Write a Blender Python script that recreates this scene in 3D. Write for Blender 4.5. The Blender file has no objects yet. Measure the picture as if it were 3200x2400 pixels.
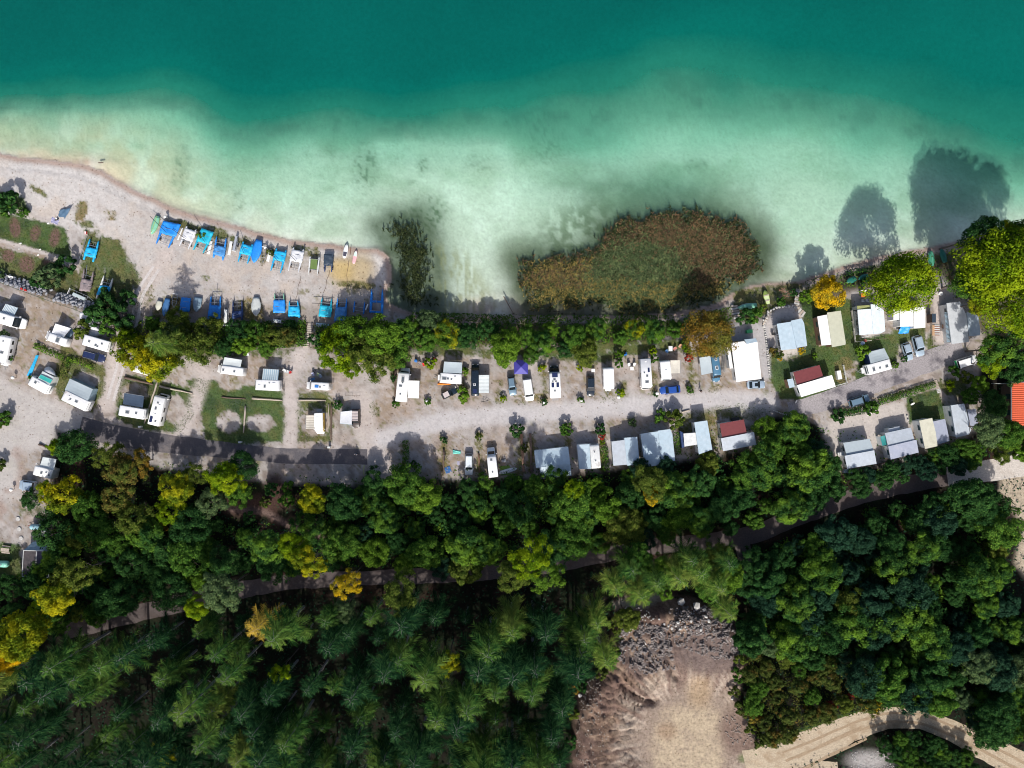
import bpy, bmesh, math, random
import numpy as np
from mathutils import Vector, Matrix

random.seed(7); np.random.seed(7)
SC = bpy.context.scene
COL = SC.collection
PI = math.pi

# ------------------------------------------------------------------ camera, sky, sun, exposure
PXM = 14.3          # photograph pixels per metre on the camp ground
CAMH = 150.0        # camera height above the camp ground (m)
cam = bpy.data.cameras.new('camera'); camo = bpy.data.objects.new('camera', cam); COL.objects.link(camo)
camo.location = (0, 0, CAMH); camo.rotation_euler = (0, 0, 0)
cam.sensor_fit = 'HORIZONTAL'; cam.sensor_width = 36.0
cam.lens = 36.0 * CAMH / (3200 / PXM)
cam.clip_start = 1.0; cam.clip_end = 4000
SC.camera = camo

SUN_EL = math.radians(41); SUN_AZ = math.radians(178)   # azimuth of the sun, clockwise from +Y
world = bpy.data.worlds.new('World'); SC.world = world; world.use_nodes = True
wn = world.node_tree
bg = wn.nodes['Background']
sky = wn.nodes.new('ShaderNodeTexSky'); sky.sky_type = 'NISHITA'; sky.sun_disc = False
sky.sun_elevation = SUN_EL; sky.sun_rotation = SUN_AZ; sky.altitude = 700; sky.dust_density = 5.0; sky.ozone_density = .4; sky.air_density = .8
wn.links.new(sky.outputs[0], bg.inputs[0]); bg.inputs[1].default_value = 0.12
sl = bpy.data.lights.new('sun', 'SUN'); sl.energy = 4.1; sl.angle = math.radians(0.9); sl.color = (1.0, .95, .88)
slo = bpy.data.objects.new('sun', sl); COL.objects.link(slo)
sdir = Vector((math.sin(SUN_AZ) * math.cos(SUN_EL), math.cos(SUN_AZ) * math.cos(SUN_EL), math.sin(SUN_EL)))
slo.rotation_euler = sdir.to_track_quat('Z', 'Y').to_euler(); slo.location = sdir * 200
SC.view_settings.view_transform = 'Standard'; SC.view_settings.look = 'None'
SC.view_settings.exposure = 0.28; SC.view_settings.gamma = 1.0
SC.cycles.max_bounces = 6; SC.cycles.transparent_max_bounces = 8
SC.cycles.diffuse_bounces = 3
SC.cycles.filter_width = 1.05

# ------------------------------------------------------------------ numpy helpers
def _lat(seed):
    return np.random.RandomState(seed).rand(256, 256)
_L = {}
def vnoise(x, y, seed=0):
    if seed not in _L: _L[seed] = _lat(seed)
    g = _L[seed]
    x = np.asarray(x, float); y = np.asarray(y, float)
    xi = np.floor(x).astype(int); yi = np.floor(y).astype(int)
    fx = x - xi; fy = y - yi
    fx = fx * fx * (3 - 2 * fx); fy = fy * fy * (3 - 2 * fy)
    a = g[xi % 256, yi % 256]; b = g[(xi + 1) % 256, yi % 256]
    c = g[xi % 256, (yi + 1) % 256]; d = g[(xi + 1) % 256, (yi + 1) % 256]
    return (a * (1 - fx) + b * fx) * (1 - fy) + (c * (1 - fx) + d * fx) * fy
def fbm(x, y, seed=0, o=4):
    s = 0; a = .5; t = 0
    for i in range(o):
        s = s + a * vnoise(x * 2 ** i + 17.3 * i, y * 2 ** i - 9.1 * i, seed + i); t += a; a *= .55
    return s / t
def sm(a, b, x):
    t = np.clip((x - a) / (b - a), 0, 1); return t * t * (3 - 2 * t)
def seg_dist(px, py, pts, closed=False):
    d = np.full(np.shape(px), 1e9)
    n = len(pts)
    for i in range(n if closed else n - 1):
        ax, ay = pts[i][:2]; bx, by = pts[(i + 1) % n][:2]
        vx, vy = bx - ax, by - ay
        L = vx * vx + vy * vy + 1e-9
        t = np.clip(((px - ax) * vx + (py - ay) * vy) / L, 0, 1)
        d = np.minimum(d, np.hypot(px - ax - t * vx, py - ay - t * vy))
    return d
def inside(px, py, pts):
    r = np.zeros(np.shape(px), bool); n = len(pts)
    for i in range(n):
        ax, ay = pts[i][:2]; bx, by = pts[(i + 1) % n][:2]
        c = ((ay > py) != (by > py))
        with np.errstate(divide='ignore', invalid='ignore'):
            xx = (bx - ax) * (py - ay) / ((by - ay) if by != ay else 1e-9) + ax
        r ^= c & (px < xx)
    return r
def poly_mask(px, py, pts, feather):       # 1 inside, 0 outside, soft over feather px
    pts = list(pts)
    xs = [p[0] for p in pts]; ys = [p[1] for p in pts]
    box = (px > min(xs) - feather) & (px < max(xs) + feather) & (py > min(ys) - feather) & (py < max(ys) + feather)
    out = np.zeros(np.shape(px))
    if box.any():
        bx, by = px[box], py[box]
        d = seg_dist(bx, by, pts, True); s = np.where(inside(bx, by, pts), d, -d)
        out[box] = sm(-feather, feather, s)
    return out
def line_mask(px, py, pts, hw, feather):
    return 1 - sm(hw - feather, hw + feather, seg_dist(px, py, pts))
def ell(px, py, cx, cy, rx, ry, ang=0, soft=.35):
    c, s = math.cos(math.radians(ang)), math.sin(math.radians(ang))
    u = ((px - cx) * c + (py - cy) * s) / rx; v = (-(px - cx) * s + (py - cy) * c) / ry
    return 1 - sm(1 - soft, 1 + soft, np.hypot(u, v))

# ------------------------------------------------------------------ levels: the beach lies below the camp
WATER_Z = -1.95; BEACH_Z = -1.55
STEP = [(-900, 760), (-200, 820), (0, 868), (160, 912), (318, 970), (420, 1035), (700, 1050), (960, 1048), (1250, 1035), (1640, 1010),
        (2150, 1010), (2270, 975), (2330, 985), (2500, 925), (2600, 895), (2950, 845), (3200, 820), (4000, 740)]
SHORE = [(-900, 420), (0, 478), (60, 490), (150, 498), (250, 512), (320, 532), (360, 560), (420, 592), (480, 620), (540, 650), (620, 676), (680, 690), (760, 712),
         (830, 733), (900, 748), (980, 757), (1060, 768), (1120, 776), (1180, 776), (1212, 800), (1224, 850), (1222, 885), (1205, 915), (1215, 950), (1300, 985),
         (1400, 992), (1500, 985), (1640, 985), (1750, 985), (1900, 985), (2100, 980), (2240, 950), (2290, 915), (2340, 893), (2420, 884),
         (2500, 876), (2600, 843), (2700, 812), (2800, 790), (2900, 773), (2960, 762), (3060, 735), (3200, 715), (4000, 640)]
def ypl(px, pts):
    return np.interp(px, [p[0] for p in pts], [p[1] for p in pts])
def land_level(px, py):
    w = np.where(px < 400, 26., 45.)
    t = sm(-w, w, py - ypl(px, STEP))
    return BEACH_Z * (1 - t)
def hgt(X, Y):
    px = 1600 + X * PXM; py = 1200 - Y * PXM
    z = land_level(px, py)
    k = CAMH / (CAMH - z); px = 1600 + X * PXM * k; py = 1200 - Y * PXM * k
    z = land_level(px, py)
    q = quarry_z(px, py)
    return float(z + q)
def quarry_z(px, py):
    px = np.asarray(px, float); py = np.asarray(py, float)
    m = poly_mask(px, py, [(1760, 2500), (1790, 2200), (1880, 2080), (1925, 1930), (2000, 1880), (2200, 1880), (2310, 1960), (2320, 2200), (2360, 2330), (2300, 2500)], 40)
    ang = np.arctan2(py - 2300, px - 2170); r = np.hypot(px - 2170, py - 2300)
    ph = ang * 13 + 1.6 * fbm(px / 60, py / 60, 33); left = sm(.3, -.5, np.cos(ang))
    rid = (np.abs((ph * (1.3 + .0 * r) % 1) - .5) * 2) ** 1.5 * sm(170, 215, r) * (1 - sm(300, 400, r)) * (.25 + .75 * left) * (.5 + fbm(px / 50, py / 50, 34))
    scar = np.exp(-(seg_dist(px, py, [(2075, 2020), (2085, 2070), (2110, 2120)]) / 7) ** 2) * 1.6 + np.exp(-(seg_dist(px, py, [(1930, 2110), (1985, 2170), (2040, 2200)]) / 7) ** 2) * 1.2 + np.exp(-(seg_dist(px, py, [(1990, 2205), (2055, 2190)]) / 6) ** 2)
    lumpy = fbm(px / 26, py / 26, 31) * sm(200, 340, r) + .35 * fbm(px / 9, py / 9, 35, 2) * sm(150, 300, r)
    rise = sm(130, 420, r) * 3.0
    return m * (rise + rid * 1.15 - scar + lumpy * 2.0)
def at(px, py, dz=0., absz=None):
    """ground-related point seen at photograph pixel px, py, dz metres above the ground there"""
    if absz is not None:
        k = (CAMH - absz) / CAMH / PXM
        return Vector(((px - 1600) * k, (1200 - py) * k, absz))
    z = dz
    for _ in range(3):
        k = (CAMH - z) / CAMH / PXM
        X, Y = (px - 1600) * k, (1200 - py) * k
        z = hgt(X, Y) + dz
    k = (CAMH - z) / CAMH / PXM
    return Vector(((px - 1600) * k, (1200 - py) * k, z))

# ------------------------------------------------------------------ materials
MATS = {}
def ntree(name):
    m = bpy.data.materials.new(name); m.use_nodes = True
    nt = m.node_tree; p = nt.nodes['Principled BSDF']
    return m, nt, p
def N(nt, t, **kw):
    n = nt.nodes.new(t)
    for k, v in kw.items(): setattr(n, k, v)
    return n
def noise_tex(nt, scale, detail=3, rough=.6, coord='Object', vec=None):
    n = N(nt, 'ShaderNodeTexNoise'); n.inputs['Scale'].default_value = scale
    n.inputs['Detail'].default_value = detail; n.inputs['Roughness'].default_value = rough
    if vec is None:
        tc = N(nt, 'ShaderNodeTexCoord'); vec = tc.outputs[coord]
    nt.links.new(vec, n.inputs['Vector'])
    return n
def ramp(nt, fac, stops):
    r = N(nt, 'ShaderNodeValToRGB')
    el = r.color_ramp.elements
    while len(el) < len(stops): el.new(.5)
    for e, (p, c) in zip(el, stops):
        e.position = p; e.color = tuple(c) + (1,) if len(c) == 3 else c
    nt.links.new(fac, r.inputs[0])
    return r
def mixc(nt, fac, a, b, mode='MIX'):
    m = N(nt, 'ShaderNodeMix', data_type='RGBA', blend_type=mode)
    for s, v in ((m.inputs[0], fac), (m.inputs[6], a), (m.inputs[7], b)):
        if hasattr(v, 'links'): nt.links.new(v, s)
        elif isinstance(v, (int, float)): s.default_value = v
        else: s.default_value = tuple(v) + (1,) if len(v) == 3 else v
    return m.outputs[2]
def mat(name, c, rough=.5, metal=0., var=.12, vscale=1.5, bump=0., bscale=6., spec=.5, stain=None, sscale=.6, coat=0.):
    """coloured surface with grime variation; stain = (colour, amount) for larger patches"""
    if name in MATS: return MATS[name]
    m, nt, p = ntree(name)
    n = noise_tex(nt, vscale, 4)
    a = tuple(x * (1 - var) for x in c); b = tuple(min(1, x * (1 + var * .6)) for x in c)
    col = ramp(nt, n.outputs[0], [(.3, a), (.7, b)]).outputs[0]
    if stain:
        n2 = noise_tex(nt, sscale, 5, .7)
        f = ramp(nt, n2.outputs[0], [(.52, (0, 0, 0)), (.75, (stain[1],) * 3)]).outputs[0]
        col = mixc(nt, f, col, stain[0])
    nt.links.new(col, p.inputs['Base Color'])
    p.inputs['Roughness'].default_value = rough; p.inputs['Metallic'].default_value = metal
    p.inputs['Specular IOR Level'].default_value = spec
    p.inputs['Coat Weight'].default_value = coat
    if bump:
        nb = noise_tex(nt, bscale, 4)
        bp = N(nt, 'ShaderNodeBump'); bp.inputs['Strength'].default_value = bump; bp.inputs['Distance'].default_value = .1
        nt.links.new(nb.outputs[0], bp.inputs['Height']); nt.links.new(bp.outputs[0], p.inputs['Normal'])
    MATS[name] = m
    return m

WHITE = mat('white_body_paint', (.78, .79, .80), .35, var=.07, coat=.3)
OFFWHITE = mat('aged_white_panel', (.66, .68, .68), .5, var=.12, stain=((.35, .36, .33), .5))
ROOFW = mat('white_coated_roof', (.80, .80, .78), .5, var=.05)
ROOFB = mat('pale_metal_roof', (.42, .53, .61), .42, var=.1, stain=((.62, .66, .7), .7), sscale=.35)
ROOFG = mat('weathered_metal_roof', (.45, .50, .56), .45, var=.12, stain=((.33, .34, .33), .6), sscale=.4)
ROOFV = mat('violet_grey_roof', (.34, .37, .46), .5, var=.1, stain=((.5, .5, .55), .5))
CREAM = mat('cream_roof', (.55, .54, .44), .55, var=.1, stain=((.34, .32, .24), .5))
SAGE = mat('sage_roof', (.47, .48, .38), .6, var=.08)
REDR = mat('red_roof_sheet', (.21, .052, .055), .6, var=.1)
ORANGE_TILE = mat('orange_clay_tile', (.62, .10, .035), .75, var=.2, vscale=3)
GLASS = mat('dark_glass', (.012, .018, .022), .08, var=.1)
GLASSB = mat('tinted_glass', (.03, .06, .07), .1, var=.1)
TYRE = mat('tyre_rubber', (.02, .02, .02), .85)
RIM = mat('wheel_rim', (.45, .45, .46), .35, metal=.8)
BLACK = mat('black_plastic', (.025, .025, .028), .6)
GREYP = mat('grey_plastic', (.3, .31, .33), .5)
SOLAR = mat('solar_cell', (.02, .03, .09), .15)
HATCH = mat('hatch_acrylic', (.10, .12, .14), .25)
FRAME = mat('hatch_frame', (.42, .43, .44), .5)
STEEL = mat('galvanised_steel', (.42, .44, .46), .4, metal=.7)
LAMPW = mat('lamp_white', (.85, .85, .82), .3)
RED = mat('red_plastic', (.5, .03, .025), .4)
ORANGE = mat('orange_fabric', (.75, .22, .02), .6)
YELLOW = mat('yellow_paint', (.7, .42, .02), .4)
BLUEP = mat('blue_plastic', (.02, .16, .5), .5)
WOODL = mat('bleached_wood', (.42, .36, .30), .8, var=.25, vscale=6)
WOODD = mat('dark_timber', (.13, .09, .07), .85, var=.3, vscale=4)
WOODW = mat('brown_plank', (.24, .14, .09), .8, var=.25, vscale=5)
BARK = mat('tree_bark', (.12, .095, .08), .9, var=.35, vscale=3, bump=.4)
BARKG = mat('grey_spruce_bark', (.26, .25, .25), .9, var=.3, vscale=3, bump=.4)
STONE = mat('grey_stone', (.30, .31, .34), .85, var=.3, vscale=2.5, bump=.4)
STONEW = mat('pale_stone', (.50, .49, .47), .85, var=.25, vscale=2.5, bump=.3)
FABB = mat('bright_blue_tarp', (.015, .24, .74), .55, var=.18, vscale=2, bump=.5, bscale=3)
FABC = mat('cyan_blue_tarp', (.012, .40, .74), .55, var=.18, vscale=2, bump=.5, bscale=3)
FABT = mat('turquoise_tarp', (.012, .42, .60), .55, var=.15, vscale=2, bump=.5, bscale=3)
FABN = mat('navy_tarp', (.02, .05, .16), .6, var=.2, vscale=2, bump=.5, bscale=3)
FABK = mat('charcoal_tarp', (.03, .05, .08), .6, var=.2, vscale=2, bump=.4, bscale=3)
FABW = mat('white_tarp', (.62, .64, .68), .6, var=.1, vscale=2, bump=.5, bscale=3)
FABG = mat('grey_blue_tarp', (.22, .32, .40), .6, var=.25, vscale=2, bump=.5, bscale=3)
FABP = mat('faded_brown_tarp', (.24, .20, .21), .7, var=.25, vscale=2, bump=.5, bscale=3)
MINT = mat('mint_gelcoat', (.20, .48, .34), .4, var=.12)
GREENB = mat('green_gelcoat', (.05, .26, .16), .45, var=.12)
DGREEN = mat('dark_green_gelcoat', (.015, .14, .11), .45, var=.12)
LIME = mat('lime_gelcoat', (.33, .45, .10), .45, var=.15)
TEALA = mat('teal_stripe', (.05, .50, .45), .6)
HULLW = mat('white_gelcoat', (.72, .74, .74), .3, var=.06)
SKIN = mat('skin', (.45, .27, .2), .6)
CLOTHB = mat('dark_navy_clothing', (.02, .025, .045), .8)
CLOTHL = mat('light_clothing', (.3, .33, .38), .8)

# ------------------------------------------------------------------ mesh building
def fast_mesh(name, V, F4):
    """V (n,3), F4 (m,4) quads or (m,3) tris numpy"""
    me = bpy.data.meshes.new(name)
    V = np.asarray(V, np.float32); F4 = np.asarray(F4, np.int32)
    k = F4.shape[1]
    me.vertices.add(len(V)); me.vertices.foreach_set('co', V.ravel())
    me.loops.add(F4.size); me.loops.foreach_set('vertex_index', F4.ravel())
    me.polygons.add(len(F4)); me.polygons.foreach_set('loop_start', np.arange(0, F4.size, k, dtype=np.int32))
    me.update(calc_edges=True)
    return me
class Root:
    """a thing: an Empty at its base, with a heading"""
    def __init__(s, name, label, cat, loc=(0, 0, 0), rz=0., group=None, scale=None):
        o = bpy.data.objects.new(name, None); COL.objects.link(o)
        o.location = loc; o.rotation_euler = (0, 0, rz); o.empty_display_size = .5
        o['label'] = label; o['category'] = cat
        if group: o['group'] = group
        s.o = o; s.M = Matrix.Translation(Vector(loc)) @ Matrix.Rotation(rz, 4, 'Z'); s.Mi = s.M.inverted()
    def loc(s, v): return s.Mi @ Vector(v)
def tag(o, label, cat, group=None):
    o['label'] = label; o['category'] = cat
    if group: o['group'] = group
    return o
class MB:
    def __init__(s): s.v = []; s.f = []; s.m = []; s.cm = 0
    def add(s, vs, fs):
        n = len(s.v); s.v += [tuple(v) for v in vs]; s.f += [tuple(i + n for i in f) for f in fs]; s.m += [s.cm] * len(fs)
        return s
    def box(s, c, d, rz=0., tilt=None):
        x, y, z = d[0] / 2, d[1] / 2, d[2] / 2
        M = Matrix.Rotation(rz, 3, 'Z')
        if tilt: M = M @ tilt
        vs = [Vector(c) + M @ Vector((a * x, b * y, e * z)) for e in (-1, 1) for a, b in ((-1, -1), (1, -1), (1, 1), (-1, 1))]
        return s.add(vs, [(3, 2, 1, 0), (4, 5, 6, 7), (0, 1, 5, 4), (1, 2, 6, 5), (2, 3, 7, 6), (3, 0, 4, 7)])
    def prism(s, pts, z0, z1):
        """pts xy(z) polygon, z0/z1 scalars or lists"""
        n = len(pts)
        a = [(p[0], p[1], z0[i] if hasattr(z0, '__len__') else z0) for i, p in enumerate(pts)]
        b = [(p[0], p[1], z1[i] if hasattr(z1, '__len__') else z1) for i, p in enumerate(pts)]
        area = sum(pts[i][0] * pts[(i + 1) % n][1] - pts[(i + 1) % n][0] * pts[i][1] for i in range(n))
        if area < 0: a.reverse(); b.reverse()
        fs = [tuple(range(n - 1, -1, -1)), tuple(range(n, 2 * n))] + [(i, (i + 1) % n, n + (i + 1) % n, n + i) for i in range(n)]
        return s.add(a + b, fs)
    def tube(s, p0, p1, r0, r1=None, n=6, cap=True):
        p0 = Vector(p0); p1 = Vector(p1); r1 = r0 if r1 is None else r1
        d = (p1 - p0); q = d.to_track_quat('Z', 'Y') if d.length > 1e-6 else Matrix.Identity(3).to_quaternion()
        vs = []
        for p, r in ((p0, r0), (p1, r1)):
            for i in range(n):
                a = 2 * PI * i / n; vs.append(p + q @ Vector((r * math.cos(a), r * math.sin(a), 0)))
        fs = [(i, (i + 1) % n, n + (i + 1) % n, n + i) for i in range(n)]
        if cap: fs += [tuple(range(n - 1, -1, -1)), tuple(range(n, 2 * n))]
        return s.add(vs, fs)
    def loft(s, rings, closed_ends=True):
        n = len(rings[0]); vs = [v for r in rings for v in r]; fs = []
        for k in range(len(rings) - 1):
            for i in range(n):
                j = (i + 1) % n
                fs.append((k * n + i, k * n + j, (k + 1) * n + j, (k + 1) * n + i))
        if closed_ends: fs += [tuple(range(n - 1, -1, -1)), tuple(range((len(rings) - 1) * n, len(rings) * n))]
        return s.add(vs, fs)
    def grid(s, fn, nu, nv, thick=0.):
        vs = [fn(i / nu, j / nv) for i in range(nu + 1) for j in range(nv + 1)]
        fs = [(i * (nv + 1) + j, (i + 1) * (nv + 1) + j, (i + 1) * (nv + 1) + j + 1, i * (nv + 1) + j + 1) for i in range(nu) for j in range(nv)]
        return s.add(vs, fs)
    def disc(s, c, r, h, n=12, dome=0.):
        vs = []; rings = [(r, 0), (r, h)] + ([(r * .7, h + dome * .7), (r * .3, h + dome)] if dome else [])
        rr = [[(c[0] + q * math.cos(2 * PI * i / n), c[1] + q * math.sin(2 * PI * i / n), c[2] + z) for i in range(n)] for q, z in rings]
        return s.loft(rr)
    def build(s, name, m, parent=None, smooth=False, world=False):
        vs = s.v
        if world and parent is not None: vs = [tuple(parent.loc(v)) for v in vs]
        me = bpy.data.meshes.new(name); me.from_pydata(vs, [], s.f)
        ms = m if isinstance(m, (list, tuple)) else [m]
        for x in ms: me.materials.append(x)
        if len(ms) > 1: me.polygons.foreach_set('material_index', s.m)
        bm = bmesh.new(); bm.from_mesh(me); bmesh.ops.recalc_face_normals(bm, faces=bm.faces); bm.to_mesh(me); bm.free()
        if smooth: me.polygons.foreach_set('use_smooth', [True] * len(me.polygons))
        o = bpy.data.objects.new(name, me); COL.objects.link(o)
        if parent is not None: o.parent = parent.o if isinstance(parent, Root) else parent
        return o
def inst(name, me, parent, loc=(0, 0, 0), rot=(0, 0, 0), scale=(1, 1, 1), m=None):
    o = bpy.data.objects.new(name, me); COL.objects.link(o)
    o.location = loc; o.rotation_euler = rot; o.scale = scale
    if parent is not None: o.parent = parent.o if isinstance(parent, Root) else parent
    if m is not None:
        o.material_slots[0].link = 'OBJECT'; o.material_slots[0].material = m
    return o
# ------------------------------------------------------------------ terrain: one continuous grid, split into named pieces of the setting
DCOL = {
 -400: [(-400, 13), (260, 11), (300, 7), (330, 4), (360, 2.6), (400, 1.5), (430, .4)],
 0: [(-400, 13), (0, 12), (190, 11), (250, 8.4), (300, 5.2), (345, 2.6), (390, 1.4), (440, .6), (480, 0)],
 250: [(-400, 13), (0, 12), (190, 10.5), (250, 7.8), (300, 4.4), (350, 2.3), (420, 1.2), (470, .8), (512, 0)],
 480: [(-400, 13), (0, 12), (150, 10.5), (215, 7.6), (280, 4.6), (340, 2.6), (400, 1.8), (520, 1.0), (600, .6)],
 780: [(-400, 13), (0, 12), (210, 10.5), (285, 8.4), (355, 5.8), (430, 3.4), (520, 1.8), (640, 1.0), (730, .2)],
 1000: [(-400, 13), (0, 12), (240, 10.5), (290, 7.4), (340, 4.8), (400, 3.2), (480, 1.7), (640, 1.0), (758, .2)],
 1250: [(-400, 13), (0, 12), (240, 10.5), (290, 7.6), (350, 5.4), (390, 4.1), (430, 2.4), (520, 1.5), (620, 1.0), (800, .5)],
 1500: [(-400, 13), (0, 12), (220, 10.5), (270, 7), (350, 4.8), (420, 3.2), (460, 2.0), (540, 1.3), (700, .8), (900, .35), (980, 0)],
 1800: [(-400, 13), (0, 12), (160, 10), (220, 6.8), (300, 4.4), (380, 3.8), (460, 3.1), (520, 1.9), (600, 1.5), (700, 1), (980, 0)],
 2100: [(-400, 13), (0, 11.5), (80, 9.5), (140, 6.8), (220, 4.7), (320, 3.6), (400, 2.5), (500, 1.9), (580, 2), (700, 1), (980, 0)],
 2300: [(-400, 13), (0, 11), (60, 9.5), (150, 7.2), (230, 5.2), (320, 4.1), (400, 2.9), (480, 2.0), (600, 1.4), (700, 1.), (850, .4)],
 2500: [(-400, 13), (0, 10.5), (100, 9), (150, 8), (220, 6.2), (300, 4.6), (380, 3.4), (460, 2.1), (560, 1.4), (700, 1.1), (860, .2)],
 2800: [(-400, 13), (0, 10.5), (200, 7.8), (280, 6.2), (340, 4.6), (420, 3.1), (500, 2.1), (600, 1.5), (700, 1), (800, .1)],
 3200: [(-400, 13), (0, 10.5), (250, 8.8), (330, 7.2), (400, 5.7), (480, 4.6), (560, 3.2), (650, 1.6), (740, .1)],
 3600: [(-400, 13), (0, 11), (250, 9), (330, 7.5), (400, 6), (480, 5), (560, 3.5), (650, 1.6), (720, .1)],
}
def lake_depth(px, py):
    xs = sorted(DCOL); wx = 28 * (fbm(px / 140, py / 140, 5) - .5)
    wy = 64 * (fbm(px / 210 + 5, py / 150, 6, 3) - .5) + 10 * (fbm(px / 40, py / 35, 7) - .5)
    qx = px + wx; qy = py + wy
    vals = np.array([np.interp(qy, [a for a, _ in DCOL[x]], [b for _, b in DCOL[x]]) for x in xs])
    i = np.clip(np.searchsorted(xs, qx) - 1, 0, len(xs) - 2)
    x0 = np.take(xs, i); x1 = np.take(xs, i + 1); t = np.clip((qx - x0) / (x1 - x0), 0, 1); t = t * t * (3 - 2 * t)
    flat = np.arange(vals.shape[1])
    return vals[i, flat] * (1 - t) + vals[i + 1, flat] * t

REED_A = [(1176, 705), (1225, 672), (1300, 672), (1345, 720), (1372, 800), (1378, 960), (1330, 985), (1240, 985), (1214, 900), (1226, 850), (1205, 780)]
REED_B = [(1605, 815), (1700, 785), (1820, 780), (1870, 715), (1960, 665), (2080, 640), (2210, 645), (2330, 690), (2392, 770), (2390, 850),
          (2300, 905), (2240, 960), (2150, 985), (1990, 1000), (1900, 985), (1650, 980), (1615, 900)]
xs_ = np.arange(-134, 134.1, .45)
ys_ = np.concatenate([np.arange(112, 54, -1.0), np.arange(54, -22, -.42), np.arange(-22, -104.2, -.55)])
GX, GY = np.meshgrid(xs_, ys_, indexing='ij')
gx = GX.ravel(); gy = GY.ravel()
px0 = 1600 + gx * PXM; py0 = 1200 - gy * PXM
zl = land_level(px0, py0); k_ = CAMH / (CAMH - zl)
PX = 1600 + gx * PXM * k_; PY = 1200 - gy * PXM * k_
zl = land_level(PX, PY)
kw = CAMH / (CAMH - WATER_Z); pxw = 1600 + gx * PXM * kw; pyw = 1200 - gy * PXM * kw
near = (pyw < 1150)
ds = np.full(len(gx), -500.)
wob = 10 * (fbm(pxw[near] / 40, pyw[near] / 40, 8) - .5)
dd = seg_dist(pxw[near], pyw[near], SHORE)
up = pyw[near] < ypl(pxw[near], SHORE)
# the spit beside the reeds is not a function of x: use the polygon
lakepoly = SHORE + [(4000, -3000), (-900, -3000)]
up = inside(pxw[near], pyw[near], lakepoly)
ds[near] = np.where(up, dd, -dd) + wob          # + in the lake (px)
dep = np.zeros(len(gx)); lk = ds > 0
dep[lk] = np.maximum(0, np.minimum(lake_depth(pxw[lk], pyw[lk]), ds[lk] / 26. + .02) )
dep = np.where(lk, dep, 0)
Z = zl.copy()
sx_ = np.maximum(-ds / PXM, 0); shore_rise = sx_ * .10 + np.maximum(0, sx_ - 3) * .45
Z = np.where(ds > 0, WATER_Z - dep * .55, np.minimum(Z, WATER_Z + .02 + shore_rise))
Z = Z + np.where(ds < -60, quarry_z(PX, PY), 0)

# base colours (linear albedo)
C = np.zeros((len(gx), 3)); 
def lay(c, m):
    global C
    c = np.array(c); m = np.clip(m, 0, 1)[:, None]; C = C * (1 - m) + c * m
f1 = fbm(PX / 60, PY / 60, 11); f2 = fbm(PX / 18, PY / 18, 12); f3 = fbm(PX / 7, PY / 7, 13, 3); f4 = fbm(PX / 130, PY / 130, 14)
lay((.365, .34, .325), np.ones(len(gx)))
lay((.37, .31, .275), sm(.45, .7, f1) * .8); lay((.22, .18, .155), sm(.48, .70, f2) * .75)
lay((.52, .48, .47), sm(.5, .75, fbm(PX / 45 + 9, PY / 28, 15)) * .6)
lay((.24, .18, .12), sm(.50, .66, f4 * .5 + f3 * .5) * .7)
# beach
beach = poly_mask(PX, PY, SHORE[:21] + [(1215, 950), (1100, 1000), (500, 1010), (440, 900), (380, 760), (200, 720), (-200, 640), (-900, 640)], 26)
lay((.53, .51, .50), beach * .9 * (.55 + .45 * sm(620, 300, PX))); lay((.50, .43, .37), beach * sm(.5, .75, f1) * .55); lay((.42, .36, .33), beach * sm(.55, .8, f2) * .5)
lay((.66, .64, .62), np.exp(-((ds + 30) / 12) ** 2) * .7 * sm(.3, .6, f2)); lay((.38, .27, .22), np.exp(-((ds + 8) / 9) ** 2) * .75)
lay((.45, .36, .22), ell(PX, PY, 1120, 850, 45, 60, 20, .5) * .9); lay((.50, .37, .15), ell(PX, PY, 1065, 845, 38, 40, 0, .6) * .8)
lay((.24, .20, .17), line_mask(PX, PY, [(480, 975), (700, 985), (1160, 985)], 34, 20) * .6); lay((.22, .20, .14), line_mask(PX, PY, [(500, 700), (700, 765), (980, 812)], 22, 18) * sm(.42, .6, f2) * .7)
# track down to the beach
trk = line_mask(PX, PY, [(330, 1260), (385, 1060), (440, 920), (490, 850), (520, 800)], 28, 14)
lay((.50, .44, .41), trk * .8)
# ---- grass
G = np.zeros(len(gx)); DRY = np.zeros(len(gx))
def grass(pts, dens, feather=10, dry=0.):
    global G, DRY
    m = poly_mask(PX, PY, pts, feather); G = np.maximum(G, m * dens); DRY = np.where(m > .3, np.maximum(DRY, dry), DRY)
def grass_e(cx, cy, rx, ry, ang=0, dens=.8, dry=0.):
    global G, DRY
    m = ell(PX, PY, cx, cy, rx, ry, ang, .5); G = np.maximum(G, m * dens); DRY = np.where(m > .3, np.maximum(DRY, dry), DRY)
def nograss(m):
    global G
    G = G * (1 - np.clip(m, 0, 1))
grass([(2408, 1100), (2490, 1100), (2520, 1085), (2508, 1000), (2496, 930), (2560, 925), (2670, 935), (2690, 1060), (2790, 1040), (2805, 1150), (2700, 1185), (2510, 1254), (2440, 1246), (2402, 1180)], 1.0, 8)
grass([(2790, 1030), (2890, 1020), (2900, 1090), (2860, 1060), (2810, 1080), (2800, 1160), (2770, 1165)], .85, 8, .2)
grass([(2905, 1020), (2920, 1075), (2975, 1080), (2960, 1095), (2900, 1105), (2895, 1060)], .8, 8, .2)
grass([(2832, 1240), (2930, 1215), (2965, 1315), (2840, 1325)], 1.0, 5)
grass([(2590, 1300), (2740, 1250), (2920, 1192), (3010, 1170), (3040, 1240), (2960, 1240), (2920, 1200), (2830, 1235), (2740, 1262), (2600, 1310)], .8, 10, .3)
grass([(-300, 560), (0, 600), (70, 612), (100, 668), (60, 672), (-300, 600)], .95, 8)
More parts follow.
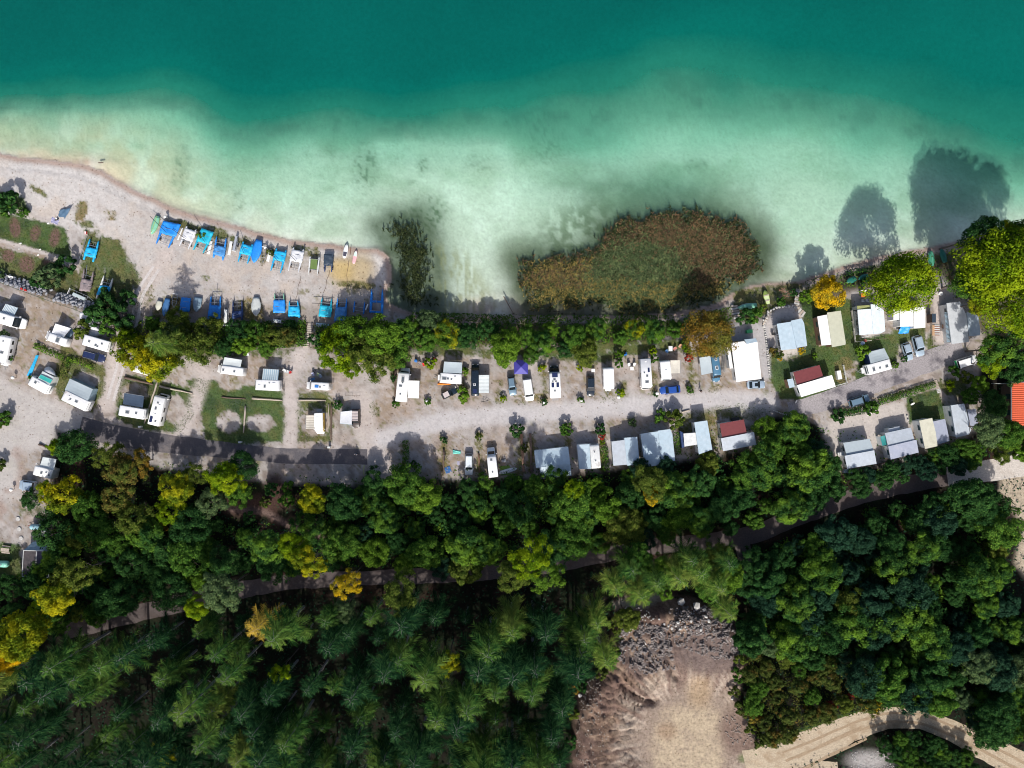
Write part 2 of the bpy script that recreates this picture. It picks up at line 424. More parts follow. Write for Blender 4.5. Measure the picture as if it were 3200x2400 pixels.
grass([(-300, 640), (0, 662), (120, 690), (205, 712), (225, 800), (238, 822), (150, 790), (0, 745), (-300, 690)], .95, 6)
grass([(-300, 720), (0, 770), (150, 812), (240, 845), (300, 950), (180, 915), (0, 862), (-300, 830)], .8, 8, .3)
grass([(270, 715), (330, 740), (375, 755), (395, 800), (440, 850), (440, 880), (410, 930), (360, 980), (280, 960), (250, 900), (250, 820)], .85, 24, .3)
grass([(315, 738), (372, 752), (395, 800), (400, 840), (345, 800)], 1.25, 8, 0)
grass([(645, 1190), (760, 1225), (885, 1250), (892, 1330), (880, 1380), (720, 1392), (640, 1375), (628, 1260)], 1.0, 14, .05)
grass([(560, 1180), (700, 1190), (890, 1225), (885, 1262), (640, 1240)], .95, 10)
grass([(370, 1180), (420, 1170), (600, 1215), (605, 1300), (560, 1355), (440, 1345), (360, 1310)], .85, 12, .1)
grass([(195, 1075), (330, 1150), (325, 1230), (290, 1290), (180, 1250), (165, 1180)], .85, 10, .35)
grass([(110, 1068), (200, 1110), (210, 1122), (110, 1085)], .8, 6, .2)
grass([(930, 1225), (1030, 1220), (1045, 1260), (1040, 1380), (930, 1385), (925, 1290)], .7, 10, .3)
grass([(440, 1115), (700, 1090), (860, 1080), (960, 1085), (880, 1120), (700, 1110), (600, 1150), (440, 1160)], .6, 20, .2)
grass([(960, 1085), (1250, 1090), (1400, 1070), (1560, 1090), (1700, 1085), (1900, 1060), (2150, 1050), (2160, 1095), (2010, 1105), (1890, 1140), (1720, 1125), (1560, 1118), (1290, 1110), (1250, 1160), (1100, 1110)], .75, 18, .2)
grass([(1225, 1080), (1255, 1260), (1238, 1280), (1220, 1170)], .7, 10, .3)
for x, y0, y1 in ((1258, 1370, 1495), (1388, 1370, 1490), (1496, 1350, 1500), (1625, 1340, 1490), (1660, 1350, 1480), (1775, 1330, 1400), (1885, 1340, 1480), (1948, 1185, 1260), (1700, 1130, 1265), (1450, 1190, 1260), (1560, 1190, 1265), (2160, 1100, 1240), (2040, 1150, 1240), (2085, 1380, 1420), (2230, 1300, 1420)):
    grass([(x - 14, y0), (x + 14, y0), (x + 14, y1), (x - 14, y1)], .62, 14, .6)
grass([(2110, 1290), (2330, 1250), (2420, 1290), (2330, 1320), (2240, 1310), (2230, 1400), (2120, 1400)], .6, 14, .4)
grass([(2285, 985), (2300, 905), (2420, 888), (2520, 880), (2500, 940), (2400, 980), (2370, 1010), (2300, 1000)], .75, 12, .4)
grass([(480, 950), (560, 915), (600, 960), (560, 1010), (470, 1000)], .6, 18, .7); grass([(740, 930), (820, 930), (830, 1010), (760, 1010)], .6, 14, .8)
grass([(360, 1000), (470, 880), (500, 900), (400, 1100)], .5, 16, .7)
grass([(-50, 1270), (30, 1290), (40, 1325), (-50, 1330)], .9, 8)
grass([(55, 1588), (170, 1580), (180, 1640), (140, 1620), (60, 1610)], .6, 14, .2); grass([(-60, 1690), (60, 1700), (70, 1800), (-60, 1800)], .9, 10, .1)
grass_e(255, 660, 22, 36, 10, .75, .9); grass_e(345, 672, 30, 16, 30, .5, .95); grass_e(120, 597, 40, 10, 30, .7, .5); grass_e(270, 700, 40, 14, 10, .6, .3)
grass_e(1110, 890, 90, 14, 5, .6, .5); grass_e(980, 795, 22, 28, 0, .5, .5); grass_e(1170, 1280, 16, 30, -15, .7, .6)
grass_e(565, 700, 40, 14, 10, .7, .4); grass_e(600, 712, 50, 12, 10, .75, .2); grass_e(680, 735, 50, 12, 12, .75, .3); grass_e(745, 750, 40, 12, 10, .7, .3); grass_e(855, 790, 30, 12, 10, .6, .4); grass_e(940, 775, 40, 10, 5, .6, .3); grass_e(660, 720, 60, 18, 12, .65, .3); grass_e(770, 745, 30, 14, 0, .5, .5); grass_e(820, 800, 18, 26, 0, .5, .5); grass_e(645, 868, 14, 10, 0, .6, .4)
grass_e(1650, 1245, 60, 26, 0, .5, .8); grass_e(1900, 1245, 60, 20, 0, .5, .8); grass_e(2230, 1210, 30, 18, 0, .6, .9); grass_e(1976, 1320, 14, 20, -15, .8, .6)
grass_e(2640, 1160, 30, 40, 0, .4, .6)
# bare pitches worn into the grass
for e in ((714, 1318, 38, 36), (815, 1322, 46, 30), (545, 1280, 34, 46), (420, 1225, 44, 30), (720, 1195, 40, 28), (700, 1160, 46, 20), (800, 1180, 40, 20), (985, 1320, 44, 40), (2650, 1165, 16, 12), (2670, 1145, 14, 20), (2655, 1185, 24, 14), (2470, 1112, 28, 16), (270, 1190, 40, 26), (560, 1175, 44, 20)):
    nograss(ell(PX, PY, *e, 0, .3) * (.9 if e[0] < 2000 else .6))
BR = np.zeros(len(gx))
for e in ((47, 711, 17, 32, -8), (110, 729, 15, 26, 12), (171, 743, 16, 30, 12), (84, 826, 24, 26, 0), (26, 799, 20, 20, 0), (-30, 700, 18, 30, 0), (118, 872, 10, 22, 0), (145, 820, 12, 8, 0)):
    BR = np.maximum(BR, ell(PX, PY, *e, .25))
GN = G + (f3 - .5) * .8 + (f2 - .5) * .55
gm = sm(.30, .68, GN)
gcol = np.array((.055, .105, .024)); gdry = np.array((.22, .165, .07)); glush = np.array((.024, .062, .018))
gc = gcol + (glush - gcol) * sm(.45, .7, f1)[:, None]
gdm = np.clip(DRY + (f2 - .5) * .8, 0, 1)[:, None]
gc = gc * (1 - gdm) + gdry * gdm
C = C * (1 - (gm * .93)[:, None]) + gc * (gm * .93)[:, None]
# scattered weeds over the gravel
camp = (PY > 900) & (PY < 1520)
wm = sm(.60, .70, fbm(PX / 26, PY / 26, 21) * .6 + f3 * .4) * camp
C = C * (1 - (wm * .7)[:, None]) + np.array((.13, .13, .05)) * (wm * .7)[:, None]
lay((.16, .095, .085), BR * .9)
# light lanes and pads
for pts, hw in (([(905, 1390), (915, 1280), (900, 1190), (950, 1090)], 20), ([(1130, 1250), (1140, 1340), (1180, 1440), (1200, 1490)], 36),
                ([(560, 1400), (575, 1330), (610, 1260), (640, 1170), (590, 1130)], 22), ([(340, 1250), (370, 1150), (400, 1040), (440, 930)], 22)):
    m = line_mask(PX, PY, pts, hw, 12); lay((.50, .45, .43), m * .8)
# asphalt fragments, gravel roads tone
lay((.53, .515, .53), line_mask(PX, PY, [(1200, 1370), (1400, 1310), (1700, 1290), (2000, 1268), (2250, 1248), (2400, 1262)], 30, 16) * .75)
lay((.46, .44, .43), poly_mask(PX, PY, [(-300, 1150), (0, 1180), (80, 1215), (200, 1265), (270, 1310), (260, 1350), (170, 1380), (60, 1420), (60, 1560), (-300, 1600)], 20) * .8)
lay((.30, .22, .19), sm(.5, .7, f1) * poly_mask(PX, PY, [(-100, 1330), (60, 1400), (90, 1650), (-100, 1720)], 20) * .7)
for pts in ([(0, 646), (80, 668), (160, 690)], [(-200, 700), (0, 751), (120, 786), (239, 819)]):
    lay((.46, .42, .40), line_mask(PX, PY, pts, 6, 2.5))
# paved terraces at the right
for pts, c in (([(2395, 1010), (2430, 960), (2500, 955), (2512, 990), (2430, 1000), (2432, 1090), (2400, 1100)], (.50, .47, .46)), ([(2428, 1100), (2490, 1085), (2495, 1105), (2430, 1128)], (.48, .45, .42)),
               ([(2660, 910), (2730, 900), (2720, 965), (2665, 970)], (.46, .43, .42)), ([(2912, 905), (2985, 890), (2985, 1075), (2925, 1070)], (.52, .46, .43)),
               ([(2290, 1010), (2350, 1000), (2400, 1020), (2410, 1180), (2385, 1190), (2360, 1060), (2285, 1075)], (.42, .41, .42)), ([(2590, 1320), (2690, 1280), (2825, 1255), (2840, 1335), (2750, 1400), (2640, 1440), (2600, 1420)], (.50, .46, .43)),
               ([(3085, 1180), (3110, 1175), (3115, 1250), (3095, 1250)], (.4, .37, .3))):
    m = poly_mask(PX, PY, pts, 5); lay(c, m * .9); G = G * (1 - m)
# forest floor
FOREST = [(175, 1345), (300, 1400), (560, 1478), (830, 1508), (1150, 1520), (1265, 1500), (1660, 1500), (1900, 1470), (2100, 1445), (2390, 1400), (2400, 1305), (2470, 1300), (2560, 1330), (2610, 1480), (2800, 1450),
          (3000, 1380), (3080, 1330), (3060, 1180), (3075, 1100), (3110, 1050), (3600, 1000), (3600, 2900), (-500, 2900), (-500, 1780), (60, 1800), (160, 1730), (165, 1560)]
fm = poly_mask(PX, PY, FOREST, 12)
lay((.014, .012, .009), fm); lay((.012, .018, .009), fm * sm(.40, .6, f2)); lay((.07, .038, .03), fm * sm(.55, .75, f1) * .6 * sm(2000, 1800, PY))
lay((.09, .05, .042), line_mask(PX, PY, [(860, 1505), (880, 1560), (760, 1590), (700, 1570)], 30, 20) * .8); lay((.20, .14, .12), line_mask(PX, PY, [(720, 1590), (830, 1600), (900, 1640), (1010, 1680)], 9, 8) * .8)
for b in ([(380, 1010), (560, 1030), (960, 1010), (960, 1075), (700, 1100), (420, 1130)], [(980, 1020), (1250, 1010), (1280, 960), (1640, 985), (1760, 1000), (2150, 985), (2280, 960), (2285, 1010), (2180, 1040), (1900, 1070), (1300, 1090), (1000, 1090)],
          [(2500, 875), (2960, 775), (3000, 740), (3600, 640), (3600, 1100), (3080, 1060), (3000, 900), (2920, 850), (2700, 900), (2520, 920)]):
    bm_ = poly_mask(PX, PY, b, 14) * sm(-16, -30, ds)
    lay((.07, .07, .03), bm_ * .85); lay((.13, .09, .05), bm_ * sm(.5, .7, f2) * .6)
# quarry
QUARRY = [(1780, 2500), (1790, 2300), (1800, 2150), (1900, 2080), (1925, 1880), (2010, 1850), (2160, 1870), (2295, 1930), (2324, 2040), (2316, 2110), (2298, 2190), (2330, 2250), (2368, 2330), (2420, 2345), (2500, 2500)]
qm = poly_mask(PX, PY, QUARRY, 14)
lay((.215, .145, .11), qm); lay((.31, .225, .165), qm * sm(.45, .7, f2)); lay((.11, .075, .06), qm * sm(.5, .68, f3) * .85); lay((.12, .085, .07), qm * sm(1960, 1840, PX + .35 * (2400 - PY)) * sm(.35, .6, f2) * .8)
qa = np.arctan2(PY - 2330, PX - 2150); qr = np.hypot(PX - 2150, (PY - 2330))
q2 = np.hypot((PX - 2160), (PY - 2340) * .86) + 50 * (f1 - .5); lay((.31, .25, .205), qm * sm(270, 215, q2) * .8); lay((.44, .36, .26), qm * sm(145, 80, q2) * .95 * (.6 + .6 * sm(.3, .6, f2))); lay((.15, .10, .085), qm * sm(.48, .58, fbm(qa * 14 + f1 * 2, qr / 200, 36)) * sm(150, 190, q2) * .75); lay((.42, .35, .29), qm * sm(.5, .6, fbm(qa * 24 + f1, qr / 260, 37)) * sm(130, 170, q2) * sm(290, 230, q2) * .8)
lay((.27, .18, .12), ell(PX, PY, 2085, 2285, 30, 26, 0, .5) * qm * .6); lay((.42, .30, .17), ell(PX, PY, 2185, 2160, 36, 50, 0, .6) * qm * .5)
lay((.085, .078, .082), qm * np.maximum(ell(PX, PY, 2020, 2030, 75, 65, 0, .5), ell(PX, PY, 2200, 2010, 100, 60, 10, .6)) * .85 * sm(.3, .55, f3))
lay((.13, .10, .093), ell(PX, PY, 2205, 2035, 115, 70, 4, .35) * qm * .85); lay((.20, .14, .115), ell(PX, PY, 2305, 2290, 55, 75, -15, .4) * qm * .9); lay((.42, .40, .34), ell(PX, PY, 1990, 1875, 75, 14, -12, .4) * .7)
lay((.45, .38, .29), poly_mask(PX, PY, [(3130, 1480), (3600, 1400), (3600, 1900), (3240, 1860), (3170, 1760), (3195, 1640), (3120, 1540)], 12) * .95)
lay((.40, .38, .37), ell(PX, PY, 2715, 2378, 62, 30, 0, .6) * .9)
lay((.10, .16, .04), line_mask(PX, PY, [(2320, 2370), (2480, 2300), (2620, 2250), (2760, 2215), (2850, 2225)], 12, 10) * .7)
grass_m = sm(.36, .58, GN) * (1 - np.clip(fm, 0, 1))
# lake bed
lb = ds > 0
if True:
    px, py, d = pxw, pyw, dep
    bed = np.tile(np.array((.55, .61, .52)), (len(gx), 1))
    def bl(c, m):
        global bed
        m = np.clip(m, 0, 1)[:, None]; bed = bed * (1 - m) + np.array(c) * m
    s1 = fbm(px / 90, py / 22, 41); s2 = fbm(px / 25, py / 40, 42)
    bl((.60, .50, .36), sm(1000, 300, px) * sm(3.4, 1.2, d) * .95)
    bl((.42, .31, .25), sm(.35, .0, d) * .8); bl((.74, .80, .73), sm(.4, .75, fbm(px / 75, py / 100, 46)) * .5 * sm(3, 1, d)); bl((.32, .42, .30), sm(.45, .8, fbm(px / 150, py / 90, 47)) * .6)
    bl((.22, .27, .18), sm(2.4, 4.2, d) * .55); bl((.10, .13, .09), sm(.45, .7, fbm(px / 70, py / 50, 43)) * sm(2.6, 4, d) * .6)
    sp = sm(.5, .72, fbm(px / 9, py / 9, 44, 3))
    for cx, cy, rx, ry, an, a in ((1140, 520, 38, 66, 0, .8), (1318, 512, 18, 30, 0, .7), (1278, 566, 18, 9, 0, .4), (1030, 450, 14, 40, 0, .4), (1345, 655, 50, 40, 0, .8), (2180, 512, 34, 20, 0, .7), (560, 520, 26, 70, 5, .55), (740, 640, 34, 50, 0, .45),
                                  (1320, 690, 60, 60, 20, .8), (1290, 420, 30, 14, 0, .4), (1720, 455, 70, 55, 0, .5), (1700, 380, 60, 60, 0, .5), (1500, 510, 50, 30, 0, .4)):
        bl((.05, .11, .045), ell(px, py, cx, cy, rx, ry, an, .7) * a * (.35 + .65 * sp))
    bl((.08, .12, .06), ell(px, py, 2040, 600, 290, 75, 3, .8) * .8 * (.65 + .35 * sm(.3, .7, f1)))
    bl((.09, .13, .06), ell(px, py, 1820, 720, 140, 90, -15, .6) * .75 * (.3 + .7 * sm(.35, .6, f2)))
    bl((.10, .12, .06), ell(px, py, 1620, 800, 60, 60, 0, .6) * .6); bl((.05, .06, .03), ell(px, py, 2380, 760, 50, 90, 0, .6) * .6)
    for R_ in (REED_A, REED_B):
        dr_ = seg_dist(px, py, R_, True); ir_ = inside(px, py, R_); bl((.045, .06, .026), np.where(ir_, 1, np.exp(-(dr_ / 52) ** 1.3)) * .97 * (.9 + .25 * (f2 - .5)))
    bl((.22, .22, .10), poly_mask(px, py, [(1360, 760), (1460, 790), (1560, 960), (1600, 990), (1380, 990)], 25) * .55 * sm(.4, .6, fbm(px / 8, py / 45, 45)))
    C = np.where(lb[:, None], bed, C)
C = np.clip(C * (1 + .35 * (f3 - .5)[:, None]) * np.where(lb, 1, .92)[:, None], .003, .9)

def terrain_mat(name, lo, hi, litter, bump, fine=2.2):
    m, nt, p = ntree(name)
    at_ = N(nt, 'ShaderNodeVertexColor', layer_name='surface')
    tc = N(nt, 'ShaderNodeTexCoord')
    n1 = noise_tex(nt, fine, 6, .75); n2 = noise_tex(nt, .5, 4, .6)
    g = ramp(nt, n1.outputs[0], [(.28, (lo, lo * .97, lo * .93)), (.5, (1, 1, 1)), (.75, (hi, hi * .985, hi * .96))]).outputs[0]
    c = mixc(nt, 1.0, at_.outputs[0], g, 'MULTIPLY')
    if litter:
        v = N(nt, 'ShaderNodeTexVoronoi', feature='F1'); v.inputs['Scale'].default_value = 1.35; v.inputs['Randomness'].default_value = 1
        nt.links.new(tc.outputs['Object'], v.inputs['Vector'])
        f = ramp(nt, v.outputs['Distance'], [(.10, (1, 1, 1)), (.26, (0, 0, 0))]).outputs[0]
        f2_ = ramp(nt, n2.outputs[0], [(.44, (0, 0, 0)), (.60, (litter,) * 3)]).outputs[0]
        ff = mixc(nt, 1.0, f, f2_, 'MULTIPLY')
        dark = mixc(nt, 1.0, c, (.36, .29, .22), 'MULTIPLY')
        c = mixc(nt, ff, c, dark)
    nt.links.new(c, p.inputs['Base Color']); p.inputs['Roughness'].default_value = .95; p.inputs['Specular IOR Level'].default_value = .1
    b = N(nt, 'ShaderNodeBump'); b.inputs['Strength'].default_value = bump; b.inputs['Distance'].default_value = .15
    nt.links.new(n1.outputs[0], b.inputs['Height']); nt.links.new(b.outputs[0], p.inputs['Normal'])
    return m
TMATS = {'ground': terrain_mat('gravel_and_earth', .80, 1.14, .9, .35), 'lawn': terrain_mat('turf', .5, 1.4, .5, .8), 'beach': terrain_mat('beach_gravel', .76, 1.16, .9, .4), 'forest_floor': terrain_mat('leaf_litter', .4, 1.5, .6, .8),
         'quarry_floor': terrain_mat('broken_earth', .42, 1.45, .9, 1.0, 1.6), 'lake_bed': terrain_mat('lake_sand', .84, 1.1, 0, .15)}
nx, ny = len(xs_), len(ys_)
ii, jj = np.meshgrid(np.arange(nx - 1), np.arange(ny - 1), indexing='ij')
a_ = (ii * ny + jj).ravel(); quads = np.stack([a_, a_ + 1, a_ + ny + 1, a_ + ny], 1)
fc = quads[:, 0]
cls = np.zeros(len(quads), int)
cls[grass_m[fc] > .5] = 1
cls[(beach[fc] > .5) & (grass_m[fc] < .5)] = 2
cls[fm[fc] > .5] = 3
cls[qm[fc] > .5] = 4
cls[(ds[quads] > 0).all(1)] = 5
VV = np.stack([gx, gy, Z], 1)
TN = ['ground', 'lawn', 'beach', 'forest_floor', 'quarry_floor', 'lake_bed']
for c_, nm in enumerate(TN):
    q = quads[cls == c_]
    if not len(q): continue
    u, inv = np.unique(q.ravel(), return_inverse=True)
    me = fast_mesh(nm, VV[u], inv.reshape(-1, 4))
    ca = me.color_attributes.new('surface', 'FLOAT_COLOR', 'POINT')
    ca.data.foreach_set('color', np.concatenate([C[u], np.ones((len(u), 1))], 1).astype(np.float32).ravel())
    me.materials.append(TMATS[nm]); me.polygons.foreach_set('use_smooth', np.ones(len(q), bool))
    o = bpy.data.objects.new(nm, me); COL.objects.link(o); o['kind'] = 'structure'
# surroundings out to the horizon, butting against the grid
def ring(nm, x0, x1, y0, y1, z, c):
    mb = MB(); mb.add([(x0, y0, z), (x1, y0, z), (x1, y1, z), (x0, y1, z)], [(0, 1, 2, 3)])
    o = mb.build(nm, mat('far_' + nm, c, .95, var=.3, vscale=.05)); o['kind'] = 'structure'
Xm, XM, Ym, YM = xs_[0], xs_[-1], ys_[-1], ys_[0]
ring('far_terrain', -1500, 1500, -1500, Ym, -.02, (.03, .045, .02)); ring('far_terrain', -1500, Xm, Ym, 20, -.02, (.03, .045, .02)); ring('far_terrain', XM, 1500, Ym, 30, -.02, (.03, .045, .02))
ring('far_lake_bed', -1500, Xm, 20, YM, -8, (.1, .12, .08)); ring('far_lake_bed', XM, 1500, 30, YM, -8, (.1, .12, .08)); ring('far_lake_bed', -1500, 1500, YM, 2500, -9, (.1, .12, .08))

# ------------------------------------------------------------------ water: clear near the shore, turbid turquoise where the bed drops away
def water_mat():
    m = bpy.data.materials.new('lake_water'); m.use_nodes = True; nt = m.node_tree; nt.nodes.clear()
    out = N(nt, 'ShaderNodeOutputMaterial')
    at_ = N(nt, 'ShaderNodeAttribute', attribute_name='depth')
    d = at_.outputs['Fac']
    tint = ramp(nt, None or d, [(0, (1, 1, 1)), (.10, (.82, .95, .90)), (.25, (.52, .86, .76)), (.5, (.18, .66, .54)), (1, (.03, .42, .35))]).outputs[0]
    turb = ramp(nt, d, [(0, (0, 0, 0)), (.06, (.05,) * 3), (.15, (.20,) * 3), (.30, (.42,) * 3), (.5, (.72,) * 3), (.8, (.97,) * 3)])
    turb.color_ramp.interpolation = 'EASE'
    deepc = ramp(nt, d, [(0, (.34, .55, .44)), (.2, (.15, .42, .31)), (.42, (.014, .205, .148)), (.68, (.001, .122, .096)), (1, (.0006, .090, .076))]).outputs[0]
    n = noise_tex(nt, .03, 4, .55); nn = ramp(nt, n.outputs[0], [(.3, (.86, .88, .88)), (.7, (1.1, 1.08, 1.08))]).outputs[0]
    deepc = mixc(nt, 1.0, deepc, nn, 'MULTIPLY')
    nf = noise_tex(nt, 1.3, 5, .7); deepc = mixc(nt, 1.0, deepc, ramp(nt, nf.outputs[0], [(.3, (.84, .90, .90)), (.7, (1.18, 1.10, 1.10))]).outputs[0], 'MULTIPLY')
    tr = N(nt, 'ShaderNodeBsdfTransparent'); nt.links.new(tint, tr.inputs[0])
    df = N(nt, 'ShaderNodeBsdfDiffuse'); nt.links.new(deepc, df.inputs[0])
    mx = N(nt, 'ShaderNodeMixShader'); nt.links.new(turb.outputs[0], mx.inputs[0]); nt.links.new(tr.outputs[0], mx.inputs[1]); nt.links.new(df.outputs[0], mx.inputs[2])
    gl = N(nt, 'ShaderNodeBsdfGlossy'); gl.inputs['Roughness'].default_value = .18
    fr = N(nt, 'ShaderNodeFresnel'); fr.inputs[0].default_value = 1.33
    w1 = noise_tex(nt, 1.1, 3); w2 = noise_tex(nt, .28, 3)
    b1 = N(nt, 'ShaderNodeBump'); b1.inputs['Strength'].default_value = .6; b1.inputs['Distance'].default_value = .08; nt.links.new(w1.outputs[0], b1.inputs['Height'])
    b2 = N(nt, 'ShaderNodeBump'); b2.inputs['Strength'].default_value = .3; b2.inputs['Distance'].default_value = .12; nt.links.new(w2.outputs[0], b2.inputs['Height']); nt.links.new(b1.outputs[0], b2.inputs['Normal'])
    for q in (gl,): nt.links.new(b2.outputs[0], q.inputs['Normal'])
    m2 = N(nt, 'ShaderNodeMixShader'); ge = N(nt, 'ShaderNodeNewGeometry'); inv_ = N(nt, 'ShaderNodeMath', operation='SUBTRACT'); inv_.inputs[0].default_value = 1.0; nt.links.new(ge.outputs['Backfacing'], inv_.inputs[1])
    mf = N(nt, 'ShaderNodeMath', operation='MULTIPLY'); nt.links.new(fr.outputs[0], mf.inputs[0]); nt.links.new(inv_.outputs[0], mf.inputs[1]); nt.links.new(mf.outputs[0], m2.inputs[0]); nt.links.new(mx.outputs[0], m2.inputs[1]); nt.links.new(gl.outputs[0], m2.inputs[2])
    nt.links.new(m2.outputs[0], out.inputs[0])
    return m
wx_ = np.concatenate([[-1500, -400], np.arange(-134, 134.1, 1.0), [400, 1500]])
wy_ = np.concatenate([[2500, 500], np.arange(112, 8, -1.0)])
WX, WY = np.meshgrid(wx_, wy_, indexing='ij'); wxr, wyr = WX.ravel(), WY.ravel()
wpx = 1600 + wxr * PXM * kw; wpy = 1200 - wyr * PXM * kw
sd = seg_dist(wpx, wpy, SHORE); si = inside(wpx, wpy, lakepoly); sdd = np.where(si, sd, 0)
wd = np.where(si, np.minimum(lake_depth(np.clip(wpx, -900, 4000), np.maximum(wpy, -1000)), sdd / 26.), 0)
n1_, n2_ = len(wx_), len(wy_)
ii, jj = np.meshgrid(np.arange(n1_ - 1), np.arange(n2_ - 1), indexing='ij'); a_ = (ii * n2_ + jj).ravel()
wq = np.stack([a_, a_ + 1, a_ + n2_ + 1, a_ + n2_], 1)
keep = (si[wq] | (sd[wq] < 40)).any(1); wq = wq[keep]
me = fast_mesh('lake_water', np.stack([wxr, wyr, np.full(len(wxr), WATER_Z)], 1), wq)
fa = me.attributes.new('depth', 'FLOAT', 'POINT'); fa.data.foreach_set('value', (np.clip(wd, 0, 13) / 12.).astype(np.float32))
me.materials.append(water_mat()); o = bpy.data.objects.new('lake_water', me); COL.objects.link(o); o['kind'] = 'structure'

# ------------------------------------------------------------------ roads as sheets just above the ground
def ribbon(nm, pts, hw, m, dz=.03, rag=.35, seed=0, step=1.0):
    P = [at(*p[:2]) for p in pts]; H = [(p[2] if len(p) > 2 else hw) / PXM for p in pts]
    S = []; 
    for i in range(len(P) - 1):
        k = max(2, int((P[i + 1] - P[i]).length / step))
        for t in range(k):
            u = t / k; S.append((P[i].lerp(P[i + 1], u), H[i] * (1 - u) + H[i + 1] * u))
    S.append((P[-1], H[-1]))
    for _ in range(3):   # smooth the bends
        S = [S[0]] + [((S[i - 1][0] + S[i][0] * 2 + S[i + 1][0]) / 4, S[i][1]) for i in range(1, len(S) - 1)] + [S[-1]]
    vs = []; r = random.Random(seed); NC = 6
    for i, (p, h) in enumerate(S):
        d = (S[min(i + 1, len(S) - 1)][0] - S[max(i - 1, 0)][0]).normalized(); nrm = Vector((-d.y, d.x, 0))
        l = h + rag * (float(fbm(i * .35, seed + .5, 51)) - .5) * 2; rr = h + rag * (float(fbm(i * .35, seed + 8.5, 52)) - .5) * 2
        for c in range(NC + 1):
            t = c / NC; q = p + nrm * (l * (1 - t) - rr * t)
            vs.append((q.x, q.y, hgt(q.x, q.y) + dz))
    fs = [(i * (NC + 1) + c, i * (NC + 1) + c + 1, (i + 1) * (NC + 1) + c + 1, (i + 1) * (NC + 1) + c) for i in range(len(S) - 1) for c in range(NC)]
    mb = MB(); mb.add(vs, fs); o = mb.build(nm, m); o['kind'] = 'structure'
    return o
def road_mat(name, c, patch, pscale=.35, pa=.6, fine=.3):
    m, nt, p = ntree(name)
    n1 = noise_tex(nt, 3.5, 5, .7); n2 = noise_tex(nt, pscale, 5, .65)
    a = ramp(nt, n1.outputs[0], [(.3, tuple(x * (1 - fine) for x in c)), (.7, tuple(x * (1 + fine) for x in c))]).outputs[0]
    f = ramp(nt, n2.outputs[0], [(.5, (0, 0, 0)), (.64, (pa,) * 3)]).outputs[0]
    nt.links.new(mixc(nt, f, a, patch), p.inputs['Base Color']); p.inputs['Roughness'].default_value = .9; p.inputs['Specular IOR Level'].default_value = .2
    return m
ASPH = road_mat('worn_asphalt', (.105, .098, .108), (.22, .19, .18), .3, .45, .18)
ASPHR = road_mat('pale_cracked_asphalt', (.29, .27, .28), (.075, .07, .085), .22, .85)
FROAD = road_mat('forest_road_surface', (.095, .078, .075), (.07, .052, .048), .3, .6)
FLITE = road_mat('pale_road_gravel', (.50, .46, .42), (.38, .32, .27), .3, .5)
DTRK = road_mat('pale_dirt_track', (.41, .34, .25), (.29, .215, .14), .3, .8, .35)
ribbon('asphalt_road', [(250, 1335, 34), (330, 1355, 32), (480, 1382, 30), (620, 1398, 27), (760, 1412, 23), (880, 1425, 23), (1010, 1427, 23), (1148, 1427, 24)], 24, ASPH, .03, .25, 3)
ribbon('asphalt_road', [(2465, 1282, 26), (2560, 1262, 28), (2640, 1232, 28), (2740, 1195, 30), (2820, 1160, 32), (2900, 1130, 34), (2970, 1105, 34), (3010, 1090, 20)], 30, ASPHR, .03, .45, 4)
ribbon('forest_road', [(200, 1975, 24), (360, 1935, 25), (520, 1895, 27), (700, 1850, 27), (900, 1818, 24), (1100, 1808, 24), (1300, 1800, 24), (1500, 1792, 24), (1700, 1770, 24), (1880, 1735, 24), (2060, 1705, 24), (2230, 1690, 25),
                       (2360, 1670, 28), (2500, 1612, 28), (2650, 1560, 27), (2800, 1520, 27), (2960, 1492, 25)], 32, FROAD, .03, .4, 5)
ribbon('gravel_road', [(2960, 1492, 32), (3080, 1473, 34), (3200, 1452, 36), (3400, 1415, 38), (3530, 1390, 38)], 34, FLITE, .035, .3, 6)
ribbon('forest_road', [(2310, 1670, 26), (2330, 1740, 24), (2330, 1800, 16)], 24, FROAD, .025, .3, 7)
ribbon('dirt_track', [(2330, 2395, 50), (2450, 2365, 52), (2560, 2320, 52), (2680, 2268, 42), (2780, 2240, 34), (2880, 2245, 32), (2980, 2285, 34), (3080, 2335, 40), (3200, 2400, 46), (3350, 2490, 50)], 44, DTRK, .04, .4, 8)
ribbon('dirt_track', [(2330, 2430, 60), (2480, 2440, 70), (2620, 2430, 50)], 60, DTRK, .025, .6, 9)

def ruts(pts, off, m, nm='wheel_rut', w=.28, dz=.05):
    P = [at(*p) for p in pts]
    for s in (-1, 1):
        Q = []
        for i, p in enumerate(P):
            d = (P[min(i + 1, len(P) - 1)] - P[max(i - 1, 0)]).normalized(); Q.append(p + Vector((-d.y, d.x, 0)) * s * off)
        px_ = [(1600 + q.x * PXM, 1200 - q.y * PXM) for q in Q]
        ribbon(nm, px_, w * PXM, m, dz, .18, int(pts[0][0]) + s)
RUT = road_mat('dark_rut', (.30, .225, .15), (.36, .28, .19), .6, .6, .3); RUTG = road_mat('pale_worn_gravel', (.50, .47, .46), (.42, .38, .36), .5, .5, .2)
ruts([(2450, 2365), (2560, 2320), (2680, 2268), (2780, 2240), (2880, 2245), (2980, 2285), (3080, 2335), (3200, 2400)], .95, RUT); ruts([(2500, 2385), (2600, 2335), (2700, 2290)], 1.4, RUT, dz=.055)
ruts([(345, 1250), (375, 1150), (405, 1050), (445, 925), (500, 840)], .7, RUTG, 'worn_lane', .3, .03)
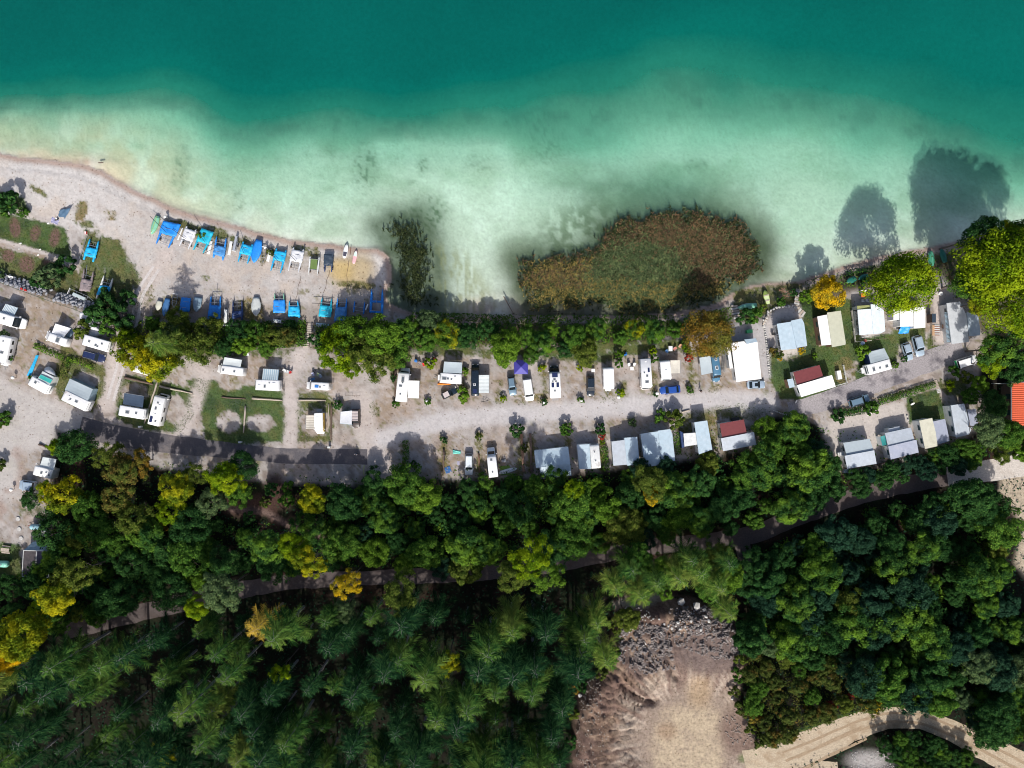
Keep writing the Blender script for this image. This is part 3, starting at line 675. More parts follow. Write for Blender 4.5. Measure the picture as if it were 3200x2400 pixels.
# ------------------------------------------------------------------ builders for vehicles, boats, cabins
CACHE = {}
def shared(key, fn, m, smooth=False):
    if key not in CACHE:
        mb = MB(); fn(mb); o = mb.build(key, m, None, smooth); CACHE[key] = o.data; bpy.data.objects.remove(o)
    return CACHE[key]
def f_wheel(mb):
    mb.cm = 0; mb.tube((0, -.11, 0), (0, .11, 0), .33, n=12)
    mb.cm = 1; mb.tube((0, -.12, 0), (0, .12, 0), .19, n=8)
def wheels(root, xs, hw, r=1.):
    me = shared('wheel', f_wheel, [TYRE, RIM])
    for x in xs:
        for s in (-1, 1): inst('wheel', me, root, (x, s * (hw - .12), .33 * r), scale=(r, 1, r))
def part(root, name, m, fn, smooth=False):
    mb = MB(); fn(mb); return mb.build(name, m, root, smooth)
def ring8(x, w, z0, z1, r=.12, rt=None):
    rt = r if rt is None else rt
    return [(x, -w + r, z0), (x, -w, z0 + r), (x, -w, z1 - rt * 1.2), (x, -w + rt * .35, z1 - rt * .35), (x, -w + rt * 1.3, z1), (x, w - rt * 1.3, z1), (x, w - rt * .35, z1 - rt * .35), (x, w, z1 - rt * 1.2), (x, w, z0 + r), (x, w - r, z0)]
def frame_from(front, rear, z, g=None):
    """root location / heading / length from the photo points of the front and rear middle at height z"""
    F = at(*front, z); R = at(*rear, z)
    c = (F + R) / 2; d = F - R
    return Vector((c.x, c.y, hgt(c.x, c.y))), math.atan2(d.y, d.x), math.hypot(d.x, d.y)
def quad_on(mb, p, q, r, s, off=.012):
    p, q, r, s = map(Vector, (p, q, r, s)); n = (q - p).cross(s - p).normalized() * off
    mb.add([p + n, q + n, r + n, s + n, p - n, q - n, r - n, s - n], [(0, 1, 2, 3), (7, 6, 5, 4), (0, 4, 5, 1), (1, 5, 6, 2), (2, 6, 7, 3), (3, 7, 4, 0)])
def car(label, front, rear, wpx, paint, kind='hatch', cat='car', name='parked_car', roof=None, rails=False, sun=False, bars=False):
    loc, rz, L = frame_from(front, rear, .8); w = wpx / PXM / 2
    T = Root(name, label, cat, loc, rz)
    van = kind == 'van'; H = 1.95 if van else (1.68 if kind == 'mpv' else 1.46); B = 1.12 if van else .92
    nose = .9 if van else 1.05
    st = [(-L / 2, .80, .38, B - .12), (-L / 2 + .10, .93, .28, B - .03), (-L / 2 + .5, 1, .24, B), (0, 1, .22, B), (L / 2 - nose - .1, 1, .22, B - .02), (L / 2 - .45, .96, .24, B - .14), (L / 2 - .15, .86, .28, B - .24), (L / 2, .66, .36, B - .36)]
    part(T, 'body', paint, lambda mb: mb.loft([ring8(x, w * a, z0, z1, .10, .12) for x, a, z0, z1 in st]), True)
    xr0 = -L / 2 + (.06 if van or kind in ('mpv', 'estate') else .35); xf0 = L / 2 - nose - (.0 if van else .1)
    xr1 = xr0 + (.18 if van else (.35 if kind in ('mpv', 'estate') else .65)); xf1 = xf0 - (.6 if van else .75)
    wb, wt = w * .95, w * (.84 if van else .76)
    def cab(mb):
        mb.loft([[(xr0, -wb, B - .05), (xf0, -wb, B - .05), (xf0, wb, B - .05), (xr0, wb, B - .05)],
                 [(xr1 - .03, -wt - .03, H - .1), (xf1 + .05, -wt - .03, H - .1), (xf1 + .05, wt + .03, H - .1), (xr1 - .03, wt + .03, H - .1)],
                 [(xr1 + .1, -wt + .08, H), (xf1 - .1, -wt + .08, H), (xf1 - .1, wt - .08, H), (xr1 + .1, wt - .08, H)]])
    part(T, 'cabin', paint, cab)
    if roof is not None:
        part(T, 'roof', roof, lambda mb: mb.prism([(xr1 + .08, -wt + .05), (xf1 - .05, -wt + .05), (xf1 - .05, wt - .05), (xr1 + .08, wt - .05)], H - .005, H + .03))
    def P(x0, x1, y0, y1, t):
        return None
    def edge(t, sx):     # point on cabin side edge at fraction t up
        x = (xf0 + (xf1 + .05 - xf0) * t) if sx > 0 else (xr0 + (xr1 - .03 - xr0) * t)
        y = wb + (wt + .03 - wb) * t; z = B - .05 + (H - .1 - (B - .05)) * t
        return x, y, z
    for nm, sx in (('windscreen', 1), ('rear_window', -1)):
        a = edge(.12, sx); b = edge(.93, sx)
        if nm == 'rear_window' and van: a = edge(.35, sx)
        part(T, nm, GLASS, lambda mb: quad_on(mb, (a[0], -a[1] * .9, a[2]), (a[0], a[1] * .9, a[2]), (b[0], b[1] * .92, b[2]), (b[0], -b[1] * .92, b[2]), .015))
    for sgn in (-1, 1):
        r0 = edge(.15, -1); r1 = edge(.9, -1); f0 = edge(.15, 1); f1 = edge(.9, 1)
        part(T, 'side_window', GLASS, lambda mb: quad_on(mb, (r0[0] + .15, sgn * r0[1], r0[2]), (f0[0] - .2, sgn * f0[1], f0[2]), (f1[0] - .12, sgn * f1[1], f1[2]), (r1[0] + .12, sgn * r1[1], r1[2]), .015))
        part(T, 'mirror', paint, lambda mb: mb.box((xf0 - .28, sgn * (w + .09), B + .05), (.16, .2, .14)))
        part(T, 'headlight', LAMPW, lambda mb: mb.box((L / 2 - .16, sgn * w * .68, B - .33), (.22, .3, .13)))
        part(T, 'tail_light', RED, lambda mb: mb.box((-L / 2 + .04, sgn * w * .78, B - .16), (.06, .16, .2)))
        if rails: part(T, 'roof_rail', BLACK if rails == 'black' else STEEL, lambda mb: mb.tube((xr1 + .1, sgn * (wt - .03), H + .05), (xf1 - .2, sgn * (wt - .03), H + .05), .035))
    if sun: part(T, 'sunroof', GLASS, lambda mb: mb.box(((xf1 * .75 + xr1 * .25), 0, H + .005), (.75, wt * 1.1, .03)))
    if bars:
        for k in range(4): part(T, 'roof_bar', BLACK, lambda mb: mb.tube((xr1 + .2 + k * (xf1 - xr1 - .4) / 3, -wt - .05, H + .09), (xr1 + .2 + k * (xf1 - xr1 - .4) / 3, wt + .05, H + .09), .03))
    wheels(T, (-L / 2 + .85, L / 2 - .88), w)
    return T, L, w, H
def hatches(T, items, L, w, H, x0=0):
    """items (u along -1..1, v across -1..1, size x, size y, kind)"""
    for u, v, sx, sy, k in items:
        x, y = x0 + u * L / 2, v * w
        if k == 's': part(T, 'solar_panel', SOLAR, lambda mb: mb.box((x, y, H + .06), (sx, sy, .05)))
        elif k == 'b': part(T, 'solar_panel', BLUEP, lambda mb: mb.box((x, y, H + .06), (sx, sy, .05)))
        elif k == 'w': part(T, 'roof_vent', WHITE, lambda mb: mb.box((x, y, H + .06), (sx, sy, .12)))
        elif k == 'd': part(T, 'roof_dome', LAMPW, lambda mb: mb.disc((x, y, H), sx / 2, .05, 10, .16), True)
        else:
            part(T, 'hatch_frame', FRAME if k != 'k' else WHITE, lambda mb: mb.box((x, y, H + .03), (sx, sy, .08)))
            part(T, 'roof_hatch', HATCH, lambda mb: mb.box((x, y, H + .06), (sx * .72, sy * .72, .07)))
def motorhome(label, front, rear, wpx, items=(), paint=WHITE, cab=WHITE, H=2.9, kind='coach', cabL=1.75, alcove=False, name='motorhome', cat='motorhome', rack=False, wins=True):
    loc, rz, L = frame_from(front, rear, H * .7); w = wpx / PXM / 2 * (CAMH - H) / CAMH
    T = Root(name, label, cat, loc, rz)
    if kind == 'coach':     # integrated body with a curved glass nose
        st = [(-L / 2, .94, .5, H - .15), (-L / 2 + .12, 1, .35, H), (L / 2 - .9, 1, .35, H), (L / 2 - .45, .98, .35, H - .12), (L / 2 - .2, .92, .38, H - .75), (L / 2 - .02, .86, .4, 1.25), (L / 2, .78, .45, 1.0)]
        part(T, 'body', paint, lambda mb: mb.loft([ring8(x, w * a, z0, z1, .1, .14) for x, a, z0, z1 in st]), True)
        part(T, 'windscreen', GLASS, lambda mb: quad_on(mb, (L / 2 - .04, -w * .78, 1.3), (L / 2 - .04, w * .78, 1.3), (L / 2 - .36, w * .86, H - .34), (L / 2 - .36, -w * .86, H - .34), .03))
        bx = L / 2 - .5
    elif kind == 'van':     # panel van / campervan
        st = [(-L / 2, .90, .42, H - .2), (-L / 2 + .15, .97, .3, H - .02), (-L / 2 + .5, 1, .3, H), (L / 2 - 1.75, 1, .3, H), (L / 2 - 1.45, .98, .3, H - .12), (L / 2 - .85, .98, .3, 1.28), (L / 2 - .25, .90, .34, 1.02), (L / 2, .74, .4, .82)]
        part(T, 'body', paint, lambda mb: mb.loft([ring8(x, w * a, z0, z1, .1, .2 if z1 > 1.5 else .12) for x, a, z0, z1 in st]), True)
        part(T, 'windscreen', GLASS, lambda mb: quad_on(mb, (L / 2 - .84, -w * .88, 1.32), (L / 2 - .84, w * .88, 1.32), (L / 2 - 1.42, w * .82, H - .18), (L / 2 - 1.42, -w * .82, H - .18), .03))
        bx = L / 2 - 1.6
    else:                   # cab with bonnet + coachbuilt box
        xb = L / 2 - cabL
        st = [(xb - .3, .86, .35, 2.1), (xb + .35, .86, .32, 2.05), (xb + .95, .86, .3, 1.22), (L / 2 - .25, .80, .32, 1.0), (L / 2, .64, .4, .82)]
        part(T, 'cab', cab, lambda mb: mb.loft([ring8(x, w * a, z0, z1, .1, .14) for x, a, z0, z1 in st]), True)
        part(T, 'windscreen', GLASS, lambda mb: quad_on(mb, (xb + .96, -w * .74, 1.28), (xb + .96, w * .74, 1.28), (xb + .38, w * .70, 2.02), (xb + .38, -w * .70, 2.02), .03))
        xt = xb + (.75 if alcove else .15)
        s2 = [(-L / 2, .95, .5, H - .15), (-L / 2 + .12, 1, .42, H), (xt - .45, 1, .42, H), (xt - .12, .96, 1.9 if alcove else .5, H - .18), (xt, .84, 2.05 if alcove else 1.2, H - .5)]
        part(T, 'body', paint, lambda mb: mb.loft([ring8(x, w * a, z0, z1, .1, .14) for x, a, z0, z1 in s2]), True)
        bx = xb - .2
    hatches(T, items, L, w, H)
    for s in (-1, 1):
        part(T, 'mirror', BLACK if paint is not WHITE else WHITE, lambda mb: mb.box((bx + .55, s * (w + .12), 1.6), (.14, .26, .34)))
        part(T, 'headlight', LAMPW, lambda mb: mb.box((L / 2 - .1, s * w * .62, .85), (.16, .3, .16)))
        if wins:
            for u in (-.55, .05):
                part(T, 'side_window', GLASS, lambda mb: mb.box((u * L / 2, s * (w + .005), min(1.9, H - .5)), (1.0, .05, .55)))
    if rack:
        for k in range(4): part(T, 'rear_rack', STEEL, lambda mb: mb.tube((-L / 2 - .1 - k * .13, -w * .6, 1.2), (-L / 2 - .1 - k * .13, w * .6, 1.2), .035))
    wheels(T, (-L / 2 + 1.2, L / 2 - .95), w)
    T.dim = (L, w, H)
    return T
def caravan(label, hitch, rear, wpx, items=(), paint=WHITE, H=2.6, bar=True, win=True, name='caravan', group=None, frontwin=True):
    loc, rz, L = frame_from(hitch, rear, H * .85); w = wpx / PXM / 2 * (CAMH - H) / CAMH
    T = Root(name, label, 'caravan', loc, rz, group)
    st = [(-L / 2, .94, .75, H - .55), (-L / 2 + .22, 1, .5, H - .05), (-L / 2 + .5, 1, .45, H), (L / 2 - .75, 1, .45, H), (L / 2 - .35, .99, .5, H - .1), (L / 2 - .1, .96, .6, H - .5), (L / 2, .92, .75, H - 1.1)]
    part(T, 'body', paint, lambda mb: mb.loft([ring8(x, w * a, z0, z1, .1, .12) for x, a, z0, z1 in st]), True)
    hatches(T, items, L, w, H)
    if win:
        for s in (-1, 1):
            for u in (-.6, 0, .5): part(T, 'side_window', GLASS, lambda mb: mb.box((u * L / 2, s * (w + .005), 1.75), (.85, .05, .55)))
    if frontwin:
        part(T, 'rear_window', GLASSB, lambda mb: quad_on(mb, (-L / 2 - .0, -w * .7, H - .95), (-L / 2 - .0, w * .7, H - .95), (-L / 2 + .17, w * .7, H - .2), (-L / 2 + .17, -w * .7, H - .2), .03))
        part(T, 'front_window', GLASSB, lambda mb: quad_on(mb, (L / 2 - .0, -w * .7, H - 1.0), (L / 2 - .0, w * .7, H - 1.0), (L / 2 - .22, w * .7, H - .25), (L / 2 - .22, -w * .7, H - .25), .03))
    if bar:
        def db(mb):
            mb.tube((L / 2 - .1, -w * .55, .5), (L / 2 + 1.05, 0, .5), .05); mb.tube((L / 2 - .1, w * .55, .5), (L / 2 + 1.05, 0, .5), .05); mb.tube((L / 2 + .95, 0, .5), (L / 2 + 1.3, 0, .52), .06)
            mb.tube((L / 2 + .9, .1, .05), (L / 2 + .9, .1, .8), .03)
        part(T, 'drawbar', STEEL, db)
        part(T, 'gas_locker', WHITE, lambda mb: mb.box((L / 2 + .22, 0, .8), (.42, w * 1.1, .45)))
    wheels(T, (-.1,), w, .9)
    T.dim = (L, w, H)
    return T
def awning(T, pts, zs, m, stripes=0, m2=None, poles=(2, 3), walls=None, wallm=None, name='awning', sag=.12):
    """pts photo px in order inner-left, inner-right, outer-right, outer-left; zs heights above ground"""
    g = T.M.translation.z
    P = [T.loc(at(p[0], p[1], absz=g + z)) for p, z in zip(pts, zs)]
    nu = max(6, stripes * 2 if stripes else 6); mb = MB()
    def fn(u, v):
        a = P[0].lerp(P[1], u); b = P[3].lerp(P[2], u); q = a.lerp(b, v); q = q.copy(); q.z -= sag * math.sin(PI * u) * math.sin(PI * v) ; return q
    mb.grid(fn, nu, 4)
    if stripes: mb.m = [(i // 4) % 2 for i in range(len(mb.f))]
    vs = mb.v[:]; n = len(vs); fs = mb.f[:]; ms = mb.m[:]
    mb.v += [(x, y, z - .03) for x, y, z in vs]; mb.f += [tuple(i + n for i in reversed(f)) for f in fs]; mb.m += ms
    mb.build(name, [m, m2 or m], T, False)
    mbf = MB()
    mbf.tube(P[3], P[2], .045); mbf.build('front_bar', STEEL, T)
    for i in poles:
        part(T, 'awning_pole', STEEL, lambda q: q.tube(P[i], (P[i].x, P[i].y, .0), .03))
    if walls:
        for a, b in walls:
            A, B_ = P[a], P[b]
            part(T, 'awning_wall', wallm or m, lambda q: quad_on(q, (A.x, A.y, .02), (B_.x, B_.y, .02), (B_.x, B_.y, B_.z - .04), (A.x, A.y, A.z - .04), .02))
    return P
def tarp_sheet(T, A, B, C, D, m, name, sagz=.12, drop=.35, seed=0, nu=9, nv=9):
    """A,B top left/right, C,D bottom right/left (local). Cloth with wrinkles and hanging hems"""
    rnd = random.Random(seed); ph = [rnd.uniform(0, 6) for _ in range(6)]
    def fn(u, v):
        uu = min(max((u - .08) / .84, 0), 1); vv = min(max((v - .08) / .84, 0), 1)
        q = A.lerp(B, uu).lerp(D.lerp(C, uu), vv); q = q.copy()
        q.z += -sagz * math.sin(PI * uu) * .8 + .05 * math.sin(uu * 9 + ph[0] + vv * 4) + .05 * math.sin(vv * 11 + ph[1] - uu * 6) + .04 * math.sin((uu + vv) * 14 + ph[2])
        e = max(.08 - u, u - .92, 0) / .08; f = max(.08 - v, v - .92, 0) / .08
        h = max(e, f)
        if h > 0:
            q.z -= drop * h; c = (A + B + C + D) / 4; dxy = Vector((q.x - c.x, q.y - c.y, 0)).normalized(); q += dxy * .06 * h * (1 + math.sin(ph[3] + 20 * (u + v)))
        return q
    mb = MB(); mb.grid(fn, nu, nv)
    n = len(mb.v); mb.v += [(x, y, z - .02) for x, y, z in mb.v]; mb.f += [tuple(i + n for i in reversed(f)) for f in mb.f[:]]; mb.m = [0] * len(mb.f)
    return mb.build(name, m, T, True)
def catamaran(label, TL, TR, BL, BR, m_hull, tarp=(.0, 1.), m_tarp=None, bow='B', mast=None, tramp=None, cat='catamaran', name='catamaran', hullw=.46, m_hull2=None, beams=(.28, .68), dolly=True, group=None, tarps=None, mbar=None, z=.95):
    pts = [at(*p, z) for p in (TL, TR, BR, BL)]
    c = sum(pts, Vector()) / 4; up = ((pts[0] + pts[1]) - (pts[2] + pts[3])); rz = math.atan2(up.y, up.x) - PI / 2
    g = hgt(c.x, c.y); T = Root(name, label, cat, (c.x, c.y, g), rz, group)
    tl, tr, br, bl = [T.loc(p) for p in pts]
    seed = int(abs(TL[0] * 7 + TL[1])) % 1000
    for i, (a, b) in enumerate(((tl, bl), (tr, br))):
        bow_, st_ = (b, a) if bow == 'B' else (a, b)
        d = (bow_ - st_); rings = []
        for t, ww, hz, top in ((0, .62, .16, .95), (.08, .86, .05, .98), (.35, 1, 0, 1.0), (.6, .95, 0, 1.02), (.82, .62, .10, 1.08), (.95, .25, .25, 1.12), (1, .04, .45, 1.14)):
            p = st_ + d * t; w = hullw / 2 * ww; nx_ = Vector((-d.y, d.x, 0)).normalized() * w
            zb = z - .52 + hz * .5; zt = z * top
            rings.append([(p.x - nx_.x * .3, p.y - nx_.y * .3, zb), (p.x - nx_.x, p.y - nx_.y, (zb + zt) / 2 + .05), (p.x - nx_.x * .75, p.y - nx_.y * .75, zt), (p.x, p.y, zt + .05),
                          (p.x + nx_.x * .75, p.y + nx_.y * .75, zt), (p.x + nx_.x, p.y + nx_.y, (zb + zt) / 2 + .05), (p.x + nx_.x * .3, p.y + nx_.y * .3, zb)])
        part(T, 'hull', (m_hull2 if (m_hull2 and i) else m_hull), lambda mb: mb.loft(rings), True)
    for f in beams:
        a = tl.lerp(bl, f); b = tr.lerp(br, f); a.z = b.z = z + .06
        part(T, 'crossbeam', STEEL, lambda mb: mb.tube(a + (a - b) * .02, b + (b - a) * .02, .055))
    for j, tp in enumerate(tarps or [tarp]):
        if m_tarp is not None and tp:
            e = .10
            def cn(l0, l1, r0, r1, f, sx):
                a = l0.lerp(l1, f); b = r0.lerp(r1, f); return (a + (a - b) * e) if sx < 0 else (b + (b - a) * e)
            A = cn(tl, bl, tr, br, tp[0], -1); B = cn(tl, bl, tr, br, tp[0], 1); C_ = cn(tl, bl, tr, br, tp[1], 1); D = cn(tl, bl, tr, br, tp[1], -1)
            for q in (A, B, C_, D): q.z = z + .16
            tarp_sheet(T, A, B, C_, D, m_tarp, 'cover', seed=seed + j)
    if tramp is not None:
        a0 = tl.lerp(bl, beams[0]); b0 = tr.lerp(br, beams[0]); a1 = tl.lerp(bl, beams[1]); b1 = tr.lerp(br, beams[1])
        part(T, 'trampoline', tramp, lambda mb: mb.prism([(a0.x + .25, a0.y), (b0.x - .25, b0.y), (b1.x - .25, b1.y), (a1.x + .25, a1.y)], z + .02, z + .035))
    if dolly:
        def dl(mb):
            y0 = (bl.y * .75 + tl.y * .25) if bow == 'B' else (tl.y * .75 + bl.y * .25)
            xs = [bl.x * .6 + br.x * .4, bl.x * .4 + br.x * .6]
            for x in xs: mb.tube((x, y0 - .9, .42), (x, y0 + .9, .42), .035, n=4)
            for k in (-.8, 0, .8): mb.tube((bl.x * .9 + br.x * .1, y0 + k, .42), (br.x * .9 + bl.x * .1, y0 + k, .42), .035, n=4)
            mb.tube((bl.x, y0, .25), (br.x, y0, .25), .03, n=4)
        part(T, 'dolly_frame', STEEL, dl)
        me = shared('wheel', f_wheel, [TYRE, RIM])
        y0 = (bl.y * .75 + tl.y * .25) if bow == 'B' else (tl.y * .75 + bl.y * .25)
        for x in (bl.x * .95 + br.x * .05, br.x * .95 + bl.x * .05): inst('wheel', me, T, (x, y0, .25), (0, 0, PI / 2), (.75, 1, .75))
    if mast:
        a = T.loc(at(*mast[0], z + (mast[2] if len(mast) > 2 else .5))); b = T.loc(at(*mast[1], z + (mast[3] if len(mast) > 3 else .5)))
        part(T, 'mast', mbar or STEEL, lambda mb: mb.tube(a, b, .06, .045))
    for k, (x, y) in enumerate(((bl.x, bl.y), (br.x, br.y), (tl.x, tl.y), (tr.x, tr.y))):
        part(T, 'support_block', WOODD, lambda mb: mb.box((x * .95, y * .62, (z - .5) / 2), (.3, .3, z - .5)))
    return T
def small_boat(label, bow, stern, wpx, m, kind='cover', cat='boat', name='rowing_boat', m2=None, z=.5, sternw=.7, group=None, double=False):
    loc, rz, L = frame_from(bow, stern, z); w = wpx / PXM / 2
    T = Root(name, label, cat, loc, rz, group)
    prof = [(0, .35 if double else sternw), (.12, .72 if double else min(1, sternw + .12)), (.35, .98), (.55, 1), (.75, .82), (.9, .48), (1, .05)]
    inv = kind == 'upside'
    def ring(t, ww, top):
        x = -L / 2 + L * t; y = w * ww
        if inv: return [(x, -y, .12), (x, -y * .93, .3), (x, -y * .55, .52), (x, 0, .6), (x, y * .55, .52), (x, y * .93, .3), (x, y, .12)]
        return [(x, 0, .06 + .15 * t * t), (x, -y * .55, .14 + .15 * t * t), (x, -y * .93, .38), (x, -y, .58 + .12 * t * t), (x, y, .58 + .12 * t * t), (x, y * .93, .38), (x, y * .55, .14 + .15 * t * t)]
    part(T, 'hull', m, lambda mb: mb.loft([ring(t, ww, 0) for t, ww in prof]), True)
    if inv:
        part(T, 'keel', m2 or m, lambda mb: mb.tube((-L / 2 + .1, 0, .6), (L / 2 - .3, 0, .6), .05, n=5))
        part(T, 'rub_strip', m2 or HULLW, lambda mb: [mb.tube((-L / 2 + L * prof[i][0], s * w * prof[i][1], .13), (-L / 2 + L * prof[i + 1][0], s * w * prof[i + 1][1], .13), .035, n=4) for i in range(6) for s in (-1, 1)])
    elif kind == 'cover':
        def fn(mb):
            rr = []
            for t, ww in prof:
                x = -L / 2 + L * (.01 + .98 * t); y = w * ww * 1.04; zz = .6 + .12 * t * t; hh = .22 * math.sin(PI * (.15 + .8 * t)) + .02 * math.sin(t * 40)
                rr.append([(x, -y, zz - .14), (x, -y, zz + .02), (x, -y * .5, zz + hh * .7), (x, 0, zz + hh), (x, y * .5, zz + hh * .7), (x, y, zz + .02), (x, y, zz - .14)])
            mb.loft(rr)
        part(T, 'cover', m2 or m, fn, True)
    else:   # open, with floor and thwarts
        part(T, 'floor', m2 or m, lambda mb: mb.prism([(-L / 2 + L * t, -w * ww * .8) for t, ww in prof] + [(-L / 2 + L * t, w * ww * .8) for t, ww in reversed(prof)], .60, .62))
        for u in (-.25, .12): part(T, 'thwart', WOODL, lambda mb: mb.box((u * L, 0, .68), (.24, w * 1.7, .05)))
    return T
def board(label, nose, tail, wpx, m, name='paddle_board', cat='paddle board', pad=None, padm=None, z=.12, flat=False, tip=None):
    loc, rz, L = frame_from(nose, tail, z); w = wpx / PXM / 2; T = Root(name, label, cat, loc, rz)
    pr = [(-1, .25), (-.96, .5), (-.8, .78), (-.4, .97), (0, 1), (.4, .92), (.75, .66), (.93, .35), (1, .06)]
    if flat: pr = [(-1, .95), (-.98, 1), (.98, 1), (1, .95)]
    def rg(x, ww, q=0): return [(x, -w * ww * .8, .04), (x, -w * ww, .09), (x, -w * ww * .8, .14), (x, w * ww * .8, .14), (x, w * ww, .09), (x, w * ww * .8, .04)]
    part(T, 'deck', m, lambda mb: mb.loft([rg(u * L / 2, ww) for u, ww in pr]), True)
    if pad:
        part(T, 'deck_pad', padm or BLACK, lambda mb: mb.prism([(pad[0] * L / 2, -w * .62), (pad[1] * L / 2, -w * .8), (pad[1] * L / 2, w * .8), (pad[0] * L / 2, w * .62)], .14, .155))
    if tip: part(T, 'nose_patch', tip, lambda mb: mb.prism([(L * .05, -w * .8), (L * .34, -w * .62), (L * .44, 0), (L * .34, w * .62), (L * .05, w * .8)], .14, .15))
    part(T, 'fin', BLACK, lambda mb: mb.box((-L / 2 + .3, 0, .03), (.2, .03, .05)))
    return T
def roofed(label, roofs, name='mobile_home', cat='mobile home', walls=OFFWHITE, extra=(), group=None, wins=True, rib=0):
    """roofs: list of (4+ px points, heights, material). Walls stand under each roof."""
    allp = [at(p[0], p[1], z) for pts, zs, m in roofs for p, z in zip(pts, zs)]
    c = sum(allp, Vector()) / len(allp); p0, p1 = allp[0], allp[1]
    rz = math.atan2(p1.y - p0.y, p1.x - p0.x); g = hgt(c.x, c.y)
    T = Root(name, label, cat, (c.x, c.y, g), rz, group)
    for k, (pts, zs, m) in enumerate(roofs):
        P = [T.loc(at(p[0], p[1], absz=g + z)) for p, z in zip(pts, zs)]
        n = len(P); zz = [p.z for p in P]
        part(T, 'roof', m, lambda mb: mb.prism([(p.x, p.y) for p in P], [z - .09 - .004 * k for z in zz], [z - .004 * k for z in zz]))
        cc = sum(P, Vector()) / n; W = [cc + (p - cc) * .94 for p in P]
        part(T, 'wall', walls, lambda mb: mb.prism([(p.x, p.y) for p in W], [0.0] * n, [z - .12 for z in zz]))
        if wins:
            for i in range(n):
                a, b = W[i], W[(i + 1) % n]; d = b - a; d.z = 0; Lw = d.length
                if Lw < 2.2: continue
                zt = min(zz[i], zz[(i + 1) % n]); u = d.normalized(); nn = Vector((u.y, -u.x, 0))
                if nn.dot(Vector((cc.x, cc.y, 0)) - Vector((a.x, a.y, 0))) > 0: nn = -nn
                kk = max(1, int(Lw / 2.6))
                for j in range(kk):
                    mid = Vector((a.x, a.y, 0)) + u * Lw * (j + .5) / kk
                    if zt > 1.9: part(T, 'window', GLASSB, lambda mb: mb.box((mid.x, mid.y, zt - .85), (1.1, .07, .7), math.atan2(u.y, u.x)))
        if rib:
            a, b, c2, d2 = P[:4]; Lr = (b - a).length; kk = max(2, int(Lr / rib))
            def rb(mb):
                for j in range(1, kk):
                    s = a.lerp(b, j / kk); e = d2.lerp(c2, j / kk); mb.tube(s + Vector((0, 0, .01)), e + Vector((0, 0, .01)), .03, n=4)
            part(T, 'roof_seam', m, rb)['kind'] = 'stuff'
    for f in extra: f(T)
    return T
def slat_deck(T, pts, z, n, m, name='pergola_slat', zz=None, gap=.45):
    """separate slats between the long edges pts[0]-pts[3] and pts[1]-pts[2]"""
    g = T.M.translation.z; P = [T.loc(at(p[0], p[1], absz=g + z)) for p in pts]
    for i in range(n):
        t0 = (i + gap / 2) / n; t1 = (i + 1 - gap / 2) / n
        a = P[0].lerp(P[3], t0); b = P[1].lerp(P[2], t0); c = P[1].lerp(P[2], t1); d = P[0].lerp(P[3], t1)
        part(T, name, m, lambda mb: mb.prism([(q.x, q.y) for q in (a, b, c, d)], z - .06, z))
def thing1(name, label, cat, m, fn, loc, rz=0, group=None, smooth=False):
    mb = MB(); fn(mb); o = mb.build(name, m, None, smooth); o.location = loc; o.rotation_euler = (0, 0, rz); return tag(o, label, cat, group)
# ------------------------------------------------------------------ the camp: motorhomes, caravans, cars
SILVER = mat('silver_paint', (.42, .46, .52), .3, metal=.4, var=.05, coat=.5); SILVERB = mat('pale_blue_silver_paint', (.40, .50, .60), .3, metal=.3, var=.05, coat=.5)
NAVY = mat('navy_paint', (.015, .025, .08), .25, var=.05, coat=.5); BLUEC = mat('blue_paint', (.015, .07, .32), .3, var=.05, coat=.5); DARKC = mat('black_blue_paint', (.012, .022, .035), .2, var=.05, coat=.6)
STEELBL = mat('steel_blue_paint', (.06, .16, .26), .3, var=.05, coat=.4); GREYBL = mat('grey_blue_paint', (.16, .25, .33), .3, metal=.3, var=.05, coat=.5)
CREAMP = mat('cream_awning', (.60, .57, .50), .6); AWG = mat('grey_awning', (.42, .49, .53), .6, var=.05); AWGD = mat('grey_awning_stripe', (.24, .34, .42), .6, var=.05); AWL = mat('light_awning', (.60, .65, .66), .6, var=.05)
AWN = mat('navy_awning', (.04, .065, .11), .6); PINKR = mat('pinkish_roof', (.50, .44, .44), .5); BROWNP = mat('dark_brown_paint', (.05, .035, .035), .4)
INDIGO = mat('indigo_canopy', (.05, .045, .30), .6, var=.06)

T = motorhome('white motorhome with blue striped awning cut by the left edge of the photo', (68, 1013), (-42, 978), 35, [(-.2, .2, .5, .5, 'h'), (.15, .1, .5, .5, 'h')], kind='van')
awning(T, [(0, 981), (41, 993), (56.5, 962), (18, 949)], [2.5, 2.5, 2.2, 2.2], AWL, 9, AWGD)
T = motorhome('white camper van with pale sail awning on the gravel beside a low hedge', (137, 1044), (211, 1072), 27, [(-.35, 0, .9, 1.3, 'h')], H=2.3, kind='van', name='camper_van', cat='camper van')
T2 = Root('sail_awning', 'pale grey sail awning with arched end beside the white camper van', 'awning', at(192, 1035), 0)
awning(T2, [(162, 1040), (197, 1056), (222, 1026), (173, 1011)], [2.1, 2.1, 1.5, 2.4], FABW, poles=(2, 3), sag=.5)
part(T2, 'arch_wall', FABG, lambda mb: mb.grid(lambda u, v: T2.loc(at(204 + 18 * v - 0 * u, 1054 - 26 * v, .05 + 1.7 * math.sin(PI * min(.999, max(.001, v))) * u)) + Vector((.9 * u, -.3 * u, 0)), 5, 8), True)
caravan('long white caravan parked above the navy estate car', (258, 1060), (342, 1084), 34, [(-.1, .35, .55, .5, 'h'), (.42, -.0, .5, .5, 'h'), (-.5, -.2, .45, .4, 'h'), (-.25, .5, .4, .4, 'h')])
car('navy estate car parked on grass below the long white caravan', (326, 1122), (258.6, 1104.5), 26, NAVY, 'estate', rails='steel')
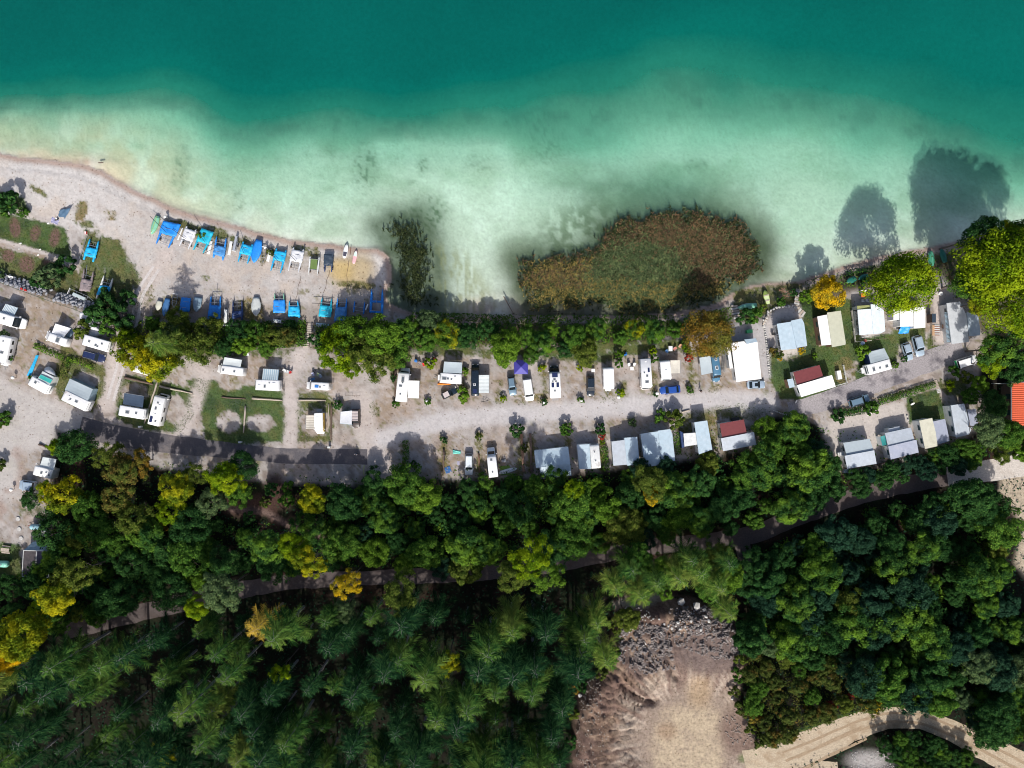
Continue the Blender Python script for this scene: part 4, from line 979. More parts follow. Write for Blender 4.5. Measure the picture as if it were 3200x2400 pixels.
caravan('white caravan half cut off by the left photo edge', (2, 1136), (22, 1050), 36, [(.2, 0, .6, .8, 'h'), (-.6, -.2, .3, .3, 'h')])
T = caravan('caravan with teal striped awning beside the access road', (92, 1186), (153, 1219), 31, [(.3, -.2, .6, .6, 'h'), (.05, -.3, .35, .4, 'w')], H=2.5)
T2 = Root('caravan_awning', 'green and grey striped tent awning in front of the caravan by the road', 'awning', at(145, 1180), 0)
awning(T2, [(114, 1189), (152, 1206), (168.5, 1178), (133.5, 1160)], [2.45, 2.45, 1.9, 1.9], AWL, 0, walls=((1, 2), (3, 0), (2, 3)), wallm=OFFWHITE)
awning(T2, [(121, 1181), (157, 1198), (163.5, 1187), (127.5, 1170)], [2.42, 2.42, 2.18, 2.18], TEALA, 0, poles=(), name='teal_band', sag=.02)
part(T2, 'porch_dome', FABW, lambda mb: mb.grid(lambda u, v: T2.loc(at(136 + 34 * u, 1161 + 13 * u, .02 + 1.75 * math.sin(PI * (v * .5)))) + Vector((.2, 1.5 * math.cos(PI * v * .5) * math.sin(PI * (.15 + .7 * u)), 0)), 8, 6), True)
T = caravan('large white caravan with rust stained roof and grey awning at the road bend', (196, 1232), (277, 1271), 34, [(.35, .45, .3, .3, 'd'), (.3, .1, .4, .4, 'h'), (-.15, 0, .75, .55, 'h'), (.45, -.3, .3, .3, 'd')], paint=mat('rust_stained_white', (.74, .75, .76), .4, stain=((.28, .16, .10), .8), sscale=.35))
T2 = Root('caravan_awning', 'big pale grey tent awning attached to the rust stained caravan', 'awning', at(245, 1215), 0)
awning(T2, [(202, 1219), (274, 1252), (290, 1216), (218, 1183)], [2.5, 2.5, 1.9, 1.9], AWG, walls=((1, 2), (3, 0), (2, 3)), wallm=FABG)
T = motorhome('white motorhome with square pale awning near the dark green tree at the left', (107, 1466), (170, 1482), 30, [(-.0, .1, .5, .6, 'h'), (-.45, -.2, .4, .4, 'k'), (-.75, .2, .4, .4, 'h')], kind='coach')
awning(T, [(123, 1461), (168, 1469), (176, 1435), (134, 1428)], [2.6, 2.6, 2.3, 2.3], AWL, 0)
car('pale blue van half hidden under the leaning yellow tree', (60, 1514), (112, 1520), 30, SILVERB, 'van', cat='van', name='parked_van')
T = motorhome('white motorhome with pale awning above the worn gravel pitch', (674, 1151), (763, 1163), 27, [(.35, .1, .45, .5, 'h'), (-.42, .1, .45, .5, 'h')], kind='van', H=2.7)
awning(T, [(695, 1142), (751, 1149), (756, 1124.5), (701.5, 1116)], [2.5, 2.5, 2.3, 2.3], AWL, 0)
T = caravan('white caravan with navy awning between the road and the log rails', (370, 1281), (454, 1295), 33, [(.25, .1, .95, .7, 'h'), (-.4, .0, .5, .55, 'h')])
awning(T, [(384, 1263), (446, 1275), (450, 1238), (389, 1228)], [2.3, 2.3, 2.2, 2.2], AWN, 0)
T = motorhome('white motorhome with roof solar panel standing along the long log', (507, 1232), (483, 1328), 35, [(.45, 0, .4, .45, 'h'), (.08, .15, .7, .5, 'h'), (-.35, .1, .7, .6, 'w'), (-.65, .5, 1.3, .6, 's'), (-.7, -.35, .45, .45, 'h'), (.3, -.35, .4, .4, 'w')], kind='bonnet', alcove=True, cabL=1.15)
T = caravan('white caravan with grey striped awning and bicycles on its end', (796, 1202), (875, 1205), 33, [(.15, .25, .5, .7, 'h'), (-.2, -.45, .3, .3, 'h'), (.6, .2, .5, .5, 'w'), (-.55, -.2, .6, .6, 'w')], bar=False)
awning(T, [(819, 1186), (868, 1188), (872, 1155), (822.5, 1152)], [2.5, 2.5, 2.3, 2.3], AWG, 8, AWGD)
T = motorhome('white camper van with blue roof panel and rear ladder rack', (954, 1204), (1030, 1208), 25, [(-.02, .1, .85, .6, 'b'), (-.3, .2, .4, .4, 'h'), (-.62, .1, .5, .45, 'w')], kind='van', H=2.6, rack=True, name='camper_van', cat='camper van')
T = motorhome('white camper van with yellow side and cream striped awning', (998, 1357), (997, 1290), 28, [(-.5, -.1, .8, .7, 'w')], kind='van', H=2.5, name='camper_van', cat='camper van')
part(T, 'side_panel', YELLOW, lambda mb: mb.box((-.2, T.dim[1] + .02, 1.35), (4.0, .06, 1.3))); part(T, 'tail_panel', YELLOW, lambda mb: mb.box((T.dim[0] / 2 - .05, 0, .7), (.14, 1.5, .3)))
part(T, 'roof', WHITE, lambda mb: mb.box((-.3, .12, 2.53), (3.9, 1.72, .1)))
awning(T, [(983, 1340), (983, 1297), (956, 1297), (955, 1340)], [2.4, 2.4, 2.2, 2.2], CREAMP, 8, mat('brown_stripe', (.40, .36, .31), .6))
T, L_, w_, H_ = car('dark brown off road car with pinkish roof and black roof rails', (1112.5, 1336), (1112.5, 1278), 25, BROWNP, 'van', roof=PINKR, bars=True, cat='off-road car', name='offroad_car')
T2 = Root('side_tent', 'white and blue side tent standing beside the dark brown off road car', 'tent', at(1081, 1306), 0)
awning(T2, [(1099, 1327), (1100, 1283), (1064, 1287), (1062, 1323)], [2.1, 2.1, 1.9, 1.9], FABW, walls=((0, 3), (1, 2), (2, 3)), wallm=FABT)
T = motorhome('white motorhome with black windscreen and wide white awning beside the fence log', (1265, 1149), (1254, 1255), 35, [(.33, 0, 1.3, .7, 'h'), (.12, .0, .5, .5, 'k'), (-.08, .3, .5, .8, 'h'), (-.55, .2, .4, .45, 'h')], kind='bonnet', alcove=True)
awning(T, [(1275, 1244), (1276, 1189), (1311, 1190), (1309, 1245)], [2.5, 2.5, 2.3, 2.3], ROOFW, 0)
T = caravan('white caravan with large grey awning and orange boards along its side', (1373, 1180), (1443, 1185), 32, [(.55, .1, 1.1, .7, 'h'), (.22, .1, .5, .45, 'h'), (-.1, .15, .4, .4, 'h'), (-.4, -.45, .35, .35, 'k')])
awning(T, [(1384.6, 1164), (1443, 1167), (1444.5, 1133), (1388, 1130)], [2.5, 2.5, 2.3, 2.3], AWG, 0)
thing1('orange_roll', 'orange roll lying along the lower side of the caravan with grey awning', 'beach shelter', ORANGE, lambda mb: [mb.tube((-1.4, 0, .2), (1.4, -.05, .2), .18, .14), mb.box((-.4, .25, .1), (1.4, .3, .14), .1)], at(1388, 1200, 0), .02)
car('black car with pale flat roof parked slantwise beside a round bush', (1428, 1216), (1381, 1240), 22, DARKC, 'estate', roof=PINKR)
T = motorhome('black camper van with roof solar panel and white side awning', (1485, 1137), (1485, 1237), 25, [(-.3, .1, .5, .5, 'k'), (-.7, 0, .9, .75, 's')], kind='van', paint=DARKC, H=2.35, name='camper_van', cat='camper van')
awning(T, [(1494.6, 1228), (1495.5, 1172), (1529, 1172), (1528, 1228)], [2.2, 2.2, 2.1, 2.1], AWL, 5, mat('awning_light_stripe', (.52, .57, .58), .6))
T = Root('gazebo', 'indigo square gazebo partly under the light green tree', 'gazebo', at(1628, 1148), .0)
def gz(mb):
    c = Vector((0, 0, 3.0)); k = [Vector((-1.5, -1.5, 2.1)), Vector((1.5, -1.5, 2.1)), Vector((1.5, 1.5, 2.1)), Vector((-1.5, 1.5, 2.1))]
    mb.add([c] + k + [v - Vector((0, 0, .2)) for v in k], [(0, 1, 2), (0, 2, 3), (0, 3, 4), (0, 4, 1), (1, 5, 6, 2), (2, 6, 7, 3), (3, 7, 8, 4), (4, 8, 5, 1)])
part(T, 'canopy', INDIGO, gz)
for a, b in ((-1, -1), (1, -1), (1, 1), (-1, 1)): part(T, 'leg', STEEL, lambda mb: mb.tube((a * 1.46, b * 1.46, 0), (a * 1.46, b * 1.46, 2.1), .03))
car('small grey minivan with silver bonnet left of the white people carrier', (1604, 1236), (1596, 1176), 24, GREYBL, 'mpv', rails='black')
car('white people carrier with long plain roof right of the grey minivan', (1656, 1253), (1646, 1183), 29, WHITE, 'van', cat='people carrier')
T = motorhome('big white motorhome with black cab and two square solar panels', (1732, 1142), (1736, 1244), 34, [(.42, .0, 1.0, 1.2, 's'), (.15, .1, .55, .6, 'h'), (.02, -.15, .4, .4, 'h'), (-.2, .45, 1.0, .55, 's'), (-.2, -.45, 1.0, .55, 's'), (.03, .42, .3, .3, 'h'), (-.55, .1, .42, .42, 'h')], kind='bonnet', cab=DARKC, rack=True, cabL=1.6)
car('black blue estate car next to the plain white caravan', (1846, 1239), (1846, 1176), 25, DARKC, 'estate')
caravan('plain white caravan with smooth roof beside a tall green hedge bush', (1903, 1216), (1901, 1148), 34, [(.1, .1, .5, .1, 'w'), (-.3, -.2, .3, .06, 'w')], frontwin=False)
T = motorhome('white motorhome with rounded nose pointing to the gravel road, between chairs and yellow bush', (2021, 1217), (2015, 1121), 33, [(-.25, .45, .9, .4, 's'), (-.1, -.4, .35, .35, 'h'), (.12, .1, .5, .5, 'h'), (.5, .0, .6, .9, 'h'), (-.85, 0, .1, .4, 'w')], kind='bonnet', alcove=True, cabL=1.1)
T = caravan('white caravan with beige side awning behind the blue car', (2083, 1188), (2077, 1126), 32, [(.0, 0, .1, .5, 'w')], bar=False)
awning(T, [(2097, 1167), (2095, 1126), (2126, 1126), (2125, 1166)], [2.4, 2.4, 2.2, 2.2], CREAMP, 0)
car('bright blue hatchback parked crosswise below the beige awning caravan', (2062, 1221), (2126, 1215), 25, BLUEC, 'hatch')
T = motorhome('steel blue camper van with pale grey awning beneath the rust orange tree', (2243, 1193), (2231, 1110), 25, [(-.65, .05, .5, .5, 'k'), (-.05, .0, .8, .6, 'k')], kind='van', paint=STEELBL, H=2.6, name='camper_van', cat='camper van')
awning(T, [(2227, 1165), (2220, 1112), (2185, 1118), (2192, 1172)], [2.4, 2.4, 2.2, 2.2], AWG, 0)
car('silver saloon car with sunroof below the big white roofed mobile home', (2392, 1201), (2335, 1203), 25, SILVERB, 'hatch', sun=True)
car('silver estate car on the lawn, nearer the pale striped caravan', (2845, 1126), (2828, 1072), 25, SILVERB, 'estate', rails='steel')
car('larger silver people carrier, right one of two beside the lawn', (2879, 1113), (2862, 1049), 28, SILVERB, 'mpv', rails='steel')
car('grey blue estate car parked on the hedge side of the asphalt road', (2718, 1242), (2654, 1262), 26, GREYBL, 'estate', rails='black')
T, L_, w_, H_ = car('white van with green tail parked at the end of the asphalt road', (3052, 1121), (2987, 1141), 29, WHITE, 'van', cat='van', name='parked_van', rails='black')
part(T, 'tail_panel', mat('green_paint', (.02, .35, .10), .4), lambda mb: mb.box((-L_ / 2 + .12, 0, .95), (.34, w_ * 1.9, .5)))
T = caravan('white caravan under the yellow green tree at the end of the log rail', (410, 1143), (476, 1162), 30, [(-.6, 0, .4, .4, 'w')])
T = caravan('white caravan with grey tent awning by the asphalt road at the right', (2708, 1157), (2784, 1136), 33, [(.5, .15, .6, 1.0, 'h'), (.0, .2, .45, .45, 'h'), (-.55, .25, .7, .6, 'h')])
T2 = Root('caravan_awning', 'grey tent awning joined to the caravan by the asphalt road', 'awning', at(2740, 1115), 0)
awning(T2, [(2721, 1136), (2779, 1120), (2763, 1088), (2712, 1101)], [2.5, 2.5, 2.0, 2.0], AWG, walls=((0, 3), (1, 2), (2, 3)), wallm=FABN)

# ------------------------------------------------------------------ mobile homes with sheet roofs
HH = 3.2
roofed('mobile home with large pale blue roof and lower front lean-to, west of the row', [([(1669, 1408), (1775.6, 1395.6), (1782, 1450), (1675, 1462)], [2.5, 2.5, 3.1, 3.1], ROOFB), ([(1686, 1460), (1782, 1449), (1786, 1486), (1691.5, 1497)], [3.15, 3.15, 2.7, 2.7], ROOFB)], rib=3)
T = caravan('stained white caravan with blue grey awning roof in the lower row', (1856, 1386), (1863, 1464), 30, [(.35, .1, .4, .4, 'k'), (-.35, .0, .4, .4, 'k')], paint=mat('brown_stained_white', (.66, .68, .68), .5, stain=((.2, .13, .1), .8), sscale=.5), bar=False)
awning(T, [(1847, 1465), (1842, 1388), (1803, 1390), (1810, 1466)], [2.6, 2.6, 2.2, 2.2], ROOFB, 0, walls=((1, 2), (2, 3)), wallm=OFFWHITE)
roofed('mobile home with two overlapping light metal roofs, smaller of the adjoining pair', [([(1911, 1380), (1952, 1375), (1961, 1452), (1917, 1455.5)], [2.5, 2.9, 2.9, 2.5], ROOFG), ([(1951, 1368.5), (1991.5, 1365), (1999, 1452), (1960, 1455.5)], [3.1, 3.1, 3.1, 3.1], ROOFB)])
roofed('largest pale roofed mobile home of the lower row, its edge under the yellow tipped tree', [([(2001.7, 1356), (2057, 1348), (2070, 1452), (2015, 1460)], [2.6, 3.1, 3.1, 2.6], ROOFB), ([(2056, 1346), (2094, 1341), (2101, 1356), (2110, 1439), (2070, 1452)], [3.3, 3.2, 3.1, 3.1, 3.2], ROOFB)])
T = roofed('narrow upright pale roofed mobile home with white side wing', [([(2169.6, 1320), (2210, 1314), (2226, 1405), (2184, 1420)], [3.1, 3.1, 3.1, 3.1], ROOFB), ([(2136, 1355), (2176, 1352), (2181, 1389), (2139, 1395.6)], [2.5, 2.7, 2.7, 2.5], OFFWHITE)])
part(T, 'lean_to', FABN, lambda mb: mb.prism([tuple(T.loc(at(*p, 1.5)))[:2] for p in ((2125, 1347), (2135, 1352), (2139, 1397), (2131, 1400))], 0, 1.6))
T = roofed('mobile home with dark red upper roof and whitish lower roof, lower row', [([(2249, 1324), (2324.5, 1311), (2334, 1355), (2257, 1370)], [2.4, 2.4, 2.9, 2.9], REDR), ([(2253, 1370), (2356, 1350), (2364, 1390), (2260, 1410)], [3.1, 3.1, 2.8, 2.8], ROOFG)])
part(T, 'porch_box', BLACK, lambda mb: mb.prism([tuple(T.loc(at(*p, .8)))[:2] for p in ((2287, 1307), (2309, 1303), (2310, 1312), (2288, 1316))], 0, 1.1))
T = roofed('big white roofed mobile home next to the rust orange tree', [([(2285, 1072), (2325, 1066), (2334, 1075), (2367, 1068), (2380, 1184), (2301, 1194)], [2.9, 3.0, 3.1, 3.0, 2.9, 2.8], ROOFW), ([(2326, 1061), (2362, 1057), (2367, 1068), (2334, 1075)], [2.9, 2.9, 3.12, 3.12], ROOFB), ([(2271.6, 1082), (2281, 1080), (2291, 1151), (2280.6, 1152)], [2.3, 2.3, 2.3, 2.3], ROOFW)])
T = roofed('pale blue roofed mobile home with slatted edge beside the paved terrace', [([(2427.5, 1012), (2475, 1005), (2489, 1090), (2441, 1094.4)], [2.6, 3.0, 3.0, 2.6], ROOFB), ([(2472, 1002), (2505.5, 995), (2513, 1010), (2522.4, 1081), (2490, 1087)], [3.1, 2.9, 3.0, 3.0, 3.15], ROOFB)])
slat_deck(T, [(2422, 1020), (2429, 1019), (2441, 1092), (2435, 1093)], 2.3, 14, BLACK)
T = roofed('mobile home with white and sage green roof halves on the lawn', [([(2554, 989), (2586, 983), (2600, 1077), (2567.6, 1079.7)], [2.6, 2.9, 2.9, 2.6], ROOFW), ([(2584.6, 976.9), (2627.5, 971), (2643, 1070), (2642, 1077), (2600, 1085)], [3.1, 3.1, 3.1, 3.0, 3.0], SAGE)], walls=WOODW)
part(T, 'deck', WOODL, lambda mb: mb.prism([tuple(T.loc(at(*p, .3)))[:2] for p in ((2546, 992), (2556, 990), (2569, 1080), (2560, 1083))], 0, .35))
slat_deck(T, [(2557, 1000), (2557.5, 1000), (2568, 1082), (2561, 1083)], .36, 10, WOODW, 'deck_board')
T = roofed('white roofed mobile home with yellow green strip, below the orange table terrace', [([(2679.5, 968), (2723, 965), (2730.5, 1043.5), (2686, 1047)], [2.7, 3.0, 3.0, 2.7], mat('patchy_white_roof', (.68, .76, .80), .5, stain=((.45, .6, .7), .5))), ([(2721, 951), (2738, 951), (2762, 970), (2766.5, 1034), (2752, 1042), (2730, 1044)], [3.1, 3.1, 3.1, 3.1, 3.1, 3.1], mat('bluish_white_roof', (.66, .74, .80), .5)), ([(2678.5, 956), (2720, 953), (2722, 964), (2679.6, 967.5)], [2.4, 2.5, 2.6, 2.6], mat('mossy_strip', (.42, .45, .18), .7))])
slat_deck(T, [(2673, 972), (2680, 971), (2687, 1046), (2680, 1048)], 2.3, 16, BLACK)
T = roofed('red and white roofed mobile home on the lawn above the asphalt road', [([(2479.5, 1163), (2561, 1140.7), (2572, 1174.6), (2491, 1203)], [2.4, 2.4, 2.9, 2.9], REDR), ([(2491, 1204), (2600, 1172), (2611.7, 1208.5), (2504, 1241)], [3.1, 3.1, 2.9, 2.9], ROOFW)])
slat_deck(T, [(2476, 1165), (2483, 1163), (2494, 1200), (2487, 1203)], 2.2, 10, WOODL)
T = roofed('L shaped white roofed mobile home half under the big yellow green tree', [([(2792, 967), (2813, 965), (2813.5, 1000), (2792, 1000)], [2.6, 2.6, 2.6, 2.6], ROOFW), ([(2813, 965), (2855.5, 965), (2855.5, 1020), (2812.7, 1021)], [2.9, 2.9, 2.9, 2.9], ROOFW), ([(2855.5, 960), (2892, 960), (2892, 1024), (2855.5, 1026.7)], [3.05, 3.05, 3.05, 3.05], ROOFW)])
slat_deck(T, [(2803, 1001), (2811, 1001), (2811, 1016), (2803, 1016)], .6, 5, WOODW, 'step_board')
T = roofed('long grey roofed mobile home with glazed lean-to under the giant tree at right', [([(2958, 947.5), (3000, 942), (3020, 985), (3028, 1068), (2974, 1075)], [2.8, 3.0, 3.2, 3.2, 2.8], mat('light_grey_roof', (.50, .53, .56), .5)), ([(3021, 975), (3056, 985), (3064, 1031), (3062, 1048), (3028.5, 1051)], [3.3, 3.0, 3.0, 3.0, 3.2], mat('grey_blue_roof', (.42, .49, .55), .5))])
slat_deck(T, [(2951, 976), (2963, 974), (2972, 1068), (2959, 1070)], 2.3, 24, FABG, 'glazing_bar')
roofed('pale low shed with blue side left of the red and white mobile home', [([(2460, 1186), (2478, 1182.6), (2484, 1208.5), (2467, 1213)], [2.0, 2.0, 2.0, 2.0], ROOFB)], 'garden_shed', 'shed', WOODW)
T = roofed('grey roofed caravan shelter, lowest left of the four lower right ones', [([(2635, 1384), (2717.7, 1371), (2730, 1408), (2646, 1424)], [2.4, 2.4, 2.8, 2.8], AWG), ([(2639.6, 1424.5), (2732, 1407), (2739.4, 1449), (2648, 1465)], [3.1, 3.1, 3.0, 3.0], ROOFG)])
T = roofed('grey double roofed caravan shelter with box dormer beside the turquoise tent', [([(2765.4, 1353.6), (2846.5, 1336), (2857.5, 1375), (2776, 1396)], [2.5, 2.5, 2.9, 2.9], ROOFG), ([(2776, 1395), (2864, 1374), (2871, 1414), (2784, 1436)], [3.1, 3.1, 3.0, 3.0], ROOFV), ([(2776, 1340), (2811, 1332), (2813, 1346), (2778, 1352)], [2.0, 2.0, 2.2, 2.2], ROOFG)])
T = roofed('cream and violet grey roofed mobile home with windows on its left side', [([(2872.5, 1314.5), (2913, 1306), (2924, 1350), (2930, 1394), (2891, 1403)], [3.0, 3.1, 3.1, 3.1, 3.0], CREAM), ([(2914.5, 1317.4), (2953.5, 1309), (2968, 1378), (2929, 1390)], [2.8, 2.5, 2.5, 2.8], ROOFV)])
T = roofed('white grey roofed mobile home with small side wing, nearest the tiled house', [([(2971, 1267), (3013, 1261), (3034.5, 1345), (3028, 1358), (2988, 1368)], [3.1, 3.1, 3.1, 3.0, 3.0], ROOFG), ([(3023, 1281), (3050, 1278), (3056, 1325), (3050, 1332), (3034, 1338)], [2.7, 2.5, 2.5, 2.5, 2.7], ROOFV)])
T = Root('tent_shelter', 'turquoise tent shelter attached left of the dormer mobile home', 'tent', at(2755, 1375), 0)
awning(T, [(2773, 1390), (2766, 1360), (2750, 1365), (2757, 1393)], [2.2, 2.2, 1.8, 1.8], mat('deep_teal_canvas', (.01, .22, .22), .6), walls=((2, 3),), wallm=AWL)
# tiled house at the right edge
T = Root('tiled_house', 'house with bright orange tiled roof at the right photo edge', 'house', at(3210, 1260), 0)
g0 = T.M.translation.z
E = [T.loc(at(*p, absz=z)) for p, z in (((3162, 1195), 4.0), ((3300, 1195), 7.0), ((3300, 1330), 7.0), ((3162, 1330), 4.0))]
part(T, 'wall', WOODD, lambda mb: mb.prism([(E[0].x + .5, E[0].y - .3), (E[1].x + 5, E[1].y - .3), (E[2].x + 5, E[2].y + .3), (E[3].x + .5, E[3].y + .3)], 0, 3.8))
part(T, 'roof', ORANGE_TILE, lambda mb: mb.add([E[0] - Vector((0, 0, .1)), E[1] - Vector((0, 0, .1)), E[2] - Vector((0, 0, .1)), E[3] - Vector((0, 0, .1))], [(0, 1, 2, 3)]))
part(T, 'roof', ORANGE_TILE, lambda mb: mb.add([E[1], E[1] + Vector((8, 0, -3)), E[2] + Vector((8, 0, -3)), E[2]], [(0, 1, 2, 3)]))
part(T, 'gutter', STEEL, lambda mb: mb.tube(E[0] + Vector((-.1, .4, -.05)), E[3] + Vector((-.1, 0, -.05)), .09))
part(T, 'verge', STEEL, lambda mb: mb.tube(E[0] + Vector((0, .08, .05)), E[1] + Vector((0, .08, .05)), .09))
for k in range(2): part(T, 'window', GLASSB, lambda mb: mb.box((E[0].x + .48, E[0].y - 3 - 3.5 * k, 2.2), (.08, 1.1, 1.2)))
def f_tile(mb):
    mb.add([(0, -.2, .02), (0, 0, .09), (0, .2, .02), (.43, -.2, .05), (.43, 0, .12), (.43, .2, .05), (0, -.2, -.02), (0, .2, -.02)], [(0, 1, 4, 3), (1, 2, 5, 4), (0, 6, 7, 2, 1)])
tile = shared('roof_tile', f_tile, ORANGE_TILE)
ux = (E[1] - E[0]); Lx = ux.length; ux.normalize(); tilt = -math.asin(ux.z); nrow = 13; ncol = int(abs(E[0].y - E[3].y) / .41)
for i in range(nrow):
    for j in range(min(ncol, 22)):
        q = E[0] + ux * (i * .40) + Vector((0, -.22 - j * .41, 0))
        inst('roof_tile', tile, T, q + Vector((0, 0, .02 + .01 * random.random())), (0, tilt + random.uniform(-.03, .03), random.uniform(-.02, .02)))
# two bay canopy by the wood
T = Root('canopy_frame', 'white framed two bay canopy with dark panels at the wood edge', 'canopy', at(112, 1762), 0)
Q = [T.loc(at(*p, 2.6)) for p in ((73.5, 1720), (155, 1722), (152, 1804), (69, 1801))]
mid0 = Q[0].lerp(Q[1], .5); mid1 = Q[3].lerp(Q[2], .5)
for a, b, c, d, m_ in ((Q[0], mid0, mid1, Q[3], mat('dark_mottled_panel', (.06, .05, .055), .6, var=.5)), (mid0, Q[1], Q[2], mid1, mat('dark_violet_panel', (.03, .03, .06), .6))):
    part(T, 'roof_panel', m_, lambda mb: mb.prism([tuple(v)[:2] for v in (a, b, c, d)], 2.5, 2.55))
for a, b in ((Q[0], Q[1]), (Q[1], Q[2]), (Q[2], Q[3]), (Q[3], Q[0]), (mid0, mid1)): part(T, 'frame_bar', OFFWHITE, lambda mb: mb.tube(a, b, .08, n=5))
for a in Q: part(T, 'leg', OFFWHITE, lambda mb: mb.tube((a.x, a.y, 0), a, .05, n=5))
part(T, 'glass_strip', FABG, lambda mb: quad_on(mb, Q[0], Q[1], Q[1] + Vector((-.8, 1.6, -1.2)), Q[0] + Vector((1.2, 1.6, -1.2))))
# tanks
def tank(label, a, b, wpx, m, cat, name, rails=True):
    loc, rz, L = frame_from(a, b, .9); w = wpx / PXM / 2; T = Root(name, label, cat, loc, rz)
    rr = []
    for t, k in ((0, .3), (.03, .7), (.1, .96), (.16, 1), (.84, 1), (.9, .96), (.97, .7), (1, .3)):
        rr.append([(-L / 2 + L * t, w * k * math.cos(2 * PI * i / 14), .35 + w + w * k * math.sin(2 * PI * i / 14)) for i in range(14)])
    part(T, 'tank', m, lambda mb: mb.loft(rr), True)
    part(T, 'filler_cap', GREYP, lambda mb: mb.disc((L * .2, 0, .35 + 2 * w - .03), .16, .1))
    for u in (-.3, .3): part(T, 'cradle', WOODD, lambda mb: mb.box((u * L, 0, .3), (.2, w * 1.6, .6)))
    return T, L, w
T, L_, w_ = tank('pale blue tank trailer with red drawbar on the gravel yard', (96, 1645), (151, 1649), 19, mat('pale_blue_metal', (.30, .52, .60), .35), 'tank trailer', 'tank_trailer')
for s in (-1, 1): part(T, 'mudguard', OFFWHITE, lambda mb: mb.box((-L_ * .2, s * (w_ + .2), .75), (1.6, .3, .12)))
part(T, 'drawbar', mat('rusty_red', (.22, .06, .05), .7), lambda mb: [mb.tube((L_ / 2 - .3, .4, .5), (L_ / 2 + .9, 0, .5), .06), mb.tube((L_ / 2 - .3, -.4, .5), (L_ / 2 + .9, 0, .5), .06)])
wheels(T, (-L_ * .2,), w_ + .25)
tank('mint green gas tank lying at the left photo edge', (30, 1762), (-30, 1762), 21, mat('mint_metal', (.25, .60, .48), .35), 'gas tank', 'gas_tank')
for i, (x, y, l) in enumerate(((57, 1621, 'top'), (61, 1653, 'middle'), (66.6, 1682, 'bottom'))):
    T = Root('manhole_shaft', 'round concrete shaft cover in the gravel yard, %s one of three' % l, 'shaft cover', at(x, y), 0, 'concrete shaft covers')
    part(T, 'ring', STONE, lambda mb: mb.disc((0, 0, 0), .5, .12, 16)); part(T, 'lid', STONEW, lambda mb: mb.disc((0, 0, .12), .42, .06, 16))
# ------------------------------------------------------------------ boats on the beach
catamaran('blue covered catamaran with grey right hull, first of the front row', (514, 690), (559, 700), (488, 761), (526, 774), FABB, (0, .52), FABB, mast=((469, 676), (520, 727), .4, .9), mbar=BLACK, m_hull2=FABB)
catamaran('white covered catamaran right of the first blue one', (583, 706), (612, 716), (561, 769), (588, 779), FABW, (.10, .62), FABW, mast=((538, 716), (581, 747), .5, .5), mbar=BLACK)
catamaran('turquoise covered catamaran with splayed top beside the weeds', (633, 712), (664, 723), (604, 781), (634, 791), FABT, (.02, .58), FABT, mast=((595, 696), (641, 757), .6, .6), mbar=BLACK)
FABB2 = mat('faded_blue_tarp', (.06, .26, .60), .65, var=.3, vscale=1.2, bump=.7, bscale=2.5, stain=((.2, .3, .42), .5), sscale=1.0)
catamaran('blue covered catamaran between two white boards', (677, 738), (706.6, 744), (666, 805), (694.6, 813), FABB, (.40, .84), FABB2, bow='T', mast=((634, 793), (681, 770), .7, .7), mbar=BLACK)
catamaran('cyan blue covered catamaran touching the long blue boat', (760, 754), (788, 762), (744, 818), (773, 824), FABC, (.12, .58), FABC, mast=((742, 742), (762, 791), .5, .6), mbar=BLACK)
small_boat('long blue covered boat leaning beside the cyan catamaran', (792, 820), (809, 749), 30, FABB, 'cover', z=.7, sternw=.62)
catamaran('cyan blue covered catamaran left of the white catamaran', (864, 775), (893, 781), (846, 846), (876, 853), FABC, (.10, .50), FABC, mast=((838, 779), (868, 816), .5, .6), mbar=BLACK)
catamaran('white covered catamaran with long pale hulls in the front row', (917, 772), (948, 778), (901, 846), (931.5, 853), FABW, (.10, .56), FABW, mast=((904, 793), (926, 817), .5, .6), mbar=BLACK)
catamaran('uncovered white catamaran with green trampoline', (969, 800), (997, 802), (964, 858), (991, 862), HULLW, None, None, hullw=.34, tramp=mat('green_mesh', (.12, .19, .05), .8), beams=(.15, .7), dolly=False)
T = Root('covered_trailer', 'dark navy covered beach trailer with small wheels', 'trailer', at(1029, 818), -.05)
part(T, 'bed', FABK, lambda mb: mb.box((0, .3, .75), (1.9, 2.5, .3)))
tarp_sheet(T, Vector((-1, 1.5, .98)), Vector((1, 1.5, .98)), Vector((1, -.9, .98)), Vector((-1, -.9, .98)), FABK, 'cover', .05, .3, 3)
for s in (-1, 1):
    inst('wheel', shared('wheel', f_wheel, [TYRE, RIM]), T, (s * .9, -1.5, .33), (0, 0, PI / 2)); part(T, 'runner', FABN, lambda mb: mb.box((s * .75, -1.5, .5), (.22, 1.6, .2)))
part(T, 'axle', STEEL, lambda mb: mb.tube((-1.1, -1.4, .4), (1.1, -1.4, .4), .04))
board('white paddle board with dark deck pad at the water edge', (1084, 763), (1075, 807), 15, HULLW, pad=(-.7, -.1), padm=mat('dark_pad', (.06, .06, .09), .8))
board('pink and white paddle board on the damp sand', (1113.5, 782), (1104.5, 824), 13, mat('pink_board', (.72, .42, .45), .4), tip=mat('pale_mint_patch', (.6, .75, .68), .4))
small_boat('upturned pale ended green rowing boat left of the front row', (472, 731), (491, 674), 21, MINT, 'upside', m2=LIME)
catamaran('cyan blue catamaran on grass apart from the rows', (281, 747), (308, 753), (260, 811), (289, 818), FABC, (.38, .80), FABC, bow='T', mast=((270, 740), (242, 824), .0, .0))
catamaran('old brown grey catamaran with torn tarp by the rock wall', (264, 838), (292, 848), (250, 908), (276, 910), FABP, (.45, 1.0), FABP, bow='T', mast=((272, 828), (268, 868), .5, .4), dolly=False)
